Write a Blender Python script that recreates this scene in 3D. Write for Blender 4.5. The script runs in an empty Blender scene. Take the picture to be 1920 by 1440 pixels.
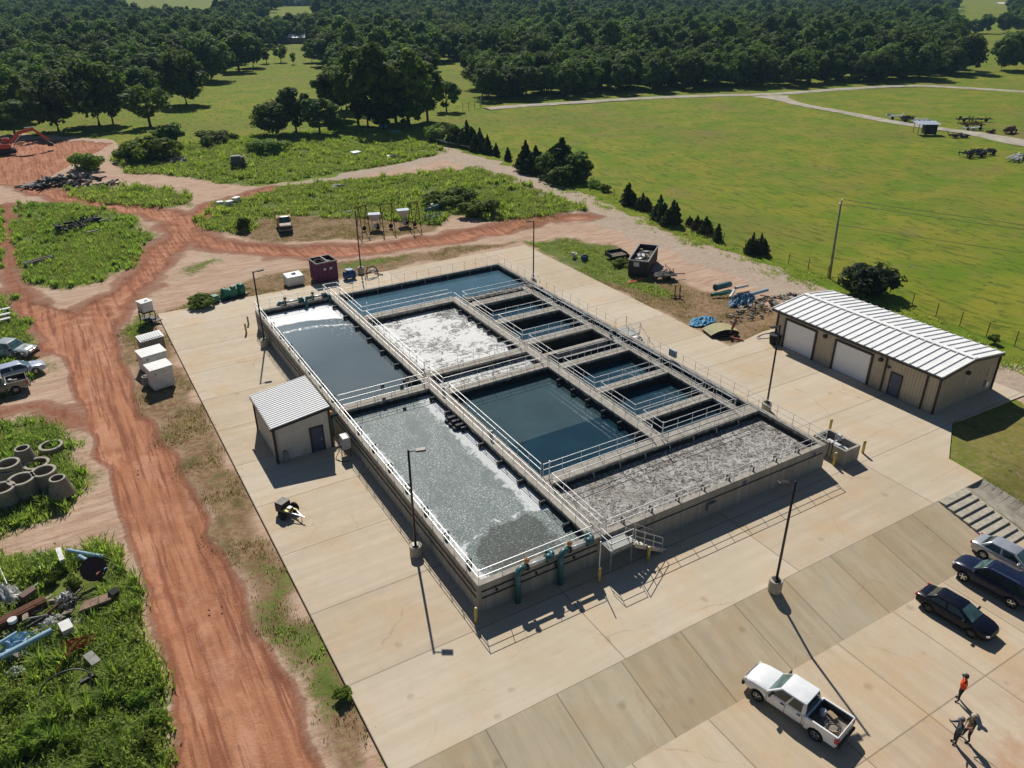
import bpy, bmesh, math, random
import numpy as np
from mathutils import Vector, Matrix, Quaternion
random.seed(7); RNG = np.random.default_rng(7)
S = bpy.context.scene; COL = S.collection
R_ = math.radians

# ------------------------------------------------------------------ camera
F_PX, YAW, PITCH, ROLL = 1461.2, 0.5363, 0.4807, -0.0045
CX, CY, CZ = -16.099, -31.062, 33.667
cy, sy, cp, sp = math.cos(YAW), math.sin(YAW), math.cos(PITCH), math.sin(PITCH)
fw = Vector((sy*cp, cy*cp, -sp)); rt = Vector((cy, -sy, 0)); up = rt.cross(fw)
cr, sr = math.cos(ROLL), math.sin(ROLL)
rt, up = cr*rt + sr*up, -sr*rt + cr*up
cam = bpy.data.cameras.new('camera'); cam.sensor_width = 36; cam.lens = F_PX/1920*36
cam.clip_start = 0.5; cam.clip_end = 9000
co = bpy.data.objects.new('camera', cam); COL.objects.link(co)
co.matrix_world = Matrix(((rt.x, up.x, -fw.x, CX), (rt.y, up.y, -fw.y, CY), (rt.z, up.z, -fw.z, CZ), (0, 0, 0, 1)))
S.camera = co

# ------------------------------------------------------------------ light
SUN_EL, SUN_AZ = R_(43), math.atan2(0.31, 0.95)
W = bpy.data.worlds.new('World'); S.world = W; W.use_nodes = True
nt = W.node_tree; sk = nt.nodes.new('ShaderNodeTexSky'); sk.sky_type = 'NISHITA'; sk.sun_disc = False
sk.sun_elevation = SUN_EL; sk.sun_rotation = SUN_AZ; sk.altitude = 300; sk.dust_density = 0.15; sk.ozone_density = 3.0
nt.links.new(sk.outputs[0], nt.nodes['Background'].inputs[0]); nt.nodes['Background'].inputs[1].default_value = 0.05
sl = bpy.data.lights.new('sun', 'SUN'); sl.energy = 5.0; sl.angle = R_(0.5); sl.color = (1, 0.95, 0.87)
so = bpy.data.objects.new('sun', sl); COL.objects.link(so)
tosun = Vector((math.sin(SUN_AZ)*math.cos(SUN_EL), math.cos(SUN_AZ)*math.cos(SUN_EL), math.sin(SUN_EL)))
so.rotation_euler = tosun.to_track_quat('Z', 'Y').to_euler(); so.location = tosun*200
S.view_settings.view_transform = 'Standard'; S.view_settings.look = 'None'; S.view_settings.exposure = 0.0; S.view_settings.gamma = 1.0
S.cycles.max_bounces = 6; S.cycles.diffuse_bounces = 2; S.cycles.glossy_bounces = 3; S.cycles.transmission_bounces = 3
S.cycles.transparent_max_bounces = 4; S.cycles.caustics_reflective = False; S.cycles.caustics_refractive = False

# ------------------------------------------------------------------ survey helpers: photo position -> ground position in metres
def G(px, py, z=0.0):
    d = rt*((px-960)/F_PX) + up*(-(py-720)/F_PX) + fw
    t = (z-CZ)/d.z
    return Vector((CX+d.x*t, CY+d.y*t, z))
def PROJ(p):
    q = Vector(p) - Vector((CX, CY, CZ)); d = q.dot(fw)
    return 960+F_PX*q.dot(rt)/d, 720-F_PX*q.dot(up)/d
def HT(px, py, ytop, z=0.0):
    b = G(px, py, z); lo, hi = 0.0, 32.0
    for _ in range(40):
        m = (lo+hi)/2
        if PROJ(b+Vector((0, 0, m)))[1] > ytop: lo = m
        else: hi = m
    return lo
def GP(pts, z=0.0): return [tuple(G(x, y, z)[:2]) for x, y in pts]

# ------------------------------------------------------------------ mesh helpers
class MB:
    def __init__(s): s.v = []; s.f = []
    def add(s, vs, fs):
        n = len(s.v); s.v += [tuple(v) for v in vs]; s.f += [tuple(i+n for i in f) for f in fs]; return s
    def box(s, c, d, rz=0.0, rx=0.0, ry=0.0):
        x, y, z = d[0]/2, d[1]/2, d[2]/2
        vs = [Vector(p) for p in ((-x,-y,-z),(x,-y,-z),(x,y,-z),(-x,y,-z),(-x,-y,z),(x,-y,z),(x,y,z),(-x,y,z))]
        if rz or rx or ry:
            m = Matrix.Rotation(rz, 3, 'Z') @ Matrix.Rotation(ry, 3, 'Y') @ Matrix.Rotation(rx, 3, 'X'); vs = [m @ v for v in vs]
        return s.add([v+Vector(c) for v in vs], [(0,3,2,1),(4,5,6,7),(0,1,5,4),(1,2,6,5),(2,3,7,6),(3,0,4,7)])
    def bx(s, x0, x1, y0, y1, z0, z1): return s.box(((x0+x1)/2, (y0+y1)/2, (z0+z1)/2), (x1-x0, y1-y0, z1-z0))
    def cyl(s, a, b, r, r2=None, n=10, caps=True):
        a, b = Vector(a), Vector(b); r2 = r if r2 is None else r2
        q = (b-a).to_track_quat('Z', 'Y'); vs = []; fs = []
        for k in range(n):
            t = 2*math.pi*k/n; e = Vector((math.cos(t), math.sin(t), 0))
            vs.append(a + q @ (e*r)); vs.append(b + q @ (e*r2))
        for k in range(n):
            j = (k+1) % n; fs.append((2*k, 2*j, 2*j+1, 2*k+1))
        if caps: fs.append(tuple(2*k for k in reversed(range(n)))); fs.append(tuple(2*k+1 for k in range(n)))
        return s.add(vs, fs)
    def tube(s, pts, r, n=6):
        pts = [Vector(p) for p in pts]; vs = []; fs = []; m = len(pts)
        for i, p in enumerate(pts):
            d = (pts[min(i+1, m-1)] - pts[max(i-1, 0)]).normalized(); q = d.to_track_quat('Z', 'Y')
            rr = r[i] if isinstance(r, (list, tuple)) else r
            for k in range(n):
                t = 2*math.pi*k/n; vs.append(p + q @ Vector((math.cos(t)*rr, math.sin(t)*rr, 0)))
        for i in range(m-1):
            for k in range(n):
                j = (k+1) % n; fs.append((i*n+k, i*n+j, (i+1)*n+j, (i+1)*n+k))
        fs.append(tuple(reversed(range(n)))); fs.append(tuple((m-1)*n+k for k in range(n)))
        return s.add(vs, fs)
    def lathe(s, prof, n=16, c=(0, 0, 0)):
        vs = []; fs = []; m = len(prof)
        for r, z in prof:
            for k in range(n):
                t = 2*math.pi*k/n; vs.append((c[0]+r*math.cos(t), c[1]+r*math.sin(t), c[2]+z))
        for i in range(m-1):
            for k in range(n):
                j = (k+1) % n; fs.append((i*n+k, i*n+j, (i+1)*n+j, (i+1)*n+k))
        if prof[0][0] > 1e-4: fs.append(tuple(reversed(range(n))))
        if prof[-1][0] > 1e-4: fs.append(tuple((m-1)*n+k for k in range(n)))
        return s.add(vs, fs)
    def prism(s, poly, z0, z1):
        n = len(poly); z0s = z0 if isinstance(z0, (list, tuple)) else [z0]*n; z1s = z1 if isinstance(z1, (list, tuple)) else [z1]*n
        vs = [(x, y, z0s[i]) for i, (x, y) in enumerate(poly)] + [(x, y, z1s[i]) for i, (x, y) in enumerate(poly)]
        fs = [tuple(reversed(range(n))), tuple(range(n, 2*n))] + [(i, (i+1) % n, n+(i+1) % n, n+i) for i in range(n)]
        return s.add(vs, fs)
    def plate(s, q, t=0.03, inset=0.0, off=0.0):            # thin solid on a quad (counter-clockwise seen from outside)
        q = [Vector(p) for p in q]; c = sum(q, Vector())/len(q)
        nrm = (q[1]-q[0]).cross(q[2]-q[0]).normalized()
        if inset: q = [c + (p-c)*(1-inset/max((p-c).length, .01)) for p in q]
        n = len(q); a = [p+nrm*off for p in q]; b = [p+nrm*(off+t) for p in q]
        return s.add(a+b, [tuple(reversed(range(n))), tuple(range(n, 2*n))] + [(i, (i+1) % n, n+(i+1) % n, n+i) for i in range(n)])
    def xf(s, m): s.v = [tuple(m @ Vector(v)) for v in s.v]; return s
    def mesh(s, name, mat=None, smooth=False):
        me = bpy.data.meshes.new(name); me.from_pydata(s.v, [], s.f); me.update()
        bm = bmesh.new(); bm.from_mesh(me); bmesh.ops.recalc_face_normals(bm, faces=bm.faces); bm.to_mesh(me); bm.free()
        if mat: me.materials.append(mat)
        if smooth: me.polygons.foreach_set('use_smooth', [True]*len(me.polygons))
        return me
    def obj(s, name, mat=None, parent=None, smooth=False, bevel=0.0, sub=0, seg=2):
        o = bpy.data.objects.new(name, s.mesh(name, mat, smooth)); COL.objects.link(o)
        if parent is not None: o.parent = parent
        if bevel:
            b = o.modifiers.new('bevel', 'BEVEL'); b.width = bevel; b.segments = seg; b.limit_method = 'ANGLE'; b.angle_limit = R_(40)
        if sub: m = o.modifiers.new('sub', 'SUBSURF'); m.levels = sub; m.render_levels = sub
        return o
def tag(o, label=None, cat=None, group=None, kind=None):
    for k, v in (('label', label), ('category', cat), ('group', group), ('kind', kind)):
        if v: o[k] = v
    return o
def thing(name, label, cat, loc=(0, 0, 0), rz=0.0, group=None):
    o = bpy.data.objects.new(name, None); o.empty_display_size = 0.3; COL.objects.link(o)
    o.location = loc; o.rotation_euler = (0, 0, rz); return tag(o, label, cat, group)
def dup(o, loc=None, rz=None, label=None, group=None, scale=None, parent=None):
    c = o.copy(); COL.objects.link(c)
    if parent is not None: c.parent = parent
    for ch in list(o.children): dup(ch, parent=c)
    if loc is not None: c.location = loc
    if rz is not None: c.rotation_euler = (0, 0, rz)
    if scale is not None: c.scale = (scale,)*3 if not isinstance(scale, (tuple, list)) else scale
    if label: c['label'] = label
    if group: c['group'] = group
    return c
def struct(o): o['kind'] = 'structure'; return o

# ------------------------------------------------------------------ materials
class NT:
    def __init__(s, name):
        s.m = bpy.data.materials.new(name); s.m.use_nodes = True; s.t = s.m.node_tree
        s.b = s.t.nodes['Principled BSDF']; s.out = s.t.nodes['Material Output']
    def n(s, typ, **kw):
        nd = s.t.nodes.new('ShaderNode'+typ)
        for k, v in kw.items(): setattr(nd, k, v)
        return nd
    def put(s, sock, v):
        if v is None: return
        if isinstance(v, bpy.types.NodeSocket): s.t.links.new(v, sock)
        elif isinstance(v, (tuple, list)) and sock.type == 'RGBA': sock.default_value = (*v[:3], 1)
        else: sock.default_value = v
    def coord(s, kind='Object'): return s.n('TexCoord').outputs[kind]
    def attr(s, name): return s.n('Attribute', attribute_name=name)
    def mapg(s, vec, scale=(1, 1, 1), rot=(0, 0, 0), loc=(0, 0, 0)):
        m = s.n('Mapping'); s.put(m.inputs[0], vec); m.inputs['Scale'].default_value = scale; m.inputs['Rotation'].default_value = rot; m.inputs['Location'].default_value = loc
        return m.outputs[0]
    def noise(s, vec, scale, detail=4, rough=.55, dist=0.0, out=0):
        m = s.n('TexNoise'); s.put(m.inputs['Vector'], vec); m.inputs['Scale'].default_value = scale; m.inputs['Detail'].default_value = detail
        m.inputs['Roughness'].default_value = rough; m.inputs['Distortion'].default_value = dist; return m.outputs[out]
    def vor(s, vec, scale, feature='F1', out='Distance', rnd=1.0):
        m = s.n('TexVoronoi', feature=feature); s.put(m.inputs['Vector'], vec); m.inputs['Scale'].default_value = scale
        m.inputs['Randomness'].default_value = rnd; return m.outputs[out]
    def ma(s, op, a, b=0.0, c=0.0, clamp=False):
        m = s.n('Math', operation=op, use_clamp=clamp); s.put(m.inputs[0], a); s.put(m.inputs[1], b); s.put(m.inputs[2], c); return m.outputs[0]
    def rng(s, v, a, b, c=0.0, d=1.0, smooth=True):
        m = s.n('MapRange'); m.interpolation_type = 'SMOOTHSTEP' if smooth else 'LINEAR'
        s.put(m.inputs[0], v)
        for i, x in enumerate((a, b, c, d)): s.put(m.inputs[1+i], x)
        return m.outputs[0]
    def mix(s, f, a, b, typ='MIX'):
        m = s.n('Mix', data_type='RGBA', blend_type=typ); s.put(m.inputs[0], f); s.put(m.inputs[6], a); s.put(m.inputs[7], b); return m.outputs[2]
    def sep(s, v): m = s.n('SeparateXYZ'); s.put(m.inputs[0], v); return m.outputs
    def comb(s, x, y, z): m = s.n('CombineXYZ'); s.put(m.inputs[0], x); s.put(m.inputs[1], y); s.put(m.inputs[2], z); return m.outputs[0]
    def bump(s, h, strength=.3, dist=.05):
        m = s.n('Bump'); s.put(m.inputs['Height'], h); m.inputs['Strength'].default_value = strength; m.inputs['Distance'].default_value = dist
        s.t.links.new(m.outputs[0], s.b.inputs['Normal'])
    def set(s, col=None, rough=None, metal=None, spec=None, **kw):
        s.put(s.b.inputs['Base Color'], col); s.put(s.b.inputs['Roughness'], rough); s.put(s.b.inputs['Metallic'], metal); s.put(s.b.inputs['Specular IOR Level'], spec)
        for k, v in kw.items(): s.put(s.b.inputs[k.replace('_', ' ')], v)
        return s.m
_mc = {}
def mat(name, col, rough=.6, metal=0.0, spec=.4, var=.22, scale=3.0, bump=0.0, dirt=None, coat=0.0):
    if name in _mc: return _mc[name]
    t = NT(name); c = t.coord(); a = t.noise(c, scale, 5, .6)
    lo = tuple(x*(1-var) for x in col); hi = tuple(min(1, x*(1+var)) for x in col)
    k = t.mix(t.rng(a, .3, .7), lo, hi)
    if dirt: k = t.mix(t.rng(t.noise(c, scale*.6, 6, .7), .52, .72, 0, .85), k, dirt)
    if bump: t.bump(a, bump, .02)
    if coat: t.b.inputs['Coat Weight'].default_value = coat; t.b.inputs['Coat Roughness'].default_value = .05
    _mc[name] = t.set(k, t.rng(a, .2, .8, rough*.85, min(1, rough*1.15)), metal, spec); return _mc[name]

# ------------------------------------------------------------------ ground sheet with land-cover masks
RED_POLYS = [
 [(345,1500),(330,1290),(290,1160),(258,1040),(240,1000),(200,880),(165,800),(142,740),(127,700),(108,660),(86,632),(60,600),(30,560),(100,575),(150,590),(205,610),(225,680),(250,735),(270,780),(305,830),(330,870),(360,930),(400,1010),(425,1060),(480,1180),(540,1290),(590,1440),(600,1500)],
 [(-100,268),(80,262),(150,264),(210,268),(150,300),(60,348),(-100,335)],
]
RED_LINES = [([(130,640),(215,565),(290,492),(332,445),(352,405)],2.5), ([(360,418),(300,398),(200,383),(100,362),(20,340),(-80,322)],2.4),
 ([(345,412),(390,388),(450,370),(510,354)],2.0), ([(325,425),(400,455),(520,472),(650,470),(780,456),(900,436),(1010,412),(1090,405)],2.3),
 ([(12,385),(17,440),(20,510),(45,565),(110,630)],.7), ([(-60,770),(40,765),(140,790)],.5)]
GRAV_LINES = [([(500,352),(600,340),(700,320),(790,303),(845,290)],2.2), ([(780,270),(840,288),(900,306),(1000,342),(1120,395),(1250,450),(1400,503),(1560,575),(1700,637),(1920,712),(2150,790)],3.6)]
BARE = [[(-300,252),(60,252),(215,262),(240,300),(330,320),(420,338),(500,350),(600,338),(700,320),(840,292),(900,306),(1000,345),(1080,385),(1180,418),(1300,462),(1400,500),(1500,540),(1600,585),(1700,628),(1830,680),(2000,730),(2100,800),(1920,762),(1880,738),(1460,630),(1366,672),(985,472),(335,606),(700,1300),(775,1440),(860,1600),(-300,1600)]]
GRASS = [
 [(30,385),(80,378),(150,385),(215,395),(262,410),(282,440),(275,470),(240,500),(200,518),(150,535),(110,540),(60,530),(35,500),(22,460),(20,420)],
 [(-150,380),(4,385),(12,430),(6,505),(-150,520)], [(-150,540),(5,545),(30,580),(60,612),(75,660),(80,690),(55,720),(20,740),(-150,770)],
 [(-150,795),(60,790),(120,800),(140,840),(158,890),(165,905),(148,930),(100,960),(40,985),(0,1000),(-150,1015)],
 [(-150,1042),(60,1040),(120,1032),(190,1042),(230,1070),(255,1110),(275,1180),(285,1210),(310,1250),(322,1300),(325,1380),(345,1440),(350,1600),(-200,1600)],
 [(360,405),(395,385),(470,370),(520,352),(640,338),(760,328),(880,314),(960,330),(1060,375),(1105,392),(1050,398),(1000,408),(940,415),(850,402),(830,425),(760,415),(640,405),(500,405),(460,440),(380,430)],
 [(205,300),(260,280),(350,270),(480,255),(600,255),(760,255),(845,285),(700,314),(600,330),(500,345),(430,345),(330,328),(240,325)],
 [(115,352),(200,347),(300,352),(365,368),(355,385),(250,388),(155,375)], [(350,505),(400,485),(412,490),(370,515)],
 [(985,452),(1060,449),(1150,460),(1200,500),(1230,530),(1290,555),(1240,560),(1150,530),(1060,500)],
 [(485,1060),(515,1075),(555,1150),(600,1230),(648,1300),(600,1335),(562,1290),(525,1190),(500,1110)], [(215,622),(260,590),(290,590),(300,620),(240,640)],
 [(330,575),(360,558),(385,575),(350,590)],
 [(640,495),(700,485),(760,480),(700,500),(650,505)],
]
DRY = [
 [(205,630),(260,588),(297,588),(660,1300),(740,1470),(640,1470),(560,1300),(480,1150),(420,1045),(350,925),(290,825),(240,725)],
 [(295,592),(350,560),(430,540),(540,505),(640,490),(760,478),(860,462),(985,454)],
 [(985,456),(1060,449),(1150,460),(1230,505),(1300,535),(1400,560),(1470,590),(1462,612),(1370,655)],
 [(460,440),(500,400),(640,400),(760,412),(830,420),(820,432),(700,446),(600,452),(500,456)], [(1020,405),(1100,390),(1110,398),(1000,430),(950,432)],
]
def inside(P, poly):
    x, y = P[:, 0], P[:, 1]; r = np.zeros(len(P), bool); n = len(poly)
    for i in range(n):
        x0, y0 = poly[i]; x1, y1 = poly[(i+1) % n]
        if y0 == y1: continue
        c = (y0 > y) != (y1 > y); r ^= c & (x < (x1-x0)*(y-y0)/(y1-y0)+x0)
    return r
def segd(P, pts, closed=False):
    d = np.full(len(P), 1e9); n = len(pts)
    for i in range(n if closed else n-1):
        a = np.array(pts[i]); b = np.array(pts[(i+1) % n]); ab = b-a; L = ab@ab
        if L < 1e-9: continue
        t = np.clip(((P-a)@ab)/L, 0, 1); q = P-a-t[:, None]*ab; d = np.minimum(d, np.hypot(q[:, 0], q[:, 1]))
    return d
def mpoly(P, polys, soft=1.2):
    m = np.zeros(len(P))
    for pl in polys:
        w = GP(pl) if not isinstance(pl, np.ndarray) else pl.tolist()
        sd = segd(P, w, True)*np.where(inside(P, w), 1, -1); m = np.maximum(m, np.clip(.5+sd/(2*soft), 0, 1))
    return m
def mline(P, lines, soft=.9):
    m = np.zeros(len(P))
    for pl, w in lines: m = np.maximum(m, np.clip(.5+(w-segd(P, GP(pl)))/(2*soft), 0, 1))
    return m
_vg = np.random.default_rng(3).random((64, 64))
def vnoise(x, y, s):
    u, v = x/s, y/s; i, j = np.floor(u).astype(int), np.floor(v).astype(int); a, b = u-i, v-j; a = a*a*(3-2*a); b = b*b*(3-2*b)
    g = lambda p, q: _vg[p % 64, q % 64]
    return (g(i, j)*(1-a)+g(i+1, j)*a)*(1-b)+(g(i, j+1)*(1-a)+g(i+1, j+1)*a)*b
LOT_Z = -1.1
def gz(x, y):                                             # terrain height: a flat works yard, lower ground in front of the apron
    x = np.asarray(x, float); y = np.asarray(y, float)
    base = np.where(y < -7.3, np.maximum((y+7.3)*.234, LOT_Z), 0.0)
    return base
def axis(lo, hi, st, far):
    a = list(np.arange(lo, hi+1e-6, st)); s = st; v = hi
    while v < far: s *= 1.22; v += s; a.append(v)
    s = st; v = lo
    while v > -far: s *= 1.22; v -= s; a.insert(0, v)
    return np.array(a)
gx, gy = axis(-28, 104, .5, 5200), axis(-26, 172, .5, 5200)
XX, YY = np.meshgrid(gx, gy); P2 = np.stack([XX.ravel(), YY.ravel()], 1)
near = (P2[:, 0] > -120) & (P2[:, 0] < 520) & (P2[:, 1] > -80) & (P2[:, 1] < 420)
wob = np.stack([vnoise(P2[:, 0], P2[:, 1], 3.1)-.5, vnoise(P2[:, 0]+40, P2[:, 1]+17, 3.1)-.5], 1)*2.2 + np.stack([vnoise(P2[:, 0], P2[:, 1], .9)-.5, vnoise(P2[:, 0]+9, P2[:, 1]+5, .9)-.5], 1)*.8
Q = P2[near]+wob[near]
mk = {k: np.zeros(len(P2)) for k in ('red', 'grass', 'gravel', 'bare', 'dry')}
Q0 = P2[near]+.4*wob[near]; mk['red'][near] = np.maximum(mpoly(Q0, RED_POLYS, .45), mline(Q, RED_LINES, 2.0)); mk['gravel'][near] = mline(Q, GRAV_LINES, .7)
mk['dry'][near] = np.maximum(mk['dry'][near], .45*mpoly(Q, [[(1785,770),(2050,745),(2050,1100),(1960,985),(1900,940),(1840,893),(1776,858)]], .5)); mk['bare'][near] = mpoly(Q, BARE, 1.0); mk['grass'][near] = mpoly(Q, GRASS, 2.0); mk['dry'][near] = np.maximum(mk['dry'][near], mpoly(Q, DRY, 1.2))
rough = np.clip(mk['bare'], 0, 1)
rd = segd(P2[near], GP([(470,1500),(430,1290),(385,1160),(340,1040),(295,920),(245,810),(190,690),(150,620)]))      # wheel ruts lie lower than the crown of the road
rut = np.zeros(len(P2)); rr = mk['red'][near]; rut[near] = rr*(-.16 + .07*np.cos(rd*3.3)) 
bump = (vnoise(P2[:, 0], P2[:, 1], 2.3)-.5)*.16*rough + (vnoise(P2[:, 0]+3, P2[:, 1]+8, .8)-.5)*.10*rough + rut + .5*mk['red']*(1-mk['red']) + (vnoise(P2[:, 0], P2[:, 1], 9)-.5)*.25*(1-rough)
far_hill = np.clip((np.hypot(P2[:, 0], P2[:, 1])-350)/900, 0, 1)*(vnoise(P2[:, 0], P2[:, 1], 420)-.4)*22
YARD = [(-8.68,60.1),(40.35,60.1),(40.3,19.95),(46,20.9),(55.6,20.9),(55.6,-1.5),(45.2,-1.1),(39.75,-4.3),(39.4,-7.29),(-8.68,-7.29)]
FRONT = [(-8.68,-7.0),(39.6,-7.0),(40.2,-12),(60,-12),(120,-60),(-8.68,-60)]
un = np.zeros(len(P2), bool); un[near] = inside(P2[near], YARD) | inside(P2[near], FRONT)
edge = np.full(len(P2), 99.); edge[near] = np.minimum(segd(P2[near], YARD, True), segd(P2[near], FRONT, True))
flat = np.clip(edge/2.0, 0, 1)
Z = gz(P2[:, 0], P2[:, 1]) - .10 + np.where(un, -.35*np.clip(edge/.5, 0, 1), bump*flat) + far_hill
nx, ny = len(gx), len(gy)
idx = np.arange(nx*ny).reshape(ny, nx); quads = np.stack([idx[:-1, :-1], idx[:-1, 1:], idx[1:, 1:], idx[1:, :-1]], -1).reshape(-1, 4)
def np_mesh(name, V, Fq, mt=None, smooth=True, cols=None):
    me = bpy.data.meshes.new(name); V = np.ascontiguousarray(V, np.float32); k = Fq.shape[1]; nf = len(Fq)
    me.vertices.add(len(V)); me.vertices.foreach_set('co', V.ravel()); me.loops.add(nf*k); me.loops.foreach_set('vertex_index', np.ascontiguousarray(Fq, np.int32).ravel())
    me.polygons.add(nf); me.polygons.foreach_set('loop_start', np.arange(0, nf*k, k, dtype=np.int32))
    if smooth: me.polygons.foreach_set('use_smooth', np.ones(nf, bool))
    me.update(calc_edges=True)
    for nm, c in (cols or {}).items():
        a = me.color_attributes.new(nm, 'FLOAT_COLOR', 'POINT'); a.data.foreach_set('color', np.ascontiguousarray(c, np.float32).ravel())
    if mt: me.materials.append(mt)
    return me
o1 = np.ones(len(P2))
t = NT('terrain'); c = t.coord()
A, B = t.attr('cover_a').outputs['Color'], t.attr('cover_b').outputs['Color']
sa = t.n('SeparateColor'); t.put(sa.inputs[0], A); sb = t.n('SeparateColor'); t.put(sb.inputs[0], B)
n1 = t.noise(c, .55, 6, .65); n2 = t.noise(c, 2.2, 5, .65); n3 = t.noise(c, .12, 4, .6); n4 = t.noise(c, 7, 4, .7); n5 = t.noise(c, .03, 3, .5)
def thr(s, w=.12, k=.9): return t.rng(t.ma('ADD', s, t.ma('MULTIPLY', t.ma('SUBTRACT', t.ma('ADD', t.ma('MULTIPLY', n2, .6), t.ma('MULTIPLY', n4, .4)), .5), k)), .5-w, .5+w)
red, grs, grv = thr(sa.outputs[0], .12, 1.4), thr(sa.outputs[1], .2, 1.9), thr(sa.outputs[2]); bare, dry = thr(sb.outputs[0], .1, .7), thr(sb.outputs[1], .3, 1.2)
streak = t.noise(t.mapg(c, (.18, 1.6, 1), (0, 0, R_(-28))), 1.6, 5, .65)
past = t.mix(t.rng(n3, .34, .66), (.125, .195, .010), (.23, .225, .022)); past = t.mix(t.rng(n1, .5, .8, 0, .55), past, (.07, .135, .010)); past = t.mix(t.rng(n5, .45, .7, 0, .5), past, (.15, .15, .035))
past = t.mix(t.rng(t.vor(c, .22, out='Distance'), .0, .16, .6, 0), past, (.045, .08, .012)); past = t.mix(t.rng(t.noise(t.mapg(c, (1.0, .35, 1), (0, 0, R_(35))), .9, 7, .72), .50, .62, 0, .75), past, (.062, .105, .010)); past = t.mix(t.rng(t.noise(t.mapg(c, (.5, 1.0, 1), (0, 0, R_(12)), (9, 4, 0)), .45, 7, .72), .55, .68, 0, .6), past, (.225, .17, .055))
past = t.mix(t.rng(t.ma('ADD', t.vor(c, .55, out='Distance'), t.ma('MULTIPLY', n1, .9)), .42, .62, .85, 0), past, (.035, .065, .010)); past = t.mix(t.rng(n4, .52, .8, 0, .4), past, (.21, .20, .06)); past = t.mix(t.rng(t.noise(c, .045, 5, .65), .56, .70, 0, .5), past, (.21, .15, .07))
pink = t.mix(t.rng(streak, .35, .65), (.40, .26, .18), (.53, .385, .285)); pink = t.mix(t.rng(n1, .52, .72, 0, .5), pink, (.36, .18, .11)); pink = t.mix(t.rng(n4, .55, .75, 0, .4), pink, (.58, .45, .35)); pink = t.mix(t.rng(n3, .5, .68, 0, .6), pink, (.50, .40, .30)); pink = t.mix(t.rng(t.noise(t.mapg(c, (.12, 2.4, 1), (0, 0, R_(-24))), .7, 6, .7), .56, .66, 0, .55), pink, (.26, .15, .10))
track = t.noise(t.mapg(c, (1.7, .10, 1), (0, 0, R_(-8))), 1.3, 5, .6)
redc = t.mix(t.rng(track, .30, .70), (.33, .138, .076), (.47, .215, .12)); redc = t.mix(t.rng(t.noise(t.mapg(c, (.8, .35, 1), (0, 0, R_(-8))), .55, 7, .7), .48, .62, 0, .65), redc, (.52, .27, .17)); redc = t.mix(t.rng(t.noise(t.mapg(c, (2.2, .09, 1), (0, 0, R_(-14)), (5, 3, 0)), 1.1, 6, .7), .50, .60, 0, .85), redc, (.235, .09, .052)); redc = t.mix(t.rng(n1, .52, .7, 0, .6), redc, (.27, .10, .055)); redc = t.mix(t.rng(n2, .58, .75, 0, .5), redc, (.54, .30, .195))
gr = t.mix(t.rng(n1, .35, .65), (.09, .13, .025), (.16, .19, .045)); gr = t.mix(t.rng(n2, .56, .72, 0, .6), gr, (.16, .11, .05))
dr = t.mix(t.rng(n2, .36, .64), (.20, .115, .065), (.30, .215, .12)); dr = t.mix(t.rng(n1, .52, .68, 0, .8), dr, (.105, .10, .03)); dr = t.mix(t.rng(n4, .6, .75, 0, .5), dr, (.36, .26, .18))
gv = t.mix(t.rng(n2, .3, .7), (.36, .275, .205), (.47, .385, .30)); gv = t.mix(t.rng(n1, .5, .75, 0, .5), gv, (.34, .215, .15))
k = t.mix(bare, past, pink); k = t.mix(dry, k, dr); k = t.mix(grs, k, gr); k = t.mix(grv, k, gv); k = t.mix(red, k, redc); eg = t.ma('MULTIPLY', t.ma('MULTIPLY', sa.outputs[0], t.ma('SUBTRACT', 1.0, sa.outputs[0])), 4.0); k = t.mix(t.ma('MULTIPLY', t.rng(t.ma('ADD', eg, t.ma('MULTIPLY', n2, .6)), .85, 1.2), .65), k, (.21, .08, .045))
hh = t.ma('ADD', t.ma('MULTIPLY', n2, .6), t.ma('MULTIPLY', n4, .4)); t.bump(t.ma('ADD', hh, t.ma('MULTIPLY', track, .6)), .55, .18)
MT_GROUND = t.set(k, .95, 0, .1)
gme = np_mesh('ground', np.stack([P2[:, 0], P2[:, 1], Z], 1), quads, MT_GROUND, True,
  {'cover_a': np.stack([mk['red'], mk['grass'], mk['gravel'], o1], 1), 'cover_b': np.stack([mk['bare'], mk['dry'], o1*0, o1], 1)})
go = bpy.data.objects.new('ground', gme); COL.objects.link(go); struct(go)

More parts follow.
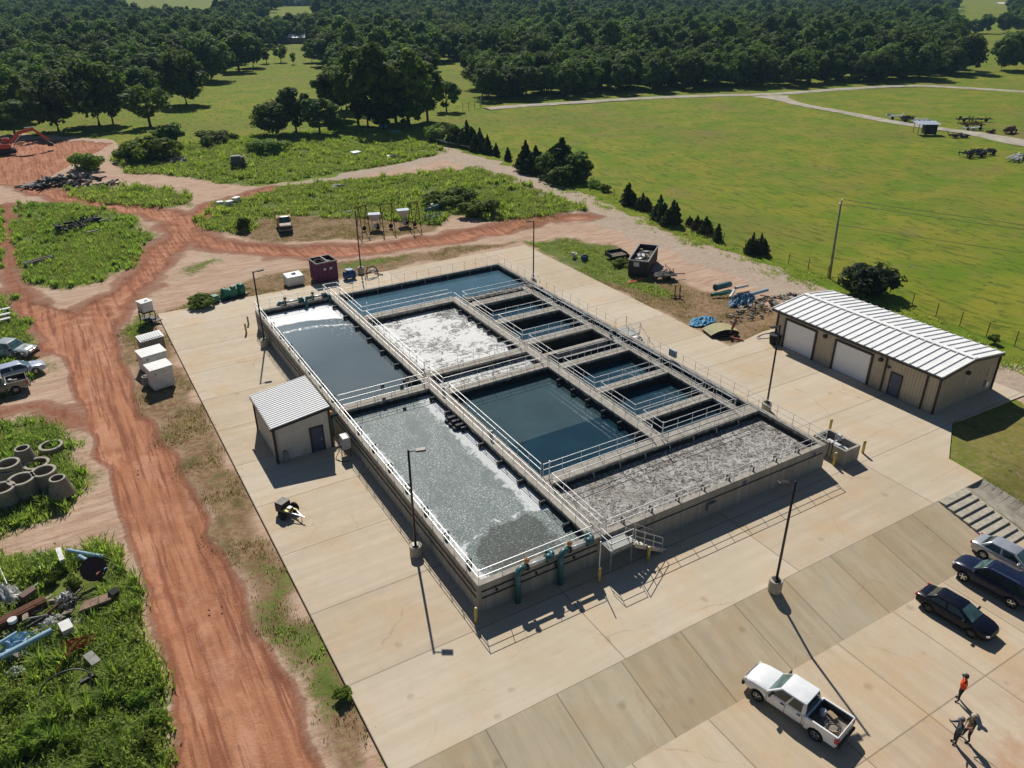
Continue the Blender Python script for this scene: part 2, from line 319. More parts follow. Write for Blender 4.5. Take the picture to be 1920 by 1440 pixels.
# ------------------------------------------------------------------ concrete yard, apron slope, parking lot
def concrete(name, tint, panel, offs=(0, 0), streak_dir=0, tone=.16, dirt=(0, 0), dirt_col=(.40, .235, .14)):
    t = NT(name); c = t.coord(); x, y, z = t.sep(c)
    px = t.ma('DIVIDE', t.ma('ADD', x, offs[0]), panel[0]); py = t.ma('DIVIDE', t.ma('ADD', y, offs[1]), panel[1])
    wn = t.n('TexWhiteNoise', noise_dimensions='2D'); t.put(wn.inputs['Vector'], t.comb(t.ma('FLOOR', px), t.ma('FLOOR', py), 0.0))
    fx = t.ma('ABSOLUTE', t.ma('SUBTRACT', t.ma('FRACT', px), .5)); fy = t.ma('ABSOLUTE', t.ma('SUBTRACT', t.ma('FRACT', py), .5))
    jt = t.ma('MAXIMUM', t.rng(fx, .5-.055/panel[0], .5-.02/panel[0]), t.rng(fy, .5-.055/panel[1], .5-.02/panel[1]))
    a = t.noise(c, .22, 6, .62); b = t.noise(c, 1.3, 5, .65); s = t.noise(t.mapg(c, (.08, 1.5, 1) if streak_dir == 0 else (1.5, .08, 1)), 1.1, 5, .6); f = t.noise(c, 14, 3, .7)
    lo = tuple(v*(1-tone) for v in tint); hi = tuple(v*(1+tone*.8) for v in tint)
    k = t.mix(t.rng(s, .32, .68), lo, hi); k = t.mix(t.rng(a, .46, .66, 0, .75), k, (tint[0]*.99, tint[1]*.875, tint[2]*.74)); k = t.mix(t.rng(t.noise(c, .09, 4, .6), .5, .68, 0, .5), k, (tint[0]*.86, tint[1]*.86, tint[2]*.80)); k = t.mix(t.rng(t.noise(c, .8, 6, .75), .6, .72, 0, .3), k, (tint[0]*.62, tint[1]*.58, tint[2]*.5)); k = t.mix(t.rng(b, .55, .8, 0, .35), k, (tint[0]*.78, tint[1]*.76, tint[2]*.72))
    k = t.mix(t.rng(t.noise(c, .5, 4, .6), .6, .75, 0, .4), k, (tint[0]*1.12, tint[1]*1.14, tint[2]*1.16))
    k = t.mix(.45, k, t.mix(wn.outputs['Value'], (.36, .33, .30), (.62, .62, .62)), 'SOFT_LIGHT'); k = t.mix(t.rng(f, .4, .8, 0, .12), k, (.2, .17, .13))
    if dirt[1]: k = t.mix(t.ma('MULTIPLY', t.rng(y, dirt[0], dirt[1]), t.rng(t.ma('ADD', a, t.ma('MULTIPLY', b, .4)), .52, .78)), k, dirt_col)
    tm = t.noise(t.mapg(c, (.9, .045, 1) if streak_dir else (.045, .9, 1), (0, 0, R_(9))), 1.0, 6, .7); k = t.mix(t.ma('MULTIPLY', t.rng(tm, .60, .70), t.rng(b, .4, .6, 0, .35)), k, (tint[0]*.55, tint[1]*.53, tint[2]*.50)); ds = t.vor(c, .35); k = t.mix(t.rng(t.ma('ADD', ds, t.ma('MULTIPLY', b, .25)), .15, .24, .4, 0), k, (tint[0]*.45, tint[1]*.42, tint[2]*.38))
    cr_ = t.n('VectorMath', operation='ADD'); t.put(cr_.inputs[0], c); t.put(cr_.inputs[1], t.noise(c, .6, 4, .6, out=1)); ck = t.vor(cr_.outputs[0], .11, 'DISTANCE_TO_EDGE'); k = t.mix(t.ma('MULTIPLY', t.rng(ck, 0, .006, 1, 0), t.rng(a,   .45, .6, 0, .28)), k, (.15, .12, .09))
    k = t.mix(t.ma('MULTIPLY', jt, .6), k, (.13, .105, .08)); t.bump(t.ma('ADD', s, t.ma('MULTIPLY', f, .5)), .12, .02)
    return t.set(k, t.rng(b, .3, .7, .75, .95), 0, .25)
M_YARD = concrete('yard_concrete', (.535, .45, .338), (14, 6.2), (8.68, 7.29), 0, .07)
M_SLOPE = concrete('apron_concrete', (.50, .415, .285), (4.3, 9), (3.6, 13.0), 1, .11)
M_LOT = concrete('lot_concrete', (.52, .425, .305), (5.1, 6), (3, 17.85), 1, .09, (-16.5, -24), (.45, .26, .155))
MB().prism(YARD, -.45, 0).obj('concrete_yard', M_YARD)['kind'] = 'structure'
sl_ = [(-8.68, -7.292), (37.2, -7.292), (37.2, -12.0), (-8.68, -12.0)]
MB().prism(sl_, [-.45, -.45, -1.5, -1.5], [-.004, -.004, LOT_Z, LOT_Z]).obj('concrete_apron', M_SLOPE)['kind'] = 'structure'
sw = MB(); NS = 10
for i in range(NS):
    y0, y1 = -7.292-4.9*i/NS, -7.292-4.9*(i+1)/NS
    for j in range(4):
        xa = [37.202+ (2.2+.9*i/NS)*j/4, 37.202+(2.2+.9*i/NS)*(j+1)/4]; dip = [-.22*math.sin(math.pi*j/4), -.22*math.sin(math.pi*(j+1)/4)]
        z0, z1 = -.004-1.1*i/NS, -.004-1.1*(i+1)/NS
        sw.add([(xa[0], y0, z0+dip[0]), (xa[1], y0, z0+dip[1]), (xa[1], y1, z1+dip[1]), (xa[0], y1, z1+dip[0])], [(0, 3, 2, 1)])
sw.obj('drainage_swale', mat('swale_concrete', (.36, .325, .255), .9, bump=.3, scale=1.2, dirt=(.16, .12, .08)), smooth=True)['kind'] = 'structure'
MB().prism([(-8.68, -12.002), (62, -12.002), (130, -60), (-8.68, -60)], LOT_Z-.4, LOT_Z).obj('parking_lot', M_LOT)['kind'] = 'structure'
st = thing('concrete_stairs', 'broad concrete stairs stepping down the apron beside the silver car', 'stairs', (35.35, -9.7, 0))
M_CONC = mat('concrete', (.40, .36, .285), .88, bump=.25, scale=2.2, dirt=(.24, .2, .15))
ns = 8
for i in range(ns):
    zt = .06 - i*.145
    MB().bx(-1.55, 1.55, 2.4-(i+1)*.605, 2.4-i*.605+.0, LOT_Z-.3, zt).obj('step', M_CONC, st, bevel=.015)

# ------------------------------------------------------------------ treatment tank
TZ = 2.1
def tank_conc(name, inner):
    t = NT(name); c = t.coord(); x, y, z = t.sep(c)
    a = t.noise(c, .5, 5, .6); b = t.noise(t.mapg(c, (1.4, 1.4, .12)), 1.6, 5, .6); f = t.noise(c, 9, 3, .7)
    k = t.mix(t.rng(b, .35, .7), (.30, .275, .235), (.42, .385, .33)); k = t.mix(t.rng(a, .5, .75, 0, .5), k, (.27, .23, .18)); k = t.mix(t.rng(f, .5, .8, 0, .25), k, (.2, .18, .15))
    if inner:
        w = t.rng(t.ma('ADD', z, t.ma('MULTIPLY', b, .45)), 2.02, 2.22); k = t.mix(w, t.mix(t.rng(a, .3, .7), (.016, .015, .014), (.045, .04, .034)), k)  # near-black up to a ragged line close to the wall top
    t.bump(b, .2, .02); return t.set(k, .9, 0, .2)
M_TIN, M_TOUT = tank_conc('tank_wall_banded', True), tank_conc('tank_wall_concrete', False)
M_RAIL = mat('galvanised_rail', (.76, .76, .74), .42, .35, .5, .10)
M_STEEL = mat('galvanised_steel', (.55, .56, .57), .45, .6, .5, .12)
M_BLACK = mat('black_iron', (.018, .018, .02), .55, 0, .4, .3)
M_TEAL = mat('teal_pipe_paint', (.035, .13, .14), .4, 0, .5, .2, dirt=(.10, .12, .11))
M_ORANGE = mat('orange_actuator', (.55, .27, .10), .4, 0, .5, .15)
tank = thing('treatment_tank', 'large open concrete treatment tank divided into railed basins of water and foam', 'treatment tank', (0, 0, 0))
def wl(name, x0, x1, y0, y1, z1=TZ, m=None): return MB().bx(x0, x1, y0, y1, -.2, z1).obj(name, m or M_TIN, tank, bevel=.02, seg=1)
for a in ((0, .45, 0, 50), (29.75, 30.2, 0, 50), (.45, 29.75, 0, .45), (.45, 29.75, 49.55, 50)):
    o = wl('outer_wall', *a, m=M_TOUT)
# dark-banded lining just inside the outer walls
for a in ((.45, .47, .45, 49.55), (29.73, 29.75, .45, 49.55), (.47, 29.73, .45, .47), (.47, 29.73, 49.53, 49.55)):
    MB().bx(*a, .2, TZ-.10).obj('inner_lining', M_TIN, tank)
DIV = [(8.25, 9.35, .47, 49.53), (.47, 8.25, 24, 25), (9.35, 19.4, 41.25, 42.4), (19.4, 20.5, 7.6, 42.4), (9.35, 29.73, 6.4, 7.6), (9.35, 19.4, 26, 27.1), (9.35, 19.4, 22.2, 23.3),
       (20.5, 28, 38.7, 39.85), (20.5, 28, 33.1, 34.2), (20.5, 28, 27.2, 28.4), (20.5, 28, 21.2, 22.2), (20.5, 28, 15.6, 16.55), (20.5, 28, 10.0, 11.0), (28.0, 28.7, 7.6, 41.0)]
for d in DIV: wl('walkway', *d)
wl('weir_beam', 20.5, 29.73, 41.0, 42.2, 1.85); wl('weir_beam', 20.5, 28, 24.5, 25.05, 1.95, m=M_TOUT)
# --- handrails
RH = 1.05
def rail(pts, z=TZ, name='handrail', par=None, step=1.55, toe=False):
    b = MB(); pts = [Vector((x, y, 0)) for x, y in pts]
    for i in range(len(pts)-1):
        a, e = pts[i], pts[i+1]; L = (e-a).length; n = max(1, round(L/step))
        for h in (RH, RH*.52): b.cyl(a+Vector((0, 0, z+h)), e+Vector((0, 0, z+h)), .024, n=6)
        for j in range(n+1 if i == len(pts)-2 else n):
            p = a.lerp(e, j/n); b.cyl(p+Vector((0, 0, z-.12)), p+Vector((0, 0, z+RH+.02)), .021, n=6)
    return b.obj(name, M_RAIL, par or tank)
for r in ([(8.2, .12), (.1, .12), (.1, 49.9), (7.9, 49.9)], [(9.4, .12), (30.1, .12), (30.1, 24.0)], [(30.1, 26.2), (30.1, 49.9), (9.5, 49.9)],
          [(8.3, .4), (8.3, 23.9)], [(8.3, 25.1), (8.3, 49.8)], [(9.3, .4), (9.3, 6.3), (20, 6.45)], [(20, 6.45), (29.6, 6.45)], [(9.3, 7.7), (9.3, 22.1), (19.4, 22.25)],
          [(9.3, 23.4), (9.3, 25.9), (19.3, 26.05)], [(9.3, 23.25), (19.3, 23.25)], [(9.3, 27.2), (9.3, 41.2), (19.3, 41.3)], [(9.3, 27.05), (19.3, 27.05)], [(9.3, 49.4), (9.3, 42.4), (19.3, 42.35)],
          [(.5, 24.05), (8.2, 24.05)], [(.5, 24.95), (8.2, 24.95)], [(9.4, 7.55), (19.3, 7.55), (19.45, 7.8), (19.45, 22.1)], [(19.45, 23.4), (19.45, 25.9)], [(19.45, 27.2), (19.45, 41.1)],
          [(8.0, 49.6), (8.0, 51.0), (9.6, 51.0), (9.6, 49.9)],
          [(28.65, 8), (28.65, 24)], [(28.65, 25.2), (28.65, 41)], [(30.1, 24.0), (31.6, 24.0)]): rail(r)
ys = [(39.85, 41.0), (34.2, 38.7), (28.4, 33.1), (22.2, 27.2), (16.55, 21.2), (11.0, 15.6), (7.6, 10.0)]
for y0, y1 in ys:
    rail([(28.05, y1), (20.45, y1), (20.45, y0), (28.05, y0)])
    rail([(28.05, y0+.3), (28.05, y1-.3)])
# --- small fittings along the walls: diffuser drop pipes, brackets, valves
fit = MB()
for y in np.arange(2, 48.5, 3.05):
    if abs(y-24.5) < 1.2: continue
    v = MB(); v.cyl((.33, y, TZ), (.33, y, TZ+.35), .05, n=8); v.cyl((.33, y, TZ+.33), (.62, y, TZ+.38), .05, n=8); v.cyl((.62, y, TZ+.38), (.62, y, 1.3), .045, n=8); v.box((.33, y-.22, TZ+.15), (.14, .2, .3)); v.obj('air_valve', M_BLACK, tank)
for x in np.arange(11, 29.5, 2.35):
    v = MB(); v.cyl((x, .33, TZ), (x, .33, TZ+.3), .05, n=8); v.cyl((x, .33, TZ+.28), (x, .62, TZ+.32), .05, n=8); v.cyl((x, .62, TZ+.32), (x, .62, 1.3), .045, n=8); v.obj('air_valve', M_BLACK, tank)
for x in np.arange(10.5, 29.5, 2.4):
    v = MB(); v.cyl((x, 6.36, TZ-.1), (x, 6.2, TZ-.35), .045, n=8); v.cyl((x, 6.2, TZ-.35), (x, 6.2, 1.2), .04, n=8); v.obj('drop_pipe', M_STEEL, tank)
for x in np.arange(10.8, 29, 3): v = MB(); v.cyl((x, 49.5, TZ-.1), (x, 49.36, TZ-.3), .05, n=8); v.cyl((x, 49.36, TZ-.3), (x, 49.36, 1.3), .04, n=8); v.obj('drop_pipe', M_STEEL, tank)
for xx, yy in ((19.3, np.arange(9, 22, 2.2)), (19.3, np.arange(28.5, 41, 2.1)), (8.15, np.arange(2.5, 23, 2.9)), (8.15, np.arange(27, 48, 3.4))):
    for y in yy: v = MB(); v.cyl((xx, y, 1.72), (xx-.42, y, 1.72), .17, n=10); v.cyl((xx-.3, y, 1.72), (xx-.3, y, 1.35), .09, n=8); v.obj('mixer_bracket', M_BLACK, tank)
for y in (17.5, 18.2, 18.9, 26.6, 27.3): v = MB(); v.cyl((8.15, y, 1.7), (7.5, y, 1.7), .26, n=12); v.cyl((7.5, y, 1.7), (7.45, y, 1.45), .26, n=12); v.obj('inlet_pipe', M_BLACK, tank)
for z in (1.62, 1.12):                                     # conduit runs on the outside faces
    MB().cyl((-.06, .2, z), (-.06, 49.5, z), .035, n=6).obj('conduit', M_BLACK, tank); MB().cyl((.2, -.06, z), (8.6, -.06, z), .035, n=6).obj('conduit', M_BLACK, tank)
MB().cyl((11.5, -.06, 1.5), (29.8, -.06, 1.5), .03, n=6).obj('conduit', M_BLACK, tank)
for x in (1.2, 2.6, 4.0, 5.4, 6.8): MB().box((x, -.07, 1.37), (.1, .1, .16)).obj('conduit_box', M_BLACK, tank)
MB().box((18.4, -.14, .95), (.8, .26, .55)).obj('junction_box', mat('grey_enclosure', (.22, .22, .2), .6), tank, bevel=.02)
for x in (21.6, 28.9): MB().box((x, -.02, 1.62), (.34, .03, .42)).obj('blue_plate', mat('blue_plate', (.10, .09, .22), .5), tank)
# teal process piping on the front and back corners of the left basins
def piping(flip):
    yo = -.35 if flip > 0 else 50.3; ys_ = 1 if flip > 0 else -1
    xs = ((2.5, 4.9), (5.6, 7.9)) if flip > 0 else ((2.6, 5.1), (5.7, 7.8))
    for x0, x1 in xs:
        z0 = TZ+.18
        MB().tube([(x0, yo, 0), (x0, yo, z0-.25), (x0+.12, yo+.12*ys_, z0-.02), (x0+.35, yo+.2*ys_, z0+.02), (x0+.6, yo+.2*ys_, z0)], .2, 12).obj('riser_pipe', M_TEAL, tank, smooth=True)
        MB().cyl((x0+.6, yo+.2*ys_, z0), (x1-.25, yo+.2*ys_, z0), .13, n=12).obj('header_pipe', M_RAIL, tank, smooth=True)
        b = MB(); b.cyl((x1-.3, yo+.2*ys_, z0), (x1+.15, yo+.2*ys_, z0), .27, n=14); b.tube([(x1+.1, yo+.2*ys_, z0), (x1+.3, yo+.4*ys_, z0), (x1+.35, yo+.9*ys_, z0), (x1+.35, yo+1.15*ys_, 1.2)], .18, 10); b.obj('valve_body', M_TEAL, tank, smooth=True)
        b = MB(); b.cyl((x0+.75, yo+.2*ys_, z0+.1), (x0+.75, yo+.2*ys_, z0+.38), .07, n=8); b.lathe([(.0, 0), (.16, .02), (.19, .14), (.1, .24), (0, .25)], 12, (x0+.75, yo+.2*ys_, z0+.36)); b.obj('valve_actuator', M_ORANGE if flip > 0 else M_BLACK, tank, smooth=True)
        MB().cyl((x0+.68, yo+.2*ys_, z0), (x0+.82, yo+.2*ys_, z0), .24, n=14).obj('flange', M_BLACK, tank)
piping(1); piping(-1)
# mast poles and control boxes on the walkways
for x, y in ((9.55, 7.0), (19.9, 7.0), (9.7, 41.9)): MB().cyl((x, y, TZ), (x, y, TZ+1.6), .045, n=8).obj('mast', M_RAIL, tank)
for x, y in ((8.8, 14.0), (8.85, 26.6), (8.85, 22.4), (28.4, 24.6)): MB().box((x, y, TZ+.35), (.22, .22, .7)).obj('control_box', mat('pale_enclosure', (.36, .36, .34), .5), tank, bevel=.02)
for x, y in ((4.4, 24.95), (5.8, 24.1)): MB().box((x, y, TZ+.75), (.3, .12, .5)).obj('control_panel', mat('dark_panel', (.06, .08, .09), .5), tank, bevel=.01)
MB().box((30.05, 17.4, TZ+.7), (.22, .9, .7)).obj('control_panel', mat('blue_grey_panel', (.30, .37, .42), .4), tank, bevel=.02)
M_GRATE = mat('steel_grating', (.30, .30, .29), .7, .2, .4, .2)
# landing and steel stair at the front
MB().bx(8.75, 10.6, -1.25, -.02, 1.72, 1.82).obj('landing', M_GRATE, tank)
for x_ in (8.85, 10.5): MB().cyl((x_, -1.17, 0), (x_, -1.17, 1.72), .05, n=8).obj('landing_post', M_GRATE, tank)
for y_ in (-1.2, -.1): MB().bx(8.76, 10.58, y_-.04, y_+.04, 1.56, 1.719).obj('landing_beam', M_GRATE, tank)
rail([(8.8, -.1), (8.8, -1.2), (10.5, -1.2)], 1.82, 'landing_rail'); 
sr_ = MB()
for yy in (-1.32, -.35): sr_.plate([(10.6, yy, 1.75), (10.6, yy, 1.45), (13.05, yy, 0.0), (13.3, yy, .2)], .05)
for i in range(8): sr_.box((10.75+i*.3, -.83, 1.6-i*.2), (.3, .95, .04))
sr_.obj('stair_flight', mat('stair_steel', (.5, .45, .38), .6, .2), tank)
for yy in (-1.32, -.33):
    b = MB()
    for h in (.55, 1.05): b.cyl((10.6, yy, 1.8+h), (13.0, yy, .15+h), .026, n=6)
    for i in range(4): x = 10.6+i*.8; z = 1.8-i*.55; b.cyl((x, yy, z-.1), (x, yy, z+1.07), .026, n=6)
    b.obj('stair_rail', M_STEEL, tank)
# landing and stair on the right side
MB().bx(30.22, 31.6, 24.0, 26.2, 1.9, 1.98).obj('landing', M_GRATE, tank)
rail([(31.55, 26.15), (31.55, 24.0)], 1.98, 'landing_rail'); rail([(30.25, 26.2), (31.55, 26.2)], 1.98, 'landing_rail')
b = MB()
for i in range(9): b.box((30.95, 23.8-i*.27, 1.85-i*.21), (1.0, .3, .04))
for xx in (30.4, 31.5): b.plate([(xx, 24.0, 1.95), (xx, 24.0, 1.65), (xx, 21.4, -.02), (xx, 21.2, .15)], .05); b.cyl((xx, 24, 3), (xx, 21.3, 1.15), .026, n=6); b.cyl((xx, 21.3, 0), (xx, 21.3, 1.15), .026, n=6); b.cyl((xx, 22.6, 1), (xx, 22.6, 2.05), .026, n=6)
b.obj('stair_flight', M_RAIL, tank)
for x in (30.4, 31.5):
    for y in (24.1, 26.1): MB().cyl((x, y, 0), (x, y, 1.9), .05, n=8).obj('landing_post', M_RAIL, tank)

# ------------------------------------------------------------------ water in the basins
def water(name, x0, x1, y0, y1, z, m):
    nx_, ny_ = max(2, int((x1-x0)/.5)), max(2, int((y1-y0)/.5)); b = MB()
    o = MB().bx(0, x1-x0, 0, y1-y0, -1.2, 0).obj(name, m); o.location = (x0, y0, z); return struct(o)
def wmat(name, deep, rough=.06, ripple=.15, rs=1.6):
    t = NT(name); c = t.coord('Object'); return t, c
def water_clear(name, deep, alt=None, split=None, rs=1.3, rp=.05, murk=None):
    t = NT(name); c = t.coord(); x, y, z = t.sep(c); a = t.noise(c, .22, 4, .6); k = t.mix(t.rng(a, .3, .7), deep, tuple(v*1.35 for v in deep))
    if alt: k = t.mix(t.rng(t.ma('ADD', y, t.ma('MULTIPLY', t.ma('SUBTRACT', a, .5), .3)), split, split+.12), k, t.mix(t.rng(t.noise(c, .4, 5, .65), .3, .75), alt, tuple(v*1.25 for v in alt)))
    t.bump(t.noise(c, rs, 4, .6), rp, .03); t.b.inputs['IOR'].default_value = 1.33
    return t.set(k, .05, 0, .5)
def foam(name, base, white, cover, scale, dist=1.6, edge=None, rough=.35, fleck=0, bigw=.42, curl=0):
    t = NT(name); c = t.coord(); x, y, z = t.sep(c)
    w = t.noise(c, scale*.35, 3, .5); cc = t.n('VectorMath', operation='ADD'); t.put(cc.inputs[0], c)
    sc = t.n('VectorMath', operation='SCALE'); t.put(sc.inputs[0], t.noise(c, scale*.5, 3, .5, out=1)); sc.inputs['Scale'].default_value = dist; t.put(cc.inputs[1], sc.outputs[0])
    a = t.noise(cc.outputs[0], scale, 7, .68); v = t.vor(cc.outputs[0], scale*.9, 'DISTANCE_TO_EDGE'); 
    h = t.ma('ADD', a, t.ma('MULTIPLY', t.rng(v, 0, .10, 1, 0), .07)); big = t.noise(c, scale*.16, 3, .5)
    h = t.ma('ADD', h, t.ma('MULTIPLY', t.ma('SUBTRACT', big, .5), bigw))
    if edge: h = t.ma('ADD', h, edge(t, x, y, c, a))
    m = t.rng(h, cover, cover+.10); f = t.noise(c, 22, 2, .5)
    if curl:                                             # thin curling foam threads over darker boils
        c1 = t.rng(t.ma('ABSOLUTE', t.ma('SUBTRACT', t.noise(cc.outputs[0], scale*1.1, 5, .62), .5)), .0, .05, 1, 0); c2 = t.rng(t.ma('ABSOLUTE', t.ma('SUBTRACT', t.noise(cc.outputs[0], scale*2.3, 5, .65), .5)), .0, .055, 1, 0)
        m = t.ma('MULTIPLY', t.ma('MAXIMUM', t.ma('MAXIMUM', c1, t.ma('MULTIPLY', c2, .85)), t.ma('MULTIPLY', m, .7)), t.rng(t.noise(c, .33, 4, .6), .30, .55, .35, 1))
    if fleck:                                            # tiny bubbles, their glint painted in as pale dots all over the surface
        vv = t.vor(c, 7.0, out='Distance'); m = t.ma('MAXIMUM', m, t.ma('MULTIPLY', t.rng(t.ma('ADD', vv, t.ma('MULTIPLY', t.ma('SUBTRACT', t.noise(c, 3.0, 4, .7), .5), .9)), .16, .34, 1, 0), fleck))
    k = t.mix(t.rng(big, .3, .7), base, tuple(q*1.3 for q in base)); k = t.mix(m, k, t.mix(t.rng(f, .3, .7), tuple(q*.8 for q in white), white))
    t.bump(t.ma('ADD', t.ma('MULTIPLY', h, 1.0), t.ma('MULTIPLY', m, .6)), .5, .10); t.b.inputs['IOR'].default_value = 1.33
    return t.set(k, t.rng(m, 0, 1, .22, .6), 0, .35)
WZ = 1.5
# back left: still grey water, foam raft against the back wall
t = NT('settling_water'); c = t.coord(); x, y, z = t.sep(c); a = t.noise(c, .5, 5, .65); f = t.noise(c, 3, 5, .7)
yy = t.ma('SUBTRACT', y, t.ma('MULTIPLY', t.ma('POWER', t.ma('SUBTRACT', x, 2.0), 2.0), -.055)); yy = t.ma('ADD', yy, t.ma('MULTIPLY', t.ma('SUBTRACT', a, .5), .9))
raft = t.rng(yy, 20.6, 21.2); line = t.ma('MULTIPLY', t.rng(t.ma('ABSOLUTE', t.ma('SUBTRACT', yy, 18.9)), 0, .55, 1, 0), t.rng(f, .40, .62)); scat = t.ma('MULTIPLY', t.ma('MULTIPLY', t.rng(yy, 12.5, 19, 0, 1), t.rng(x, 3.5, 7)), t.rng(f, .55, .64))
m = t.ma('MAXIMUM', raft, t.ma('MAXIMUM', t.ma('MULTIPLY', line, .7), t.ma('MULTIPLY', scat, .5))); m = t.ma('MAXIMUM', m, t.ma('MULTIPLY', t.rng(x, 0, .35, 1, 0), .4))
k = t.mix(t.rng(t.noise(c, .12, 3, .5), .3, .7), (.085, .115, .125), (.115, .145, .155)); k = t.mix(t.ma('MULTIPLY', t.rng(yy, 9, 20.5), t.rng(x, 8, 1, .35, 1)), k, (.21, .25, .27)); k = t.mix(m, k, t.mix(t.rng(f, .3, .7), (.55, .57, .58), (.78, .79, .78)))  # sheen painted into the colour as a paler gradient towards the back left
t.bump(t.ma('ADD', t.noise(c, 2.0, 4, .6), m), .08, .03); M_W1 = t.set(k, t.rng(m, 0, 1, .12, .6), 0, .5)
water('water', .47, 8.25, 25, 49.53, WZ, M_W1)
def e_left(t, x, y, c, a):
    e = t.ma('MAXIMUM', t.rng(x, 5.6, 7.4, 0, .42), t.rng(t.ma('ADD', x, a), .5, 2.0, .34, 0)); d = t.n('VectorMath', operation='DISTANCE'); t.put(d.inputs[0], t.comb(t.ma('MULTIPLY', x, .62), y, 0.0)); d.inputs[1].default_value = (3.1, 2.0, 0)
    q = t.ma('ADD', d.outputs['Value'], t.ma('MULTIPLY', t.ma('SUBTRACT', a, .5), 1.6)); return t.ma('ADD', t.ma('SUBTRACT', e, t.rng(q, 2.3, 3.0, .45, 0)), t.rng(t.ma('ABSOLUTE', t.ma('SUBTRACT', q, 3.1)), 0, .45, .20, 0))
def murk(name, base, fleck):
    t = NT(name); c = t.coord(); x, y, z = t.sep(c); a = t.noise(c, .7, 6, .65); h = t.ma('ADD', t.noise(c, 1.4, 7, .7, 1.0), e_left(t, x, y, c, a)); m = t.rng(h, .66, .80, 0, .9)
    d = t.rng(h, .18, .34); f = t.noise(c, 5.5, 5, .8); g = t.noise(c, 11.0, 3, .8); b = t.ma('MULTIPLY', t.rng(t.ma('ADD', t.ma('MULTIPLY', f, .6), t.ma('MULTIPLY', g, .4)), .50, .60), t.rng(d, 0, 1, .45, 1)); b = t.ma('MULTIPLY', t.ma('MULTIPLY', b, fleck), t.rng(t.noise(t.mapg(c, (1, .5, 1), (0, 0, R_(25))), .55, 5, .7, 1.5), .36, .58, .35, 1.15)); gl_ = t.rng(t.noise(c, 9, 3, .85), .68, .74); b = t.ma('MAXIMUM', b, t.ma('MULTIPLY', gl_, .95))  # sun glints painted as pale flecks among the bubbles
    k = t.mix(d, (.026, .038, .034), t.mix(t.rng(a, .3, .7), base, tuple(v*1.35 for v in base))); k = t.mix(b, k, t.mix(t.rng(t.noise(c, 7, 2, .5), .35, .65), (.36, .44, .46), (.72, .72, .64))); k = t.mix(m, k, t.mix(t.rng(f, .3, .7), (.52, .55, .56), (.74, .75, .75)))
    t.bump(t.ma('ADD', f, t.ma('ADD', g, m)), .35, .05); t.b.inputs['IOR'].default_value = 1.33; return t.set(k, t.rng(m, 0, 1, .42, .65), 0, .22)
water('water', .47, 8.25, .47, 24, WZ, murk('speckled_water', (.085, .115, .115), .85))
water('water', 9.35, 29.73, 42.4, 49.53, WZ, water_clear('clear_blue_water', (.055, .11, .145), rs=1.0, rp=.03))
water('water', 9.35, 19.4, 27.1, 41.25, WZ, foam('white_foam', (.15, .15, .145), (.72, .72, .70), .40, 1.7, 1.6, bigw=.75))
water('water', 9.35, 19.4, 23.3, 26, WZ, foam('white_strip_foam', (.12, .12, .115), (.68, .68, .65), .43, 1.9, 1.0))
water('water', 9.35, 19.4, 7.6, 22.2, 1.35, water_clear('deep_blue_water', (.011, .034, .052), (.046, .078, .088), 5.7, .8, .02))
water('water', 9.35, 29.73, .47, 6.4, WZ, foam('brown_churning_foam', (.085, .070, .056), (.60, .58, .54), .56, 1.5, 1.5, curl=1))
M_CELL = water_clear('cell_blue_water', (.018, .048, .07), rs=1.4, rp=.05)
for i, (y0, y1) in enumerate(ys): water('water', 20.5, 28, y0, y1, 1.2, M_CELL if i not in (0, 3) else water_clear('dark_cell_water', (.018, .022, .022), rs=1.4, rp=.05))
water('water', 28.7, 29.73, 7.6, 41, 1.0, water_clear('channel_water', (.02, .024, .025)))

# ------------------------------------------------------------------ metal buildings
M_TAN = mat('tan_siding', (.46, .40, .30), .55, .1, .4, .08, 1.2)
M_TRIM = mat('dark_trim', (.035, .027, .022), .5, .1, .4, .15)
M_ROOF = mat('white_metal_roof', (.82, .82, .80), .6, .0, .4, .04, .8)
M_DOOR = mat('white_roll_door', (.84, .84, .83), .45, 0, .4, .03)
M_PALE = mat('pale_siding', (.66, .61, .52), .55, 0, .4, .07, 1.2, dirt=(.52, .45, .36))
M_BDOOR = mat('blue_grey_door', (.07, .085, .14), .5, 0, .4, .1)
M_LAMPG = mat('lamp_lens', (.55, .55, .5), .3)
def siding(b, a, e, z0, z1a, z1b, nrm, step=.3, r=.03, skip=()):
    a, e, nrm = Vector((*a, 0)), Vector((*e, 0)), Vector((*nrm, 0)); L = (e-a).length; n = int(L/step); d = (e-a).normalized(); ang = math.atan2(d.y, d.x)
    for i in range(1, n):
        t = i/n; z1 = z1a+(z1b-z1a)*t
        z0_ = max([h for u, v, h in skip if u-.1 < t*L < v+.1]+[z0])
        p = a.lerp(e, t)+nrm*r*.5; b.box((p.x, p.y, (z0_+z1)/2), (.07, r, z1-z0_), ang)
def light_box(par, p, nrm):
    l = MB().box((p[0]+nrm[0]*.16, p[1]+nrm[1]*.16, p[2]), (.34, .34, .3)).obj('wall_lamp', M_TRIM, par, bevel=.05); MB().box((p[0]+nrm[0]*.2, p[1]+nrm[1]*.2, p[2]-.17), (.26, .26, .04)).obj('lens', M_LAMPG, l)
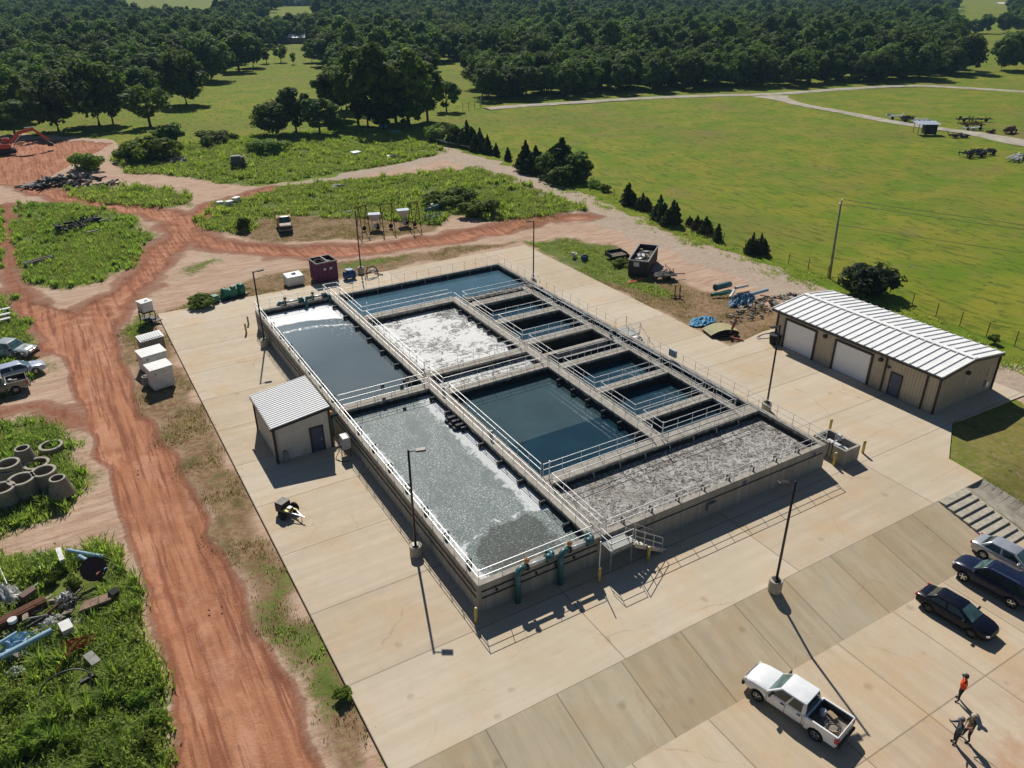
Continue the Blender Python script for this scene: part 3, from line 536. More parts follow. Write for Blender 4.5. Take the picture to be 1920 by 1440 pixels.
# big building: local frame with x 0 at its front wall, +x away from the tank
bd = thing('metal_building', 'long tan metal building with white ribbed gable roof and two roll-up doors', 'building', (45.1, .75, 0), R_(.6))
DX, DY, EV, RG = 8.85, 17.5, 3.6, 4.12
b = MB(); b.prism([(0, 0), (DX, 0), (DX, DY), (0, DY)], 0, EV-.02)
for y in (0, DY): b.add([(0, y, EV-.03), (DX, y, EV-.03), (DX/2, y, RG-.06)], [(0, 1, 2)])
siding(b, (0, 0), (0, DY), 0, EV-.1, EV-.1, (-1, 0), skip=((12.67, 16.58, 3.13), (6.42, 10.58, 3.13), (3.25, 4.45, 2.26))); siding(b, (0, 0), (DX/2, 0), 0, EV-.05, RG-.1, (0, -1)); siding(b, (DX/2, 0), (DX, 0), 0, RG-.1, EV-.05, (0, -1)); siding(b, (DX, 0), (DX, DY), 0, EV-.1, EV-.1, (1, 0))
b.obj('wall', M_TAN, bd)
for sgn, x0, x1 in ((1, -.22, DX/2), (-1, DX+.22, DX/2)):
    zt = EV-.03; b = MB(); ya, yb = -.2, DY+.75
    q = [(x0, ya, zt), (x1, ya, RG), (x1, yb, RG), (x0, yb, zt)]
    b.add([(x, y, z) for x, y, z in q]+[(x, y, z+.09) for x, y, z in q], [(0, 1, 2, 3), (4, 5, 6, 7), (0, 1, 5, 4), (1, 2, 6, 5), (2, 3, 7, 6), (3, 0, 4, 7)])
    n = 24
    for i in range(n+1):
        y = ya+.03+(yb-ya-.06)*i/n; m = Vector(((x0+x1)/2, y, (zt+RG)/2+.13)); L = math.hypot(x1-x0, RG-zt); b.box(m, (L, .10, .11), 0, 0, -math.atan2(RG-zt, x1-x0) if sgn > 0 else -math.atan2(RG-zt, x1-x0))
    b.obj('roof_panel', M_ROOF, bd)
    MB().box((x0-.05*sgn, (ya+yb)/2, zt-.05), (.12, yb-ya, .2)).obj('gutter', M_TRIM, bd)
MB().box((DX/2, DY/2+.27, RG+.16), (.5, DY+.9, .1)).obj('ridge_cap', M_ROOF, bd, bevel=.03)
for y, h in ((-.23, 0), (DY+.78, 0)):
    b = MB()
    for x0, x1, za, zb in ((-.25, DX/2, EV-.02, RG+.05), (DX/2, DX+.25, RG+.05, EV-.02)): b.plate([(x0, y, za-.2), (x1, y, zb-.2), (x1, y, zb), (x0, y, za)], .04)
    b.obj('gable_trim', M_TRIM, bd)
for x, y in ((-.05, -.05), (-.05, DY+.05), (DX+.05, -.05), (DX+.05, DY+.05)): MB().box((x, y, EV/2-.06), (.16, .16, EV-.14)).obj('corner_trim', M_TRIM, bd)
for y in (5.05, 1.1): MB().box((-.1, y, EV/2-.06), (.13, .13, EV-.2)).obj('downspout', M_TRIM, bd)
for y0, y1 in ((12.85, 16.4), (6.6, 10.4)):
    b = MB(); b.bx(-.02, .06, y0, y1, .02, 2.95); 
    for z in (.62, 1.22, 1.82, 2.42): b.bx(-.027, .05, y0+.02, y1-.02, z, z+.03)
    f = b.obj('roll_up_door', M_DOOR, bd)
    b = MB(); b.bx(-.14, .02, y0-.18, y0, 0, 3.1); b.bx(-.14, .02, y1, y1+.18, 0, 3.1); b.bx(-.14, .02, y0, y1, 2.95, 3.12); b.obj('door_frame', M_TRIM, f)
d = MB().bx(-.06, .04, 3.35, 4.35, .02, 2.15).obj('entry_door', M_BDOOR, bd); b = MB(); b.bx(-.1, .02, 3.25, 3.35, 0, 2.25); b.bx(-.1, .02, 4.35, 4.45, 0, 2.25); b.bx(-.1, .02, 3.35, 4.35, 2.15, 2.25); b.obj('door_frame', M_TRIM, d); MB().box((-.1, 4.22, 1.05), (.08, .06, .12)).obj('handle', M_STEEL, d)
for y in (11.7, 5.6): light_box(bd, (0, y, 2.95), (-1, 0))
light_box(bd, (3.9, 0, 3.0), (0, -1)); MB().box((-.06, 4.75, 2.55), (.12, .25, .2)).obj('wall_vent', M_TRIM, bd); MB().box((7.6, -.12, .9), (.35, .22, .5)).obj('meter_box', M_STEEL, bd); MB().cyl((7.6, -.1, 0), (7.6, -.1, 2.4), .03, n=6).obj('meter_pipe', M_STEEL, bd)

sh = thing('metal_shed', 'small tan metal shed with single-slope ribbed roof against the tank wall', 'shed', (-5.6, 22.55, 0))
SX, SY, ZL, ZR = 4.4, 5.85, 3.1, 3.68
b = MB(); b.prism([(0, 0), (SX, 0), (SX, SY), (0, SY)], 0, [ZL, ZR, ZR, ZL]); siding(b, (0, 0), (SX, 0), 0, ZL-.06, ZR-.06, (0, -1), skip=((2.72, 3.85, 2.3),)); siding(b, (0, 0), (0, SY), 0, ZL-.1, ZL-.1, (-1, 0)); siding(b, (SX, 0), (SX, SY), 0, ZR-.1, ZR-.1, (1, 0)); b.obj('wall', M_PALE, sh)
sl = (ZR-ZL)/SX; x0, x1, ya, yb = -.2, SX+.15, -.18, SY+.18; za, zb = ZL+.02+sl*x0, ZL+.02+sl*x1; b = MB()
q = [(x0, ya, za), (x1, ya, zb), (x1, yb, zb), (x0, yb, za)]; b.add(q+[(x, y, z+.07) for x, y, z in q], [(0, 1, 2, 3), (4, 5, 6, 7), (0, 1, 5, 4), (1, 2, 6, 5), (2, 3, 7, 6), (3, 0, 4, 7)])
for i in range(21): y = ya+.03+(yb-ya-.06)*i/20; b.box(((x0+x1)/2, y, (za+zb)/2+.095), (math.hypot(x1-x0, zb-za), .07, .05), 0, 0, -math.atan2(zb-za, x1-x0))
b.obj('roof', M_ROOF, sh)
b = MB(); b.plate([(x0, ya-.03, za-.16), (x1, ya-.03, zb-.16), (x1, ya-.03, zb+.03), (x0, ya-.03, za+.03)], .04); b.bx(x0-.06, x0+.02, ya, yb, za-.15, za+.02); b.obj('eave_trim', M_TRIM, sh)
for x, y, z in ((-.04, -.04, ZL), (SX+.04, -.04, ZR), (-.04, SY+.04, ZL)): MB().box((x, y, z/2-.05), (.16, .16, z-.1)).obj('corner_trim', M_TRIM, sh)
MB().cyl((-.02, -.3, 0), (-.02, -.3, ZL-.1), .06, n=8).obj('downspout', M_TRIM, sh)
d = MB().bx(2.85, 3.75, -.05, .05, .02, 2.15).obj('door', M_BDOOR, sh); b = MB(); b.bx(2.72, 2.85, -.1, .02, 0, 2.28); b.bx(3.75, 3.85, -.1, .02, 0, 2.28); b.bx(2.85, 3.75, -.1, .02, 2.15, 2.28); b.obj('door_frame', M_TRIM, d); MB().box((3.62, -.09, 1.05), (.06, .06, .12)).obj('handle', M_STEEL, d)
MB().bx(.45, .75, -.4, -.1, 0, .95).obj('drum', mat('dull_drum', (.25, .25, .26), .6), sh, bevel=.05)
M_EARTH = mat('brass_valve', (.35, .22, .09), .5, .3, .5, .2)
for y, z in ((5.0, 2.2), (3.2, 2.3)):
    v = thing('blower_valve', 'orange topped valve on teal pipe between shed and tank, '+('far one' if y > 4 else 'near one'), 'valve', (-.55, 22.55+y-1.6, 0))
    MB().cyl((0, 0, 0), (0, 0, z-.35), .12, n=10).obj('pipe', M_TEAL, v, smooth=True); MB().cyl((-.5, 0, z-.4), (.5, 0, z-.4), .15, n=10).obj('branch', M_TEAL, v, smooth=True); MB().lathe([(0, 0), (.2, .02), (.24, .2), (.12, .34), (0, .36)], 12, (0, 0, z-.3)).obj('actuator', M_ORANGE, v, smooth=True); MB().cyl((-.08, 0, z-.4), (.08, 0, z-.4), .26, n=12).obj('flange', M_BLACK, v)
v = thing('transformer_box', 'pale electrical cabinet on legs between shed door and tank wall', 'cabinet', (-.6, 20.9, 0)); MB().bx(-.3, .3, -.45, .45, .7, 1.7).obj('cabinet', mat('cabinet_white', (.6, .6, .57), .5), v, bevel=.03)
for x in (-.25, .25):
    for y in (-.4, .4): MB().cyl((x, y, 0), (x, y, .7), .03, n=6).obj('leg', M_BLACK, v)
MB().tube([(-.3, 0, .9), (-.7, -.2, .5), (-1.0, -.3, .05), (-.7, -.9, .03), (-.2, -1.1, .03)], .03).obj('cable', M_BLACK, v)

# ------------------------------------------------------------------ lamp posts, bollards, vault
M_POLE = mat('bronze_pole', (.03, .024, .02), .45, .3, .5, .15)
def lamp_post(loc, H, head_az, label, base=.8):
    o = thing('lamp_post', label, 'lamp post', loc, head_az, 'lamp posts around the works yard')
    MB().lathe([(.42, -.05), (.42, base-.03), (.39, base), (.0, base)], 18).obj('base', M_CONC, o, smooth=False); MB().box((0, 0, base+.05), (.4, .4, .12)).obj('foot_plate', M_POLE, o)
    MB().cyl((0, 0, base), (0, 0, base+H), .085, .07, n=8).obj('pole', M_POLE, o, smooth=True)
    MB().cyl((0, 0, base+H-.1), (.5, 0, base+H-.02), .04, n=6).obj('arm', M_POLE, o); h = MB().box((.75, 0, base+H), (.65, .36, .12), 0, 0, R_(-6)).obj('lamp_head', M_POLE, o, bevel=.02); MB().box((.78, 0, base+H-.075), (.4, .26, .02), 0, 0, R_(-6)).obj('lens', M_LAMPG, h)
    return o
lamp_post((-.96, 6.84, 0), 7.3, R_(-25), 'dark lamp post on round concrete base beside the foam basin, near the tank corner')
lamp_post((16.65, -7.65, 0), 7.3, R_(160), 'dark lamp post standing at the top edge of the concrete apron')
lamp_post((32.67, 45.74, 0), 7.3, R_(180), 'dark lamp post behind the tank on the far right yard')
lamp_post((16.13, 61.0, 0), 7.3, R_(170), 'dark lamp post at the rear yard edge between blue valve and black frame')
lamp_post((-.58, 44.91, 0), 7.3, R_(0), 'dark lamp post beside the still grey basin, behind the shed')
lamp_post((33.3, 8.6, 0), 7.3, R_(180), 'dark lamp post between the tank and the metal building')
M_YEL = mat('bollard_yellow', (.52, .40, .10), .5, 0, .4, .12, dirt=(.35, .28, .12))
for (x, y), l in zip(((11.69, -1.5), (7.75, -1.5), (-.49, -.55), (34.66, -.24), (31.25, -.23), (35.2, 3.4), (-1.4, 49.3)),
    ('by the foot of the front steel stair', 'with a thin standpipe beside the front landing', 'at the near corner of the tank', 'right of the concrete vault, nearest the apron', 'at the right front corner of the tank', 'behind the concrete vault', 'at the back left corner of the tank')):
    o = thing('bollard', 'yellow pipe bollard '+l, 'bollard', (x, y, 0), 0, 'yellow bollards'); MB().lathe([(.11, -.1), (.11, 1.08), (.08, 1.14), (0, 1.16)], 12).obj('post', M_YEL, o, smooth=True); MB().lathe([(.0, 1.163), (.07, 1.15), (.105, 1.09), (.112, 1.05)], 12).obj('cap', mat('bollard_cap', (.62, .55, .32), .6), o)
    if 'standpipe' in l: MB().cyl((.05, .12, 0), (.05, .12, 3.1), .035, n=8).obj('standpipe', M_RAIL, o)
va = thing('concrete_vault', 'open rectangular concrete vault between tank and building', 'vault', (32.55, .55, 0))
b = MB()
for a in ((-.9, -.7, -1.25, 1.75), (.7, .9, -1.25, 1.75), (-.7, .7, -1.25, -1.05), (-.7, .7, 1.55, 1.75)): b.bx(*a, 0, 1.35)
b.obj('wall', M_TOUT, va, bevel=.015); MB().bx(-.7, .7, -1.05, 1.55, 0, .5).obj('floor', M_BLACK, va); MB().bx(-.18, .12, -.85, 1.0, .9, 1.05).obj('weir_trough', M_RAIL, va)
b = MB(); b.box((0, .1, 1.65), (.3, .3, .5)); b.cyl((-.5, .1, 1.36), (-.5, .1, 2.0), .04); b.box((-.2, .1, 1.42), (1.5, .12, .08)); b.obj('gate_actuator', M_STEEL, va)
for y in (-.1, .2): MB().cyl((-.93, y, .1), (-.93, y, 1.5), .03, n=6).obj('ladder_rail', M_BLACK, va)

# ------------------------------------------------------------------ vehicles (x forward, origin on the ground midway between the axles)
M_GLASS = mat('car_glass', (.018, .03, .03), .05, 0, .7, .25, 1.2); M_WIND = mat('windshield_glass', (.05, .11, .11), .05, 0, .8, .4, 1.6); M_TYRE = mat('tyre_rubber', (.016, .016, .017), .85, 0, .2); M_RIM = mat('alloy_rim', (.50, .50, .52), .3, .8, .5, .1)  # windshield is a paler copy of the glass, its lit teal painted in
M_PLAST = mat('black_plastic', (.022, .022, .024), .6); M_TAIL = mat('tail_lamp_red', (.42, .012, .014), .2, 0, .6, .05); M_HEAD = mat('head_lamp', (.75, .78, .8), .12, .2, .8, .05); M_CHROME = mat('chrome', (.65, .65, .66), .15, .95, .5, .05)
def paint(name, c, metal=.0, spec=.5, coat=.3): return mat(name, c, .28, metal, spec, .04, 1.5, coat=coat)
def boolean(o, cutters):
    for c in cutters:
        m = o.modifiers.new('cut', 'BOOLEAN'); m.operation = 'DIFFERENCE'; m.object = c; m.solver = 'EXACT'
    dg = bpy.context.evaluated_depsgraph_get(); dg.update(); me = bpy.data.meshes.new_from_object(o.evaluated_get(dg)); o.modifiers.clear(); o.data = me
    for c in cutters: bpy.data.objects.remove(c)
    sm = o.modifiers.new('edge', 'BEVEL'); sm.width = .025; sm.segments = 2; sm.limit_method = 'ANGLE'; sm.angle_limit = R_(38)
def hull(sections):                                  # sections: x, half width, bottom z, top z, crown
    vs = []; fs = []; 
    for x, w, zb, zt, cr in sections:
        h = zt-zb; half = [(w*.86, zb), (w*.97, zb+.12*h), (w, zb+.45*h), (w*.985, zb+.72*h), (w*.93, zt-.05*h), (w*.82, zt+cr*.35), (w*.42, zt+cr*.85)]
        vs += [(x, y, z) for y, z in half] + [(x, 0, zt+cr)] + [(x, -y, z) for y, z in reversed(half)]
    n = 15
    for i in range(len(sections)-1):
        for k in range(n): j = (k+1) % n; fs.append((i*n+k, i*n+j, (i+1)*n+j, (i+1)*n+k))
    fs.append(tuple(range(n))); fs.append(tuple((len(sections)-1)*n+k for k in reversed(range(n))))
    b = MB(); b.add(vs, fs); return b
def wheel(par, x, y, r, w, side, rim=M_RIM, name='wheel'):
    o = MB().lathe([(r*.62, -w/2), (r*.93, -w/2), (r, -w*.36), (r, w*.36), (r*.93, w/2), (r*.62, w/2), (r*.6, 0)], 22).xf(Matrix.Rotation(R_(90), 4, 'X')).obj(name, M_TYRE, par, smooth=True); o.location = (x, y, r)
    b = MB(); b.lathe([(0, .0), (r*.62, .0), (r*.66, .03), (r*.6, .05), (r*.55, .0)], 20); b.lathe([(0, .02), (r*.14, .05), (r*.16, .0)], 10)
    for k in range(5): t = k*2*math.pi/5; b.box((math.cos(t)*r*.32, math.sin(t)*r*.32, .035), (r*.5, r*.17, .03), t)
    m = Matrix.Rotation(R_(-90 if side > 0 else 90), 4, 'X'); m2 = Matrix.Translation((0, side*w*.36, 0)) @ m
    b.xf(m2).obj('rim', rim, o); MB().lathe([(0, -.02), (r*.58, -.02), (r*.58, .0), (0, 0)], 16).xf(m2).obj('brake', M_BLACK, o)
def cabin(o, pm, base, roof, zb, zr, crown=.05, bpill=.1, glass=M_GLASS):   # base/roof: (x rear, x front, half width)
    (bx0, bx1, bw), (rx0, rx1, rw) = base, roof
    B = [(bx0, -bw, zb), (bx1, -bw, zb), (bx1, bw, zb), (bx0, bw, zb)]; T = [(rx0, -rw, zr), (rx1, -rw, zr), (rx1, rw, zr), (rx0, rw, zr)]
    m = MB(); m.add(B+T, [(0, 3, 2, 1), (4, 5, 6, 7), (0, 1, 5, 4), (1, 2, 6, 5), (2, 3, 7, 6), (3, 0, 4, 7)]); m.obj('cabin', pm, o, bevel=.07, seg=3, smooth=True)
    rm = MB(); n = 6; vs = []
    for i in range(n+1):
        x = rx0+(rx1-rx0)*i/n; e = 1-abs(2*i/n-1)**3
        for j in range(n+1): y = -rw+2*rw*j/n; f = 1-abs(2*j/n-1)**3; vs.append((x, y, zr-.01+crown*min(e, f)*1.0))
    rm.add(vs, [(i*(n+1)+j, (i+1)*(n+1)+j, (i+1)*(n+1)+j+1, i*(n+1)+j+1) for i in range(n) for j in range(n)]); rm.obj('roof', pm, o, smooth=True)
    V = [Vector(p) for p in B+T]
    def lerp4(q, u0, u1, v0, v1):
        P = lambda u, v: (q[0]*(1-u)+q[1]*u)*(1-v)+(q[3]*(1-u)+q[2]*u)*v
        return [P(u0, v0), P(u1, v0), P(u1, v1), P(u0, v1)]
    MB().plate(lerp4([V[1], V[2], V[6], V[5]], .07, .93, .06, .9), .012, 0, .003).obj('windshield', M_WIND, o)
    MB().plate(lerp4([V[3], V[0], V[4], V[7]], .08, .92, .08, .88), .012, 0, .003).obj('rear_window', glass, o)
    for q in ([V[0], V[1], V[5], V[4]], [V[2], V[3], V[7], V[6]]):
        fl = q[0].x > q[1].x; mid = .5-bpill*.2 if not fl else .5+bpill*.2
        for u0, u1 in ((.09, mid-.03), (mid+.03, .90)): MB().plate(lerp4(q, u0, u1, .1, .86), .012, 0, .004).obj('window', glass, o)
def sedan(name, label, pm, loc, rz, L=4.55, wb=2.62, hgt=1.36, rim=M_RIM, cat='car', suv=False):
    o = thing(name, label, cat, loc, rz, None); h = .17 if suv else 0; f = L/2; w = .86+.03*suv; bel = .90+h*1.5
    s = [(-f, w*.72, .42+h, .72+h, .0), (-f+.1, w*.92, .3+h, .86+h*1.4, .01), (-f+.5, w*.99, .2+h, bel+.02, .03), (-wb/2, w, .19+h, bel+.02, .03), (-.3, w, .18+h, bel-.01, .02), (wb/2-.35, w, .18+h, bel-.02, .03), (wb/2+.1, w*.98, .19+h, bel-.05, .05), (f-.45, w*.95, .2+h, bel-.12, .06), (f-.12, w*.84, .26+h, bel-.22, .05), (f, w*.6, .36+h, bel-.36, .02)]
    bo = hull(s).obj('body', pm, o, smooth=True); cs = []
    for x in (-wb/2, wb/2):
        r = .33+.06*suv
        for y in (-1, 1): c = MB().cyl((x, y*(w-.26), r), (x, y*(w+.3), r), r+.055, n=24).obj('cut'); c.parent = o; cs.append(c)
    boolean(bo, cs); r = .325+.06*suv
    for x in (-wb/2, wb/2):
        for y in (-1, 1): wheel(o, x, y*(w-.11), r, .21, y, rim)
    if suv: cabin(o, pm, (-f+.14, wb/2-.28, w*.90), (-f+.42, wb/2-1.0, w*.74), bel, hgt, .05)
    else: cabin(o, pm, (-f+.52, wb/2-.12, w*.88), (-wb/2+.12, wb/2-1.02, w*.66), bel-.02, hgt, .06)
    for y in (-1, 1):
        MB().box((f-.17, y*w*.66, bel-.30), (.2, .3, .13), y*R_(-28)).obj('headlight', M_HEAD, o, bevel=.03); MB().box((-f+.07, y*w*.7, bel-.14), (.14, .34, .16), y*R_(14)).obj('tail_light', M_TAIL, o, bevel=.03)
        MB().box((wb/2-.52, y*(w+.02), bel+.07), (.14, .26, .13)).obj('mirror', pm, o, bevel=.03)
    MB().box((f-.03, 0, .42+h), (.06, 1.0, .2)).obj('grille', M_PLAST, o, bevel=.02); MB().box((0, 0, .2+h*.8), (wb-.7, w*2-.1, .06)).obj('sill', M_PLAST, o)
    if suv:
        for y in (-1, 1): MB().tube([(-1.5, y*.6, hgt+.04), (-1.4, y*.6, hgt+.1), (.1, y*.6, hgt+.1), (.2, y*.6, hgt+.04)], .025).obj('roof_rail', M_CHROME, o)
    return o
def pickup(name, label, pm, loc, rz, L=5.45, wb=3.36, cargo=True):
    o = thing(name, label, 'pickup truck', loc, rz); f0, f1 = -wb/2-1.12, wb/2+.97; w = .93; bc = -.98     # bc: back of the cab
    s = [(bc, w*.985, .38, 1.10, .0), (bc+.3, w, .36, 1.12, .02), (wb/2-.55, w, .36, 1.12, .03), (wb/2-.3, w*.99, .36, 1.13, .07), (wb/2+.4, w*.97, .4, 1.08, .09), (f1-.2, w*.92, .44, 1.0, .08), (f1-.04, w*.8, .5, .9, .04)]
    bo = hull(s).obj('body', pm, o, smooth=True)
    z1 = 1.16; cs2 = []
    arch = [(-wb/2+.45*math.cos(t), .37+.45*math.sin(t)) for t in np.linspace(math.pi*.97, .03*math.pi, 12)]
    prof = [(f0+.06, .42), (-wb/2-.45, .42)]+arch+[(-wb/2+.45, .42), (bc-.03, .42), (bc-.03, z1), (f0+.06, z1)]
    for y in (-1, 1):
        b = MB(); n = len(prof); ya, yb = y*w, y*(w-.09); b.add([(x, ya, z) for x, z in prof]+[(x, yb, z) for x, z in prof], [tuple(range(n)), tuple(reversed(range(n, 2*n)))]+[(i, (i+1) % n, n+(i+1) % n, n+i) for i in range(n)])
        b.obj('bed_side', pm, o, bevel=.02); MB().cyl((-wb/2, y*(w-.32), .37), (-wb/2, y*(w-.1), .37), .44, n=20).obj('wheel_well', M_BLACK, o)
    MB().bx(bc-.11, bc-.03, -w+.09, w-.09, .45, z1).obj('bed_front', pm, o)
    for y in (-1, 1):
        c = MB().cyl((wb/2, y*(w-.3), .37), (wb/2, y*(w+.3), .37), .45, n=24).obj('cut'); c.parent = o; cs2.append(c)
    boolean(bo, cs2)
    MB().bx(f0+.05, bc-.12, -w+.1, w-.1, .62, .68).obj('bed_floor', mat('bed_floor', (.20, .17, .14), .7, .2, .4, .3, 6), o); MB().bx(f0+.1, bc-.13, w-.135, w-.098, .685, z1-.08).obj('bed_liner', M_PLAST, o); MB().bx(f0+.1, bc-.13, -w+.098, -w+.135, .685, z1-.08).obj('bed_liner', M_PLAST, o); MB().bx(bc-.15, bc-.115, -w+.14, w-.14, .685, z1-.02).obj('bed_liner', M_PLAST, o)
    MB().bx(f0, f0+.055, -w+.02, w-.02, .5, z1-.01).obj('tailgate', pm, o, bevel=.02); MB().bx(f0-.14, f0-.01, -w+.04, w-.04, .4, .58).obj('rear_bumper', M_PLAST, o, bevel=.03); MB().box((f1+.02, 0, .52), (.16, w*1.75, .3)).obj('front_bumper', M_PLAST, o, bevel=.05); MB().box((f1-.03, 0, .82), (.08, 1.1, .26)).obj('grille', M_CHROME, o, bevel=.02)
    cabin(o, pm, (bc+.02, wb/2-.42, w*.95), (bc+.12, wb/2-1.12, w*.76), 1.1, 1.74, .05)
    for y in (-1, 1):
        for x in (-wb/2, wb/2): wheel(o, x, y*(w-.12), .37, .25, y)
        MB().box((f1-.1, y*w*.76, .86), (.14, .26, .22), y*R_(-16)).obj('headlight', M_HEAD, o, bevel=.03); MB().box((f0+.07, y*(w+.004), .88), (.17, .03, .34)).obj('tail_light', M_TAIL, o, bevel=.01); MB().box((f0-.012, y*(w-.08), .88), (.02, .15, .34)).obj('tail_light', M_TAIL, o)
        MB().box((wb/2-.72, y*(w+.08), 1.22), (.1, .3, .26)).obj('mirror', M_PLAST, o, bevel=.03)
        for x in (.28, -.66): MB().box((x, y*(w+.012), .98), (.2, .03, .05)).obj('door_handle', M_PLAST, o)
        b = MB(); 
        for x in (.12, -.86, 1.12): b.box((x if x < 1 else wb/2-.5, y*(w-.0015), .74), (.018, .012, .6))
        b.obj('door_seam', M_PLAST, o)
    if cargo:
        b = MB(); b.lathe([(.0, 0), (.17, .0), (.19, .3), (.14, .36), (0, .37)], 14, (bc-.42, -.25, .685)); b.obj('bucket', mat('pale_bucket', (.5, .52, .56), .5), o)
        b = MB(); p = []
        for k in range(40): t = k*.52; p.append((f0+.62+math.cos(t)*(.2+.006*k), .1+math.sin(t)*(.28+.004*k), .70+.004*k))
        b.tube(p, .022, 5); b.obj('hose_coil', M_BLACK, o, smooth=True); b = MB(); b.box((f0+.65, .45, .74), (.9, .12, .1), .5); b.box((f0+1.0, -.5, .76), (.5, .3, .18), -.3); b.obj('timber', mat('old_timber', (.30, .22, .13), .8), o)
    return o
def at_wheels(rear, front, side, z, half=.8):          # ground points of the near-side wheels -> centre and heading
    a, b = G(*rear, z), G(*front, z); d = (b-a).normalized(); n = Vector((-d.y, d.x, 0))*(-side)*half; c = (a+b)/2+n
    return (c.x, c.y, z), math.atan2(d.y, d.x)
M_WHITE = paint('white_paint', (.80, .81, .82)); M_NAVY = paint('navy_paint', (.008, .013, .040), 0, .3, .04); M_DKBLUE = paint('black_blue_paint', (.004, .005, .013), 0, .25, .03); M_SILVER = paint('silver_paint', (.50, .51, .54), .5)
p, a = at_wheels((1527, 1385), (1420, 1312), 1, LOT_Z); pickup('pickup_truck', 'white four-door pickup with hose and bucket in its open bed', M_WHITE, p, a, wb=3.34)
p, a = at_wheels((1738, 1147), (1818, 1195), -1, LOT_Z); sedan('black_sedan', 'black sedan parked between the white pickup and the navy SUV', M_DKBLUE, p, a, 4.5, 2.6, 1.33, rim=mat('dark_rim', (.09, .09, .09), .4, .6))
p, a = at_wheels((1895, 1140), (1802, 1088), 1, LOT_Z); sedan('navy_suv', 'dark navy SUV facing the apron with shiny wheels', M_NAVY, p, a, 4.85, 2.98, 1.74, rim=M_CHROME, cat='SUV', suv=True)
p2 = G(1841, 1047, LOT_Z); d = Vector((math.cos(a+math.pi), math.sin(a+math.pi), 0)); n = Vector((-d.y, d.x, 0)); c_ = p2+d*1.32+n*.8; sedan('silver_sedan', 'silver sedan parked at the foot of the concrete stairs', M_SILVER, (c_.x, c_.y, LOT_Z), a+math.pi, 4.6, 2.64, 1.36)

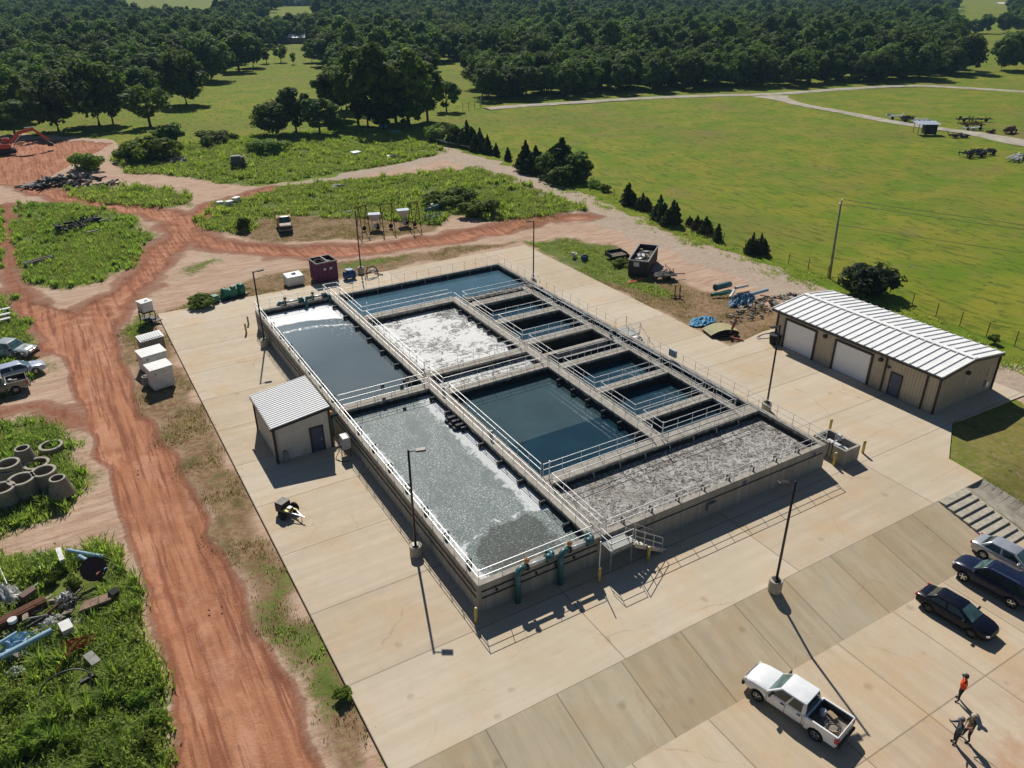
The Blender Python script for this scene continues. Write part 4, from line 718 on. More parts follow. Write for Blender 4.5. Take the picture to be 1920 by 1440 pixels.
# ------------------------------------------------------------------ people
def person(label, loc, rz, J, top, legs, skin=(.30, .18, .12), hair=(.02, .015, .012), hat=None, vest=None, shortsl=False, held=None):
    o = thing('person', label, 'person', loc, rz); o.scale = (1.05,)*3
    base = {'pelvis': (0, 0, .93), 'chest': (.0, 0, 1.28), 'neck': (.0, 0, 1.46), 'head0': (.01, 0, 1.55), 'head1': (.02, 0, 1.69), 'hipL': (0, .09, .88), 'hipR': (0, -.09, .88), 'kneeL': (.03, .11, .48), 'kneeR': (.03, -.11, .48), 'ankL': (-.02, .12, .08), 'ankR': (-.02, -.12, .08), 'toeL': (.16, .14, .035), 'toeR': (.16, -.14, .035),
        'shL': (0, .18, 1.40), 'shR': (0, -.18, 1.40), 'elL': (.0, .24, 1.12), 'elR': (0, -.24, 1.12), 'wrL': (.08, .24, .88), 'wrR': (.08, -.24, .88)}
    base.update(J)
    ns = list(base); ed = [('pelvis', 'chest'), ('chest', 'neck'), ('neck', 'head0'), ('head0', 'head1'), ('pelvis', 'hipL'), ('pelvis', 'hipR'), ('hipL', 'kneeL'), ('hipR', 'kneeR'), ('kneeL', 'ankL'), ('kneeR', 'ankR'), ('ankL', 'toeL'), ('ankR', 'toeR'), ('chest', 'shL'), ('chest', 'shR'), ('shL', 'elL'), ('shR', 'elR'), ('elL', 'wrL'), ('elR', 'wrR')]
    rad = {'pelvis': (.155, .12), 'chest': (.175, .125), 'neck': (.06, .06), 'head0': (.078, .085), 'head1': (.085, .095), 'hip': (.095, .095), 'knee': (.06, .06), 'ank': (.043, .043), 'toe': (.045, .03), 'sh': (.07, .07), 'el': (.045, .045), 'wr': (.03, .024)}
    for sd in 'LR':                                     # palm, four fingers of unequal length and a thumb from the side of the palm
        w, e = Vector(base['wr'+sd]), Vector(base['el'+sd]); d = (w-e).normalized(); s_ = d.cross(Vector((0, 0, 1)) if abs(d.z) < .9 else Vector((1, 0, 0))).normalized(); u = s_.cross(d)
        k = 'palm'+sd; base[k] = tuple(w+d*.07); ns.append(k); ed.append(('wr'+sd, k)); rad[k] = (.034, .02)
        for i, L in enumerate((.07, .085, .08, .06)):
            a0, a1 = 'f%d%sa' % (i, sd), 'f%d%sb' % (i, sd); q = w+d*.10+s_*(i-1.5)*.02; base[a0] = tuple(q+d*L*.45); base[a1] = tuple(q+d*L*.8-u*.03); ns += [a0, a1]; ed += [(k, a0), (a0, a1)]; rad[a0] = (.010, .010); rad[a1] = (.008, .008)
        tb = 't'+sd; base[tb] = tuple(w+d*.075+s_*.055); ns.append(tb); ed.append((k, tb)); rad[tb] = (.011, .011)
    me = bpy.data.meshes.new('body'); me.from_pydata([base[n] for n in ns], [(ns.index(x), ns.index(y)) for x, y in ed], []); body = bpy.data.objects.new('body', me); COL.objects.link(body); body.parent = o
    body.modifiers.new('skin', 'SKIN')
    for i, n in enumerate(ns):
        key = n if n in rad else n[:-1]; me.skin_vertices[0].data[i].radius = tuple(v*(1.14 if key in ('pelvis', 'chest', 'sh', 'hip', 'knee', 'el') else 1.0) for v in rad.get(key, (.05, .05)))
    me.skin_vertices[0].data[0].use_root = True
    sb_ = body.modifiers.new('sub', 'SUBSURF'); sb_.levels = sb_.render_levels = 2
    dg = bpy.context.evaluated_depsgraph_get(); dg.update(); m2 = bpy.data.meshes.new_from_object(body.evaluated_get(dg)); body.modifiers.clear(); body.data = m2
    mats = [mat('skin', skin, .55), mat('top_'+label, top, .85), mat('legs_'+label, legs, .9), mat('boots', (.025, .02, .018), .7)]
    m2.materials.clear()
    for m in mats: m2.materials.append(m)
    wr = [Vector(base['wrL']), Vector(base['wrR'])]; hd = Vector(base['head0'])
    for p in m2.polygons:
        c = p.center; p.use_smooth = True
        if c.z > hd.z-.07 and abs(c.y-hd.y) < .13 and (c-hd).length < .32: p.material_index = 0
        elif any((c-w).length < (.2 if not shortsl else .3) and (c-w).dot((w-Vector(base['el'+s])).normalized()) > (-.02 if not shortsl else -.24) for w, s in zip(wr, 'LR')): p.material_index = 0
        elif c.z > .92: p.material_index = 1
        elif c.z > .11: p.material_index = 2
        else: p.material_index = 3
    h1 = Vector(base['head1']); h0 = Vector(base['head0']); f = MB(); f.add([], [])
    f.lathe([(0, -.02), (.018, -.01), (.012, .03), (0, .035)], 8, (h1.x+.10, h1.y, h1.z-.07)); f.obj('nose', mats[0], body)
    for s in (-1, 1): MB().lathe([(0, -.012), (.012, 0), (0, .012)], 8, (h1.x+.092, h1.y+s*.034, h1.z-.03)).obj('eye', M_BLACK, body); MB().box((h1.x, h1.y+s*.095, h1.z-.05), (.035, .02, .06)).obj('ear', mats[0], body)
    MB().box((h1.x+.09, h1.y, h1.z-.12), (.01, .05, .012)).obj('mouth', mat('lips', (.25, .09, .07), .6), body)
    MB().lathe([(.100, -.06), (.108, .0), (.092, .06), (.05, .095), (0, .105)], 14, (h1.x-.018, h1.y, h1.z-.01)).obj('hair', mat('hair_dark', hair, .8), o, smooth=True)
    if hat: b = MB(); b.lathe([(.155 if hat[1] else .115, .02), (.155 if hat[1] else .115, .03), (.112, .035), (.104, .10), (.06, .135), (0, .14)], 16, (h1.x, h1.y, h1.z)); (b.box((h1.x+.15, h1.y, h1.z+.02), (.12, .15, .015)) if not hat[1] else None); b.obj('hat', mat('hat_'+label, hat[0], .8), o, smooth=True)
    if held: MB().box(held, (.02, .16, .09)).obj('phone', M_BLACK, o, bevel=.005)
    return o
pz = lambda x, y: tuple(G(x, y, LOT_Z))
person('person in bright orange shirt shading the eyes with one raised hand', pz(1797, 1312), R_(125), {'elL': (.16, .40, 1.47), 'wrL': (.17, .17, 1.63), 'elR': (-.10, -.40, 1.17), 'wrR': (-.02, -.19, 1.02), 'kneeL': (.05, .13, .48), 'ankL': (.04, .17, .08), 'toeL': (.2, .24, .035)}, (.75, .085, .012), (.018, .018, .024), hat=((.05, .045, .05), False), shortsl=False)
person('person in dark navy clothes holding a phone up towards the tank', pz(1789, 1394), R_(140), {'elL': (.24, .22, 1.26), 'wrL': (.46, .08, 1.47), 'elR': (.24, -.22, 1.24), 'wrR': (.46, -.06, 1.45), 'chest': (-.03, 0, 1.28), 'kneeL': (.02, .08, .48), 'ankL': (-.02, .08, .08), 'toeL': (.15, .1, .035)}, (.055, .07, .10), (.02, .022, .045), hat=((.14, .15, .17), False), held=(.55, .01, 1.54))
person('person in dark olive shirt and pale brimmed hat standing with feet apart', pz(1811, 1388), R_(150), {'elL': (.10, .26, 1.16), 'wrL': (.26, .12, 1.02), 'elR': (.08, -.26, 1.14), 'wrR': (.24, -.10, 1.0), 'ankR': (.06, -.24, .08), 'kneeR': (.06, -.18, .48), 'toeR': (.24, -.28, .035), 'ankL': (-.08, .12, .08)}, (.05, .048, .025), (.022, .018, .02), hat=((.42, .36, .28), True), shortsl=True)

# ------------------------------------------------------------------ far gravel lanes across the pasture
def lane(name, pts, w, m, z=.05):
    P = [G(*p) for p in pts]; out = []
    for i in range(len(P)-1):
        for k in range(14): out.append(P[i].lerp(P[i+1], k/14))
    out.append(P[-1]); S_ = []
    for i in range(len(out)):                            # smooth the bends
        a = out[max(0, i-7):i+8]; S_.append(sum(a, Vector())/len(a))
    vs = []; fs = []
    for i, p in enumerate(S_):
        d = (S_[min(i+1, len(S_)-1)]-S_[max(0, i-1)]).normalized(); n = Vector((-d.y, d.x, 0)); ww = w if not callable(w) else w(i/len(S_))
        for k, s_ in enumerate((-1, -.5, 0, .5, 1)): q = p+n*ww*s_*(1+(.35*(float(vnoise(p.x, p.y, 3.0))-.5) if abs(s_) == 1 else 0)); vs.append((q.x, q.y, z+.16-.22*s_*s_))
    for i in range(len(S_)-1):
        for k in range(4): a = i*5+k; fs.append((a, a+1, a+6, a+5))
    return struct(MB().add(vs, fs).obj(name, m, smooth=True))
M_LANE = mat('pale_gravel', (.40, .36, .29), .95, 0, .1, .22, .35, dirt=(.26, .24, .12))
lane('gravel_lane', [(895,206),(960,199),(1050,194),(1200,184),(1330,179),(1440,177),(1540,170),(1620,164),(1720,160),(1800,164),(1920,172),(2060,180)], 2.4, M_LANE)
lane('gravel_lane', [(1436,178),(1470,187),(1500,196),(1570,208),(1640,222),(1700,233),(1760,241),(1830,250),(1920,268),(2060,292)], lambda t: 2.1+4.5*max(0, .14-t)/.14+3*max(0, t-.7)/.3, M_LANE)

# ------------------------------------------------------------------ yard objects
def gl(x, y, z=0): return tuple(G(x, y, z))
M_WBOX = mat('white_fibreglass', (.64, .64, .61), .5, 0, .4, .1, 1.5, dirt=(.42, .38, .30)); M_RUST = mat('rusty_iron', (.15, .065, .035), .85, .2, .3, .4, 4); M_GREY = mat('grey_weathered', (.26, .25, .23), .8, 0, .3, .25, 2); M_DARKS = mat('dark_scrap', (.035, .033, .03), .75, .2, .3, .5, 3)
M_WOOD = mat('weathered_wood', (.30, .25, .19), .9, 0, .2, .3, 3); M_PURP = mat('purple_paint', (.105, .014, .075), .5, 0, .4, .2, 1.2, dirt=(.10, .04, .03)); M_GREEN = mat('green_machine_paint', (.015, .16, .105), .45, 0, .4, .25); M_BLUE = mat('blue_paint', (.02, .07, .22), .45, 0, .4, .25); M_PIPE = mat('pale_blue_pipe', (.30, .46, .58), .4, 0, .4, .1); M_TARP = mat('blue_tarp', (.08, .18, .28), .6, 0, .3, .3, 5)
def open_box(par, L, Wd, Hh, t_, m, floor=.15):
    b = MB(); b.bx(-L/2, L/2, -Wd/2, -Wd/2+t_, 0, Hh); b.bx(-L/2, L/2, Wd/2-t_, Wd/2, 0, Hh); b.bx(-L/2, -L/2+t_, -Wd/2+t_, Wd/2-t_, 0, Hh); b.bx(L/2-t_, L/2, -Wd/2+t_, Wd/2-t_, 0, Hh); b.bx(-L/2+t_, L/2-t_, -Wd/2+t_, Wd/2-t_, .05, floor); return b
# purple dumpster
o = thing('dumpster', 'tall purple dumpster full of scrap behind the tank', 'dumpster', gl(609, 522), R_(4)); b = open_box(o, 2.7, 2.5, 2.5, .08, M_PURP, .3)
for x in np.linspace(-1.2, 1.2, 5): b.bx(x-.05, x+.05, -1.31, -1.25, .1, 2.4)
for y in np.linspace(-1.0, 1.0, 4): b.bx(-1.41, -1.35, y-.05, y+.05, .1, 2.4)
b.obj('bin', M_PURP, o); b = MB(); b.bx(-1.42, 1.42, -1.33, -1.2, 2.42, 2.55); b.bx(-1.42, 1.42, 1.2, 1.33, 2.42, 2.55); b.bx(-1.42, -1.3, -1.2, 1.2, 2.42, 2.55); b.bx(1.3, 1.42, -1.2, 1.2, 2.42, 2.55); b.bx(.1, .3, -1.2, 1.2, 2.44, 2.56); b.obj('rim', M_GREY, o); MB().lathe([(.62, 2.2), (.7, 2.35), (.62, 2.48), (.4, 2.42), (.4, 2.2)], 18, (-.5, .1, 0)).obj('tyre', M_TYRE, o, smooth=True); MB().bx(-1.27, 1.27, -1.17, 1.17, .3, 2.1).obj('scrap', M_DARKS, o)
for x in (-.35, .45): MB().box((x, -1.33, 1.65), (.34, .03, .26)).obj('sign_plate', M_WBOX, o)
o = thing('white_tank_box', 'white fibreglass box lying beside the purple dumpster', 'box', gl(552, 532), R_(4)); MB().prism([(-1.1, -.8), (1.1, -.8), (1.1, .8), (-1.1, .8)], 0, [1.15, 1.15, 1.35, 1.35]).obj('shell', M_WBOX, o, bevel=.12); MB().box((.1, .1, 1.33), (.5, .35, .1)).obj('hatch', M_GREY, o, bevel=.02)
o = thing('blue_valve', 'blue cast valve body lying by the rear lamp post', 'valve', gl(656, 523), R_(8)); MB().lathe([(.35, -.7), (.55, -.68), (.55, -.5), (.4, -.45), (.45, 0), (.4, .45), (.55, .5), (.55, .68), (.35, .7)], 16).xf(Matrix.Translation((0, 0, .55)) @ Matrix.Rotation(R_(90), 4, 'Y')).obj('body', M_BLUE, o, smooth=True); MB().lathe([(.28, 0), (.34, .5), (.5, .52), (.5, .7), (0, .72)], 14, (0, 0, .6)).obj('bonnet', M_BLUE, o)
o = thing('pipe_stand', 'black pipe frame lying at the rear edge of the yard', 'frame', gl(697, 518), R_(8)); b = MB()
for x in (-.8, .8): b.tube([(x, -.3, .05), (x*.9, -.1, .9), (x*.5, .1, 1.25)], .07); b.cyl((x*1.6, -.6, .1), (x*.8, .4, .15), .07)
b.cyl((-.5, .1, 1.25), (.5, .1, 1.25), .07); b.cyl((-.9, -.1, .6), (.9, -.1, .6), .1); b.obj('pipe_frame', M_BLACK, o); MB().box((.1, -.1, .75), (.5, .3, .4)).obj('bracket', M_WBOX, o)
o = thing('green_pump', 'green pump machine with end tanks at the back left of the yard', 'pump', gl(432, 558), R_(16)); MB().box((-1.9, 0, .45), (.75, .8, .8)).obj('tank', M_GREEN, o, bevel=.08); MB().lathe([(0, 0), (.45, .02), (.5, .5), (.45, 1.2), (0, 1.22)], 12, (1.5, 0, .1)).obj('tank', M_GREEN, o, smooth=True)
b = MB(); b.box((.35, 0, .6), (1.1, .7, .9)); b.cyl((-.2, 0, .7), (-.9, 0, .9), .5, n=12); b.box((.5, 0, 1.15), (.5, .5, .4)); b.obj('engine', M_GREEN, o, bevel=.05); MB().bx(-2.2, 2.1, -.5, .5, .02, .14).obj('skid', M_BLACK, o); b = MB(); b.box((-.7, 0, .5), (.9, .25, 1.4), 0, 0, R_(25)); b.obj('blade', M_GREEN, o)
# yellow tow-behind machine near the shed
o = thing('concrete_saw', 'small yellow and black machine on one rubber wheel with a tow bar', 'machine', gl(543, 966), R_(-62)); MB().box((-.55, 0, .62), (.75, .85, .75)).obj('hood', M_PLAST, o, bevel=.08); MB().box((-.55, 0, 1.02), (.7, .8, .05)).obj('lid', M_GREY, o, bevel=.02)
M_MYEL = mat('machine_yellow', (.62, .50, .06), .45); b = MB(); b.box((.1, -.1, .5), (.6, .14, .12)); b.box((.1, -.3, .66), (.5, .3, .08)); b.box((.15, .25, .5), (.9, .1, .1)); b.obj('frame', M_MYEL, o); b = MB(); b.cyl((.35, -.25, .5), (1.25, 0, .4), .045); b.cyl((.35, .28, .5), (1.25, 0, .4), .045); b.cyl((1.25, 0, .4), (1.5, 0, .38), .05); b.cyl((1.2, 0, .38), (1.2, 0, .02), .035); b.obj('tow_bar', M_RAIL, o)
for y in (-.62, .55): MB().lathe([(.18, -.12), (.36, -.1), (.38, 0), (.36, .1), (.18, .12)], 18).xf(Matrix.Translation((0, y, .38)) @ Matrix.Rotation(R_(90), 4, 'X')).obj('wheel', M_TYRE, o, smooth=True)
MB().box((.15, 0, .62), (.4, .3, .25)).obj('engine', M_PLAST, o, bevel=.03); MB().box((.2, -.05, .78), (.3, .3, .06)).obj('label_plate', M_WBOX, o)
# west edge equipment
o = thing('chemical_tote', 'white chemical tote raised on a black steel stand', 'tank', gl(279, 603), R_(20)); b = MB()
for x in (-.6, .6):
    for y in (-.6, .6): b.cyl((x, y, 0), (x, y, 1.3), .05)
for z in (.4, 1.25): b.bx(-.65, .65, -.65, .65, z-.04, z+.04)
b.obj('stand', M_BLACK, o); MB().box((0, 0, 1.85), (1.25, 1.25, 1.05)).obj('tote', M_WBOX, o, bevel=.12); MB().box((0, 0, 2.42), (1.4, 1.4, .12)).obj('top_tray', M_WBOX, o, bevel=.03); MB().box((.1, -.2, 2.5), (.3, .12, .08)).obj('valve', M_BLACK, o); b = MB(); [b.cyl((-.66, y, .4), (-.66, y, 1.9), .03) for y in (-.3, .3)]; b.box((.3, -.9, .25), (1.3, .7, .1)); b.obj('frame', M_BLACK, o)
o = thing('louvred_cabinet', 'grey green louvred cabinet at the left edge of the slab', 'cabinet', gl(287, 656), R_(12)); MB().prism([(-1.15, -.55), (1.15, -.55), (1.15, .55), (-1.15, .55)], 0, [1.4, 1.4, 1.65, 1.65]).obj('cabinet', mat('drab_green', (.17, .17, .12), .6), o, bevel=.03); b = MB(); [b.box((x, 0, 1.58), (.16, 1.0, .05), 0, R_(12)) for x in np.linspace(-.95, .95, 9)]; b.box((0, 0, 1.53), (2.4, 1.25, .05), 0, R_(13)); b.obj('louvre_lid', mat('pale_lid', (.52, .54, .55), .5), o)
for (px, py), sz, l in (((290, 690), (2.3, 1.7, 1.75), 'white weathered tank box behind the bigger white one by the slab'), ((305, 722), (2.0, 1.5, 2.0), 'bright white tank box nearest the camera at the left slab edge')):
    o = thing('white_tank_box', l, 'box', gl(px, py), R_(12)); w_, d_, h_ = sz; MB().prism([(-w_/2, -d_/2), (w_/2, -d_/2), (w_/2, d_/2), (-w_/2, d_/2)], 0, [h_, h_, h_+.12, h_+.12]).obj('shell', M_WBOX, o, bevel=.08); MB().box((0, 0, h_+.09), (w_+.14, d_+.14, .1), 0, R_(4)).obj('lid', M_WBOX, o, bevel=.03); MB().cyl((-w_*.3, -d_/2-.02, h_*.8), (-w_*.3, -d_/2+.02, h_*.8), .07).obj('port', M_BLACK, o)
o = thing('round_drum', 'small grey round drum beside the bright white tank box', 'drum', gl(277, 722), 0); MB().lathe([(.4, 0), (.42, .4), (.4, .9), (.3, 1.0), (.3, .95)], 16).obj('shell', M_GREY, o, smooth=True); MB().lathe([(.18, .96), (.24, 1.03), (.18, 1.05)], 14).obj('ring', M_BLACK, o)
tag(MB().box((0, 0, .45), (.16, .16, .95)).obj('wooden_post', mat('yellow_post', (.30, .21, .08), .8)), 'thin yellow brown post on the slab left of the tank', 'post').location = gl(466, 608)

# flatbed truck, hoppers, winch
P0, P1 = G(540, 446), G(530, 414); hd = math.atan2((P0-P1).y, (P0-P1).x); c_ = (P0+P1)/2
o = thing('work_truck', 'old tan work truck with open bed facing the dirt loop road', 'truck', (c_.x, c_.y, 0), hd); M_CREAM = paint('cream_paint', (.42, .27, .07))
wb = 3.4; MB().bx(-3.1, 2.4, -.5, .5, .5, .75).obj('chassis', M_BLACK, o); cabin(o, M_CREAM, (-.35, 1.25, .92), (-.2, .75, .78), 1.35, 2.1, .05); MB().bx(-.35, 1.3, -.95, .95, .6, 1.36).obj('cab_base', M_CREAM, o, bevel=.05); MB().prism([(1.3, -.9), (2.5, -.85), (2.5, .85), (1.3, .9)], .6, [1.38, 1.22, 1.22, 1.38]).obj('hood', mat('rusty_hood', (.16, .075, .04), .6), o, bevel=.06)
b = MB(); b.bx(2.5, 2.62, -.8, .8, .75, 1.15); b.obj('grille', M_BLACK, o); b = MB(); b.bx(2.62, 2.75, -1.0, 1.0, .5, .68); b.obj('bumper', M_GREY, o)
b = MB()
for y in (-1, 1): b.bx(-3.2, -.45, min(y*1.05, y*.82), max(y*1.05, y*.82), .8, 1.65); b.bx(-3.3, -2.9, min(y*1.07, y*.8), max(y*1.07, y*.8), 1.6, 2.2)
b.bx(-3.2, -.45, -.82, .82, .8, .95); b.obj('service_body', M_CREAM, o, bevel=.03); MB().cyl((-2.2, -.5, 1.2), (-2.2, .5, 1.2), .35, n=12).obj('reel', M_RUST, o)
for x in (-wb/2-.2, wb/2): 
    for y in (-1, 1): wheel(o, x, y*.88, .42, .28, y, M_GREY)
for k, ((px, py), l) in enumerate((((704, 428), 'left of the two hopper trailers by the dirt road'), ((757, 420), 'right of the two hopper trailers by the dirt road'))):
    o = thing('seed_hopper', 'pale square hopper on wheeled stand, '+l, 'hopper', gl(px, py), R_(-20+10*k), 'hoppers on stands'); MB().add([(-.35, -.35, 1.2), (.35, -.35, 1.2), (.35, .35, 1.2), (-.35, .35, 1.2), (-1, -.8, 2.1), (1, -.8, 2.1), (1, .8, 2.1), (-1, .8, 2.1), (-1, -.8, 2.3), (1, -.8, 2.3), (1, .8, 2.3), (-1, .8, 2.3)], [(0, 3, 2, 1), (0, 1, 5, 4), (1, 2, 6, 5), (2, 3, 7, 6), (3, 0, 4, 7), (4, 5, 9, 8), (5, 6, 10, 9), (6, 7, 11, 10), (7, 4, 8, 11)]).obj('bin', M_WBOX, o); MB().bx(-.95, .95, -.75, .75, 2.2, 2.25).obj('lid', mat('blue_grey_panel', (.30, .37, .42), .4), o)
    b = MB()
    for x in (-.5, .5):
        for y in (-.45, .45): b.cyl((x, y, .1), (x*.8, y*.8, 1.6), .05)
    b.obj('stand', M_GREY, o); MB().box((0, -.5, .45), (.5, .4, .6)).obj('motor', M_WBOX, o, bevel=.05)
    for y in (-.6, .6): MB().lathe([(.12, -.1), (.3, -.08), (.3, .08), (.12, .1)], 14).xf(Matrix.Translation((.3, y, .3)) @ Matrix.Rotation(R_(90), 4, 'X')).obj('wheel', M_TYRE, o)
for k, (x0, x1, yy, l) in enumerate(((676, 690, 438, 'left of the hoppers'), (717, 738, 434, 'between the two hoppers'), (772, 785, 430, 'right of the hoppers'))):
    a, e = G(x0, yy), G(x1, yy-4); o = thing('pipe_rack', 'tall thin rusty pipe frame standing '+l, 'pipe frame', tuple(a), math.atan2((e-a).y, (e-a).x)); L = (e-a).length; b = MB()
    for x in (0, L): b.cyl((x, -.5, 0), (x, 0, 4.0), .06, n=6); b.cyl((x, .8, 0), (x, 0, 4.0), .06, n=6); b.cyl((x, -.35, 1.2), (x, .55, 1.2), .05, n=6)
    b.cyl((-.3, 0, 4.0), (L+.3, 0, 4.0), .06, n=6); b.obj('frame', M_RUST, o); MB().lathe([(.12, -.1), (.34, -.08), (.34, .08), (.12, .1)], 12).xf(Matrix.Translation((L, .8, .34)) @ Matrix.Rotation(R_(90), 4, 'X')).obj('wheel', M_TYRE, o)
o = thing('pipe_machine', 'grey green machine with a long tube on a frame in the grass', 'machine', gl(812, 412), R_(10)); MB().cyl((-1.4, 0, 1.7), (1.3, .2, 2.0), .24, n=12).obj('tube', M_TEAL, o, smooth=True); b = MB(); [b.cyl((x, y, 0), (x*.6, y*.5, 1.7), .06) for x in (-1.2, 1.2) for y in (-.7, .7)]; b.bx(-1.5, 1.6, -.7, -.6, .6, .7); b.bx(-1.5, 1.6, .6, .7, .6, .7); b.obj('frame', M_TEAL, o); MB().box((0, .1, 2.35), (.4, .3, .3)).obj('motor', M_WBOX, o)
for k, ((px, py), l) in enumerate((((414, 388), 'left'), ((431, 387), 'middle'), ((444, 380), 'right'))):
    o = thing('white_crate', 'small white crate on the bank of the grass island, %s of three' % l, 'crate', gl(px, py), R_(20*k), 'white crates on the bank'); MB().box((0, 0, .45), (.9+.15*k, .9, .85)).obj('box', M_WBOX, o, bevel=.05); MB().box((0, 0, .9), (1.0+.15*k, 1.0, .07)).obj('lid', M_WBOX, o)

# black dumpster with rubbish, trailers
A_, B_, C_ = G(1179, 488, 2.0), G(1215, 491, 2.0), G(1200, 458, 2.0); wd = (B_-A_).length; ln = (C_-A_).length; d = (A_-C_).normalized(); ctr = C_.lerp(B_, .5)
o = thing('dumpster', 'open black dumpster heaped with rubbish on the dirt', 'dumpster', (ctr.x, ctr.y, 0), math.atan2(d.y, d.x)); M_BIN = mat('black_bin_paint', (.018, .018, .026), .5, 0, .4, .3); b = open_box(o, ln, wd, 2.0, .07, M_BIN, .2)
for x in np.linspace(-ln/2+.3, ln/2-.3, 7): b.bx(x-.05, x+.05, -wd/2-.07, -wd/2, .1, 1.95); b.bx(x-.05, x+.05, wd/2, wd/2+.07, .1, 1.95)
b.obj('bin', M_BIN, o); b = MB(); b.bx(-ln/2-.08, ln/2+.08, -wd/2-.1, -wd/2+.05, 1.95, 2.08); b.bx(-ln/2-.08, ln/2+.08, wd/2-.05, wd/2+.1, 1.95, 2.08); b.bx(-ln/2-.08, -ln/2+.07, -wd/2+.05, wd/2-.05, 1.95, 2.08); b.bx(ln/2-.07, ln/2+.08, -wd/2+.05, wd/2-.05, 1.95, 2.08); b.obj('rim', M_GREY, o); MB().box((ln/2+.045, -.2, 1.55), (.03, .7, .55)).obj('sign_plate', M_WBOX, o)
MB().bx(-ln/2+.1, ln/2-.1, -wd/2+.1, wd/2-.1, .2, 1.45).obj('rubbish', M_DARKS, o)
for nm, m, n in (('bag', M_WBOX, 7), ('board', mat('cardboard', (.42, .34, .19), .9), 4), ('scrap', M_GREY, 6)):
    for i in range(n): MB().box((random.uniform(-ln*.42, ln*.42), random.uniform(-wd*.36, wd*.36), 1.5+random.random()*.3), (random.uniform(.3, 1.0), random.uniform(.2, .6), random.uniform(.06, .25)), random.random()*3, random.uniform(-.4, .4), random.uniform(-.4, .4)).obj(nm, m, o, bevel=.03)
o = thing('utility_trailer', 'low flat trailer with slatted deck left of the black dumpster', 'trailer', gl(1155, 484), R_(-5)); MB().bx(-1.2, 1.2, -.8, .8, .5, .6).obj('deck', M_WOOD, o); b = MB(); [b.bx(x-.03, x+.03, -.82, .82, .6, .66) for x in np.linspace(-1.1, 1.1, 8)]; b.bx(-1.28, 1.28, .8, .86, .35, 1.0); b.bx(-1.28, -1.2, -.8, .8, .35, .9); b.bx(1.2, 1.28, -.8, .8, .35, .9); b.bx(-1.28, 1.28, -.88, -.82, .3, .6); b.obj('frame', M_BLACK, o)
for y in (-.7, .7): MB().lathe([(.12, -.1), (.32, -.08), (.32, .08), (.12, .1)], 14).xf(Matrix.Translation((1.35, y, .32)) @ Matrix.Rotation(R_(90), 4, 'X')).obj('wheel', M_TYRE, o)
o = thing('scrap_trailer', 'rusty trailer loaded with bent scrap frames right of the black dumpster', 'trailer', gl(1248, 522), R_(-20)); MB().bx(-1.7, 1.2, -.8, .8, .5, .62).obj('deck', M_DARKS, o); b = MB()
for i in range(16): x, y = random.uniform(-1.6, 1.2), random.uniform(-.8, .8); b.cyl((x, y, .62), (x+random.uniform(-1, 1), y+random.uniform(-.4, .4), random.uniform(.7, 1.5)), .04, n=5)
b.obj('scrap_frame', M_GREY, o); MB().cyl((1.2, 0, .55), (2.6, .1, .4), .06).obj('tow_bar', M_BLACK, o); [MB().lathe([(.12, -.1), (.34, -.08), (.34, .08), (.12, .1)], 14).xf(Matrix.Translation((0, y, .34)) @ Matrix.Rotation(R_(90), 4, 'X')).obj('wheel', M_TYRE, o) for y in (-.9, .9)]
for px, l in ((1265, 'left'), (1274, 'right')):
    o = thing('steel_stand', 'brown steel post on crossed feet, %s one of the pair' % l, 'stand', gl(px, 557), .3, 'steel stands'); MB().cyl((0, 0, 0), (0, 0, 1.5), .07, n=8).obj('post', M_RUST, o); b = MB(); b.box((0, 0, .06), (1.1, .12, .1), .4); b.box((0, 0, .17), (1.1, .12, .1), -1.1); b.obj('foot', M_RUST, o)
# pipe and rubble scatter by the building
def pipe_thing(label, a, e, r, m, z=.15, nm='pipe', cat='pipe'):
    a, e = G(*a), G(*e); o = thing(nm, label, cat, tuple(a), 0); b = MB(); q = e-a; n = 16
    prof = [(r, 0), (r, q.length), (r*.82, q.length), (r*.82, 0), (r, 0)]; mm = Matrix.Translation((0, 0, z+r)) @ q.to_track_quat('Z', 'Y').to_matrix().to_4x4(); vs = MB(); vs.lathe(prof, n); vs.f = vs.f[:-2]; vs.xf(mm); vs.obj('shell', m, o, smooth=False); MB().lathe([(r*1.14, 0), (r*1.14, .18), (r, .2), (r*.82, .0)], n).xf(mm).obj('collar', m, o); return o
pipe_thing('thick dark teal pipe lying on the dirt near the gravel road', (1340, 547), (1368, 540), .36, M_TEAL); pipe_thing('long thin green pipe lying on the dirt', (1333, 558), (1374, 552), .17, M_GREEN); pipe_thing('white pipe lying on the dirt by the blue netting', (1368, 563), (1376, 549), .17, M_WBOX); pipe_thing('white pipe behind the blue netting', (1378, 547), (1401, 542), .17, M_WBOX, .3); pipe_thing('pale pipe resting over the blue netting', (1405, 560), (1438, 551), .2, M_PIPE, .3)
def crumple(name, label, cat, loc, sx, sy, h, m, seed, rz=0, n=14, group=None):
    r = np.random.default_rng(seed); o = thing(name, label, cat, loc, rz, group); vs = []; fs = []
    for i in range(n+1):
        for j in range(n+1):
            u, v = i/n*2-1, j/n*2-1; e = max(0, 1-(u*u+v*v)*.8); vs.append((u*sx*(1+r.normal()*.05), v*sy*(1+r.normal()*.07), max(.02, h*e*(.35+.9*r.random()))))
    for i in range(n):
        for j in range(n):
            u, v = (i+.5)/n*2-1, (j+.5)/n*2-1
            if u*u+v*v < .8+r.random()*.25: a = i*(n+1)+j; fs.append((a, a+n+1, a+n+2, a+1))
    q = MB().add(vs, fs).obj('sheet', m, o); sd = q.modifiers.new('thick', 'SOLIDIFY'); sd.thickness = .02; return o
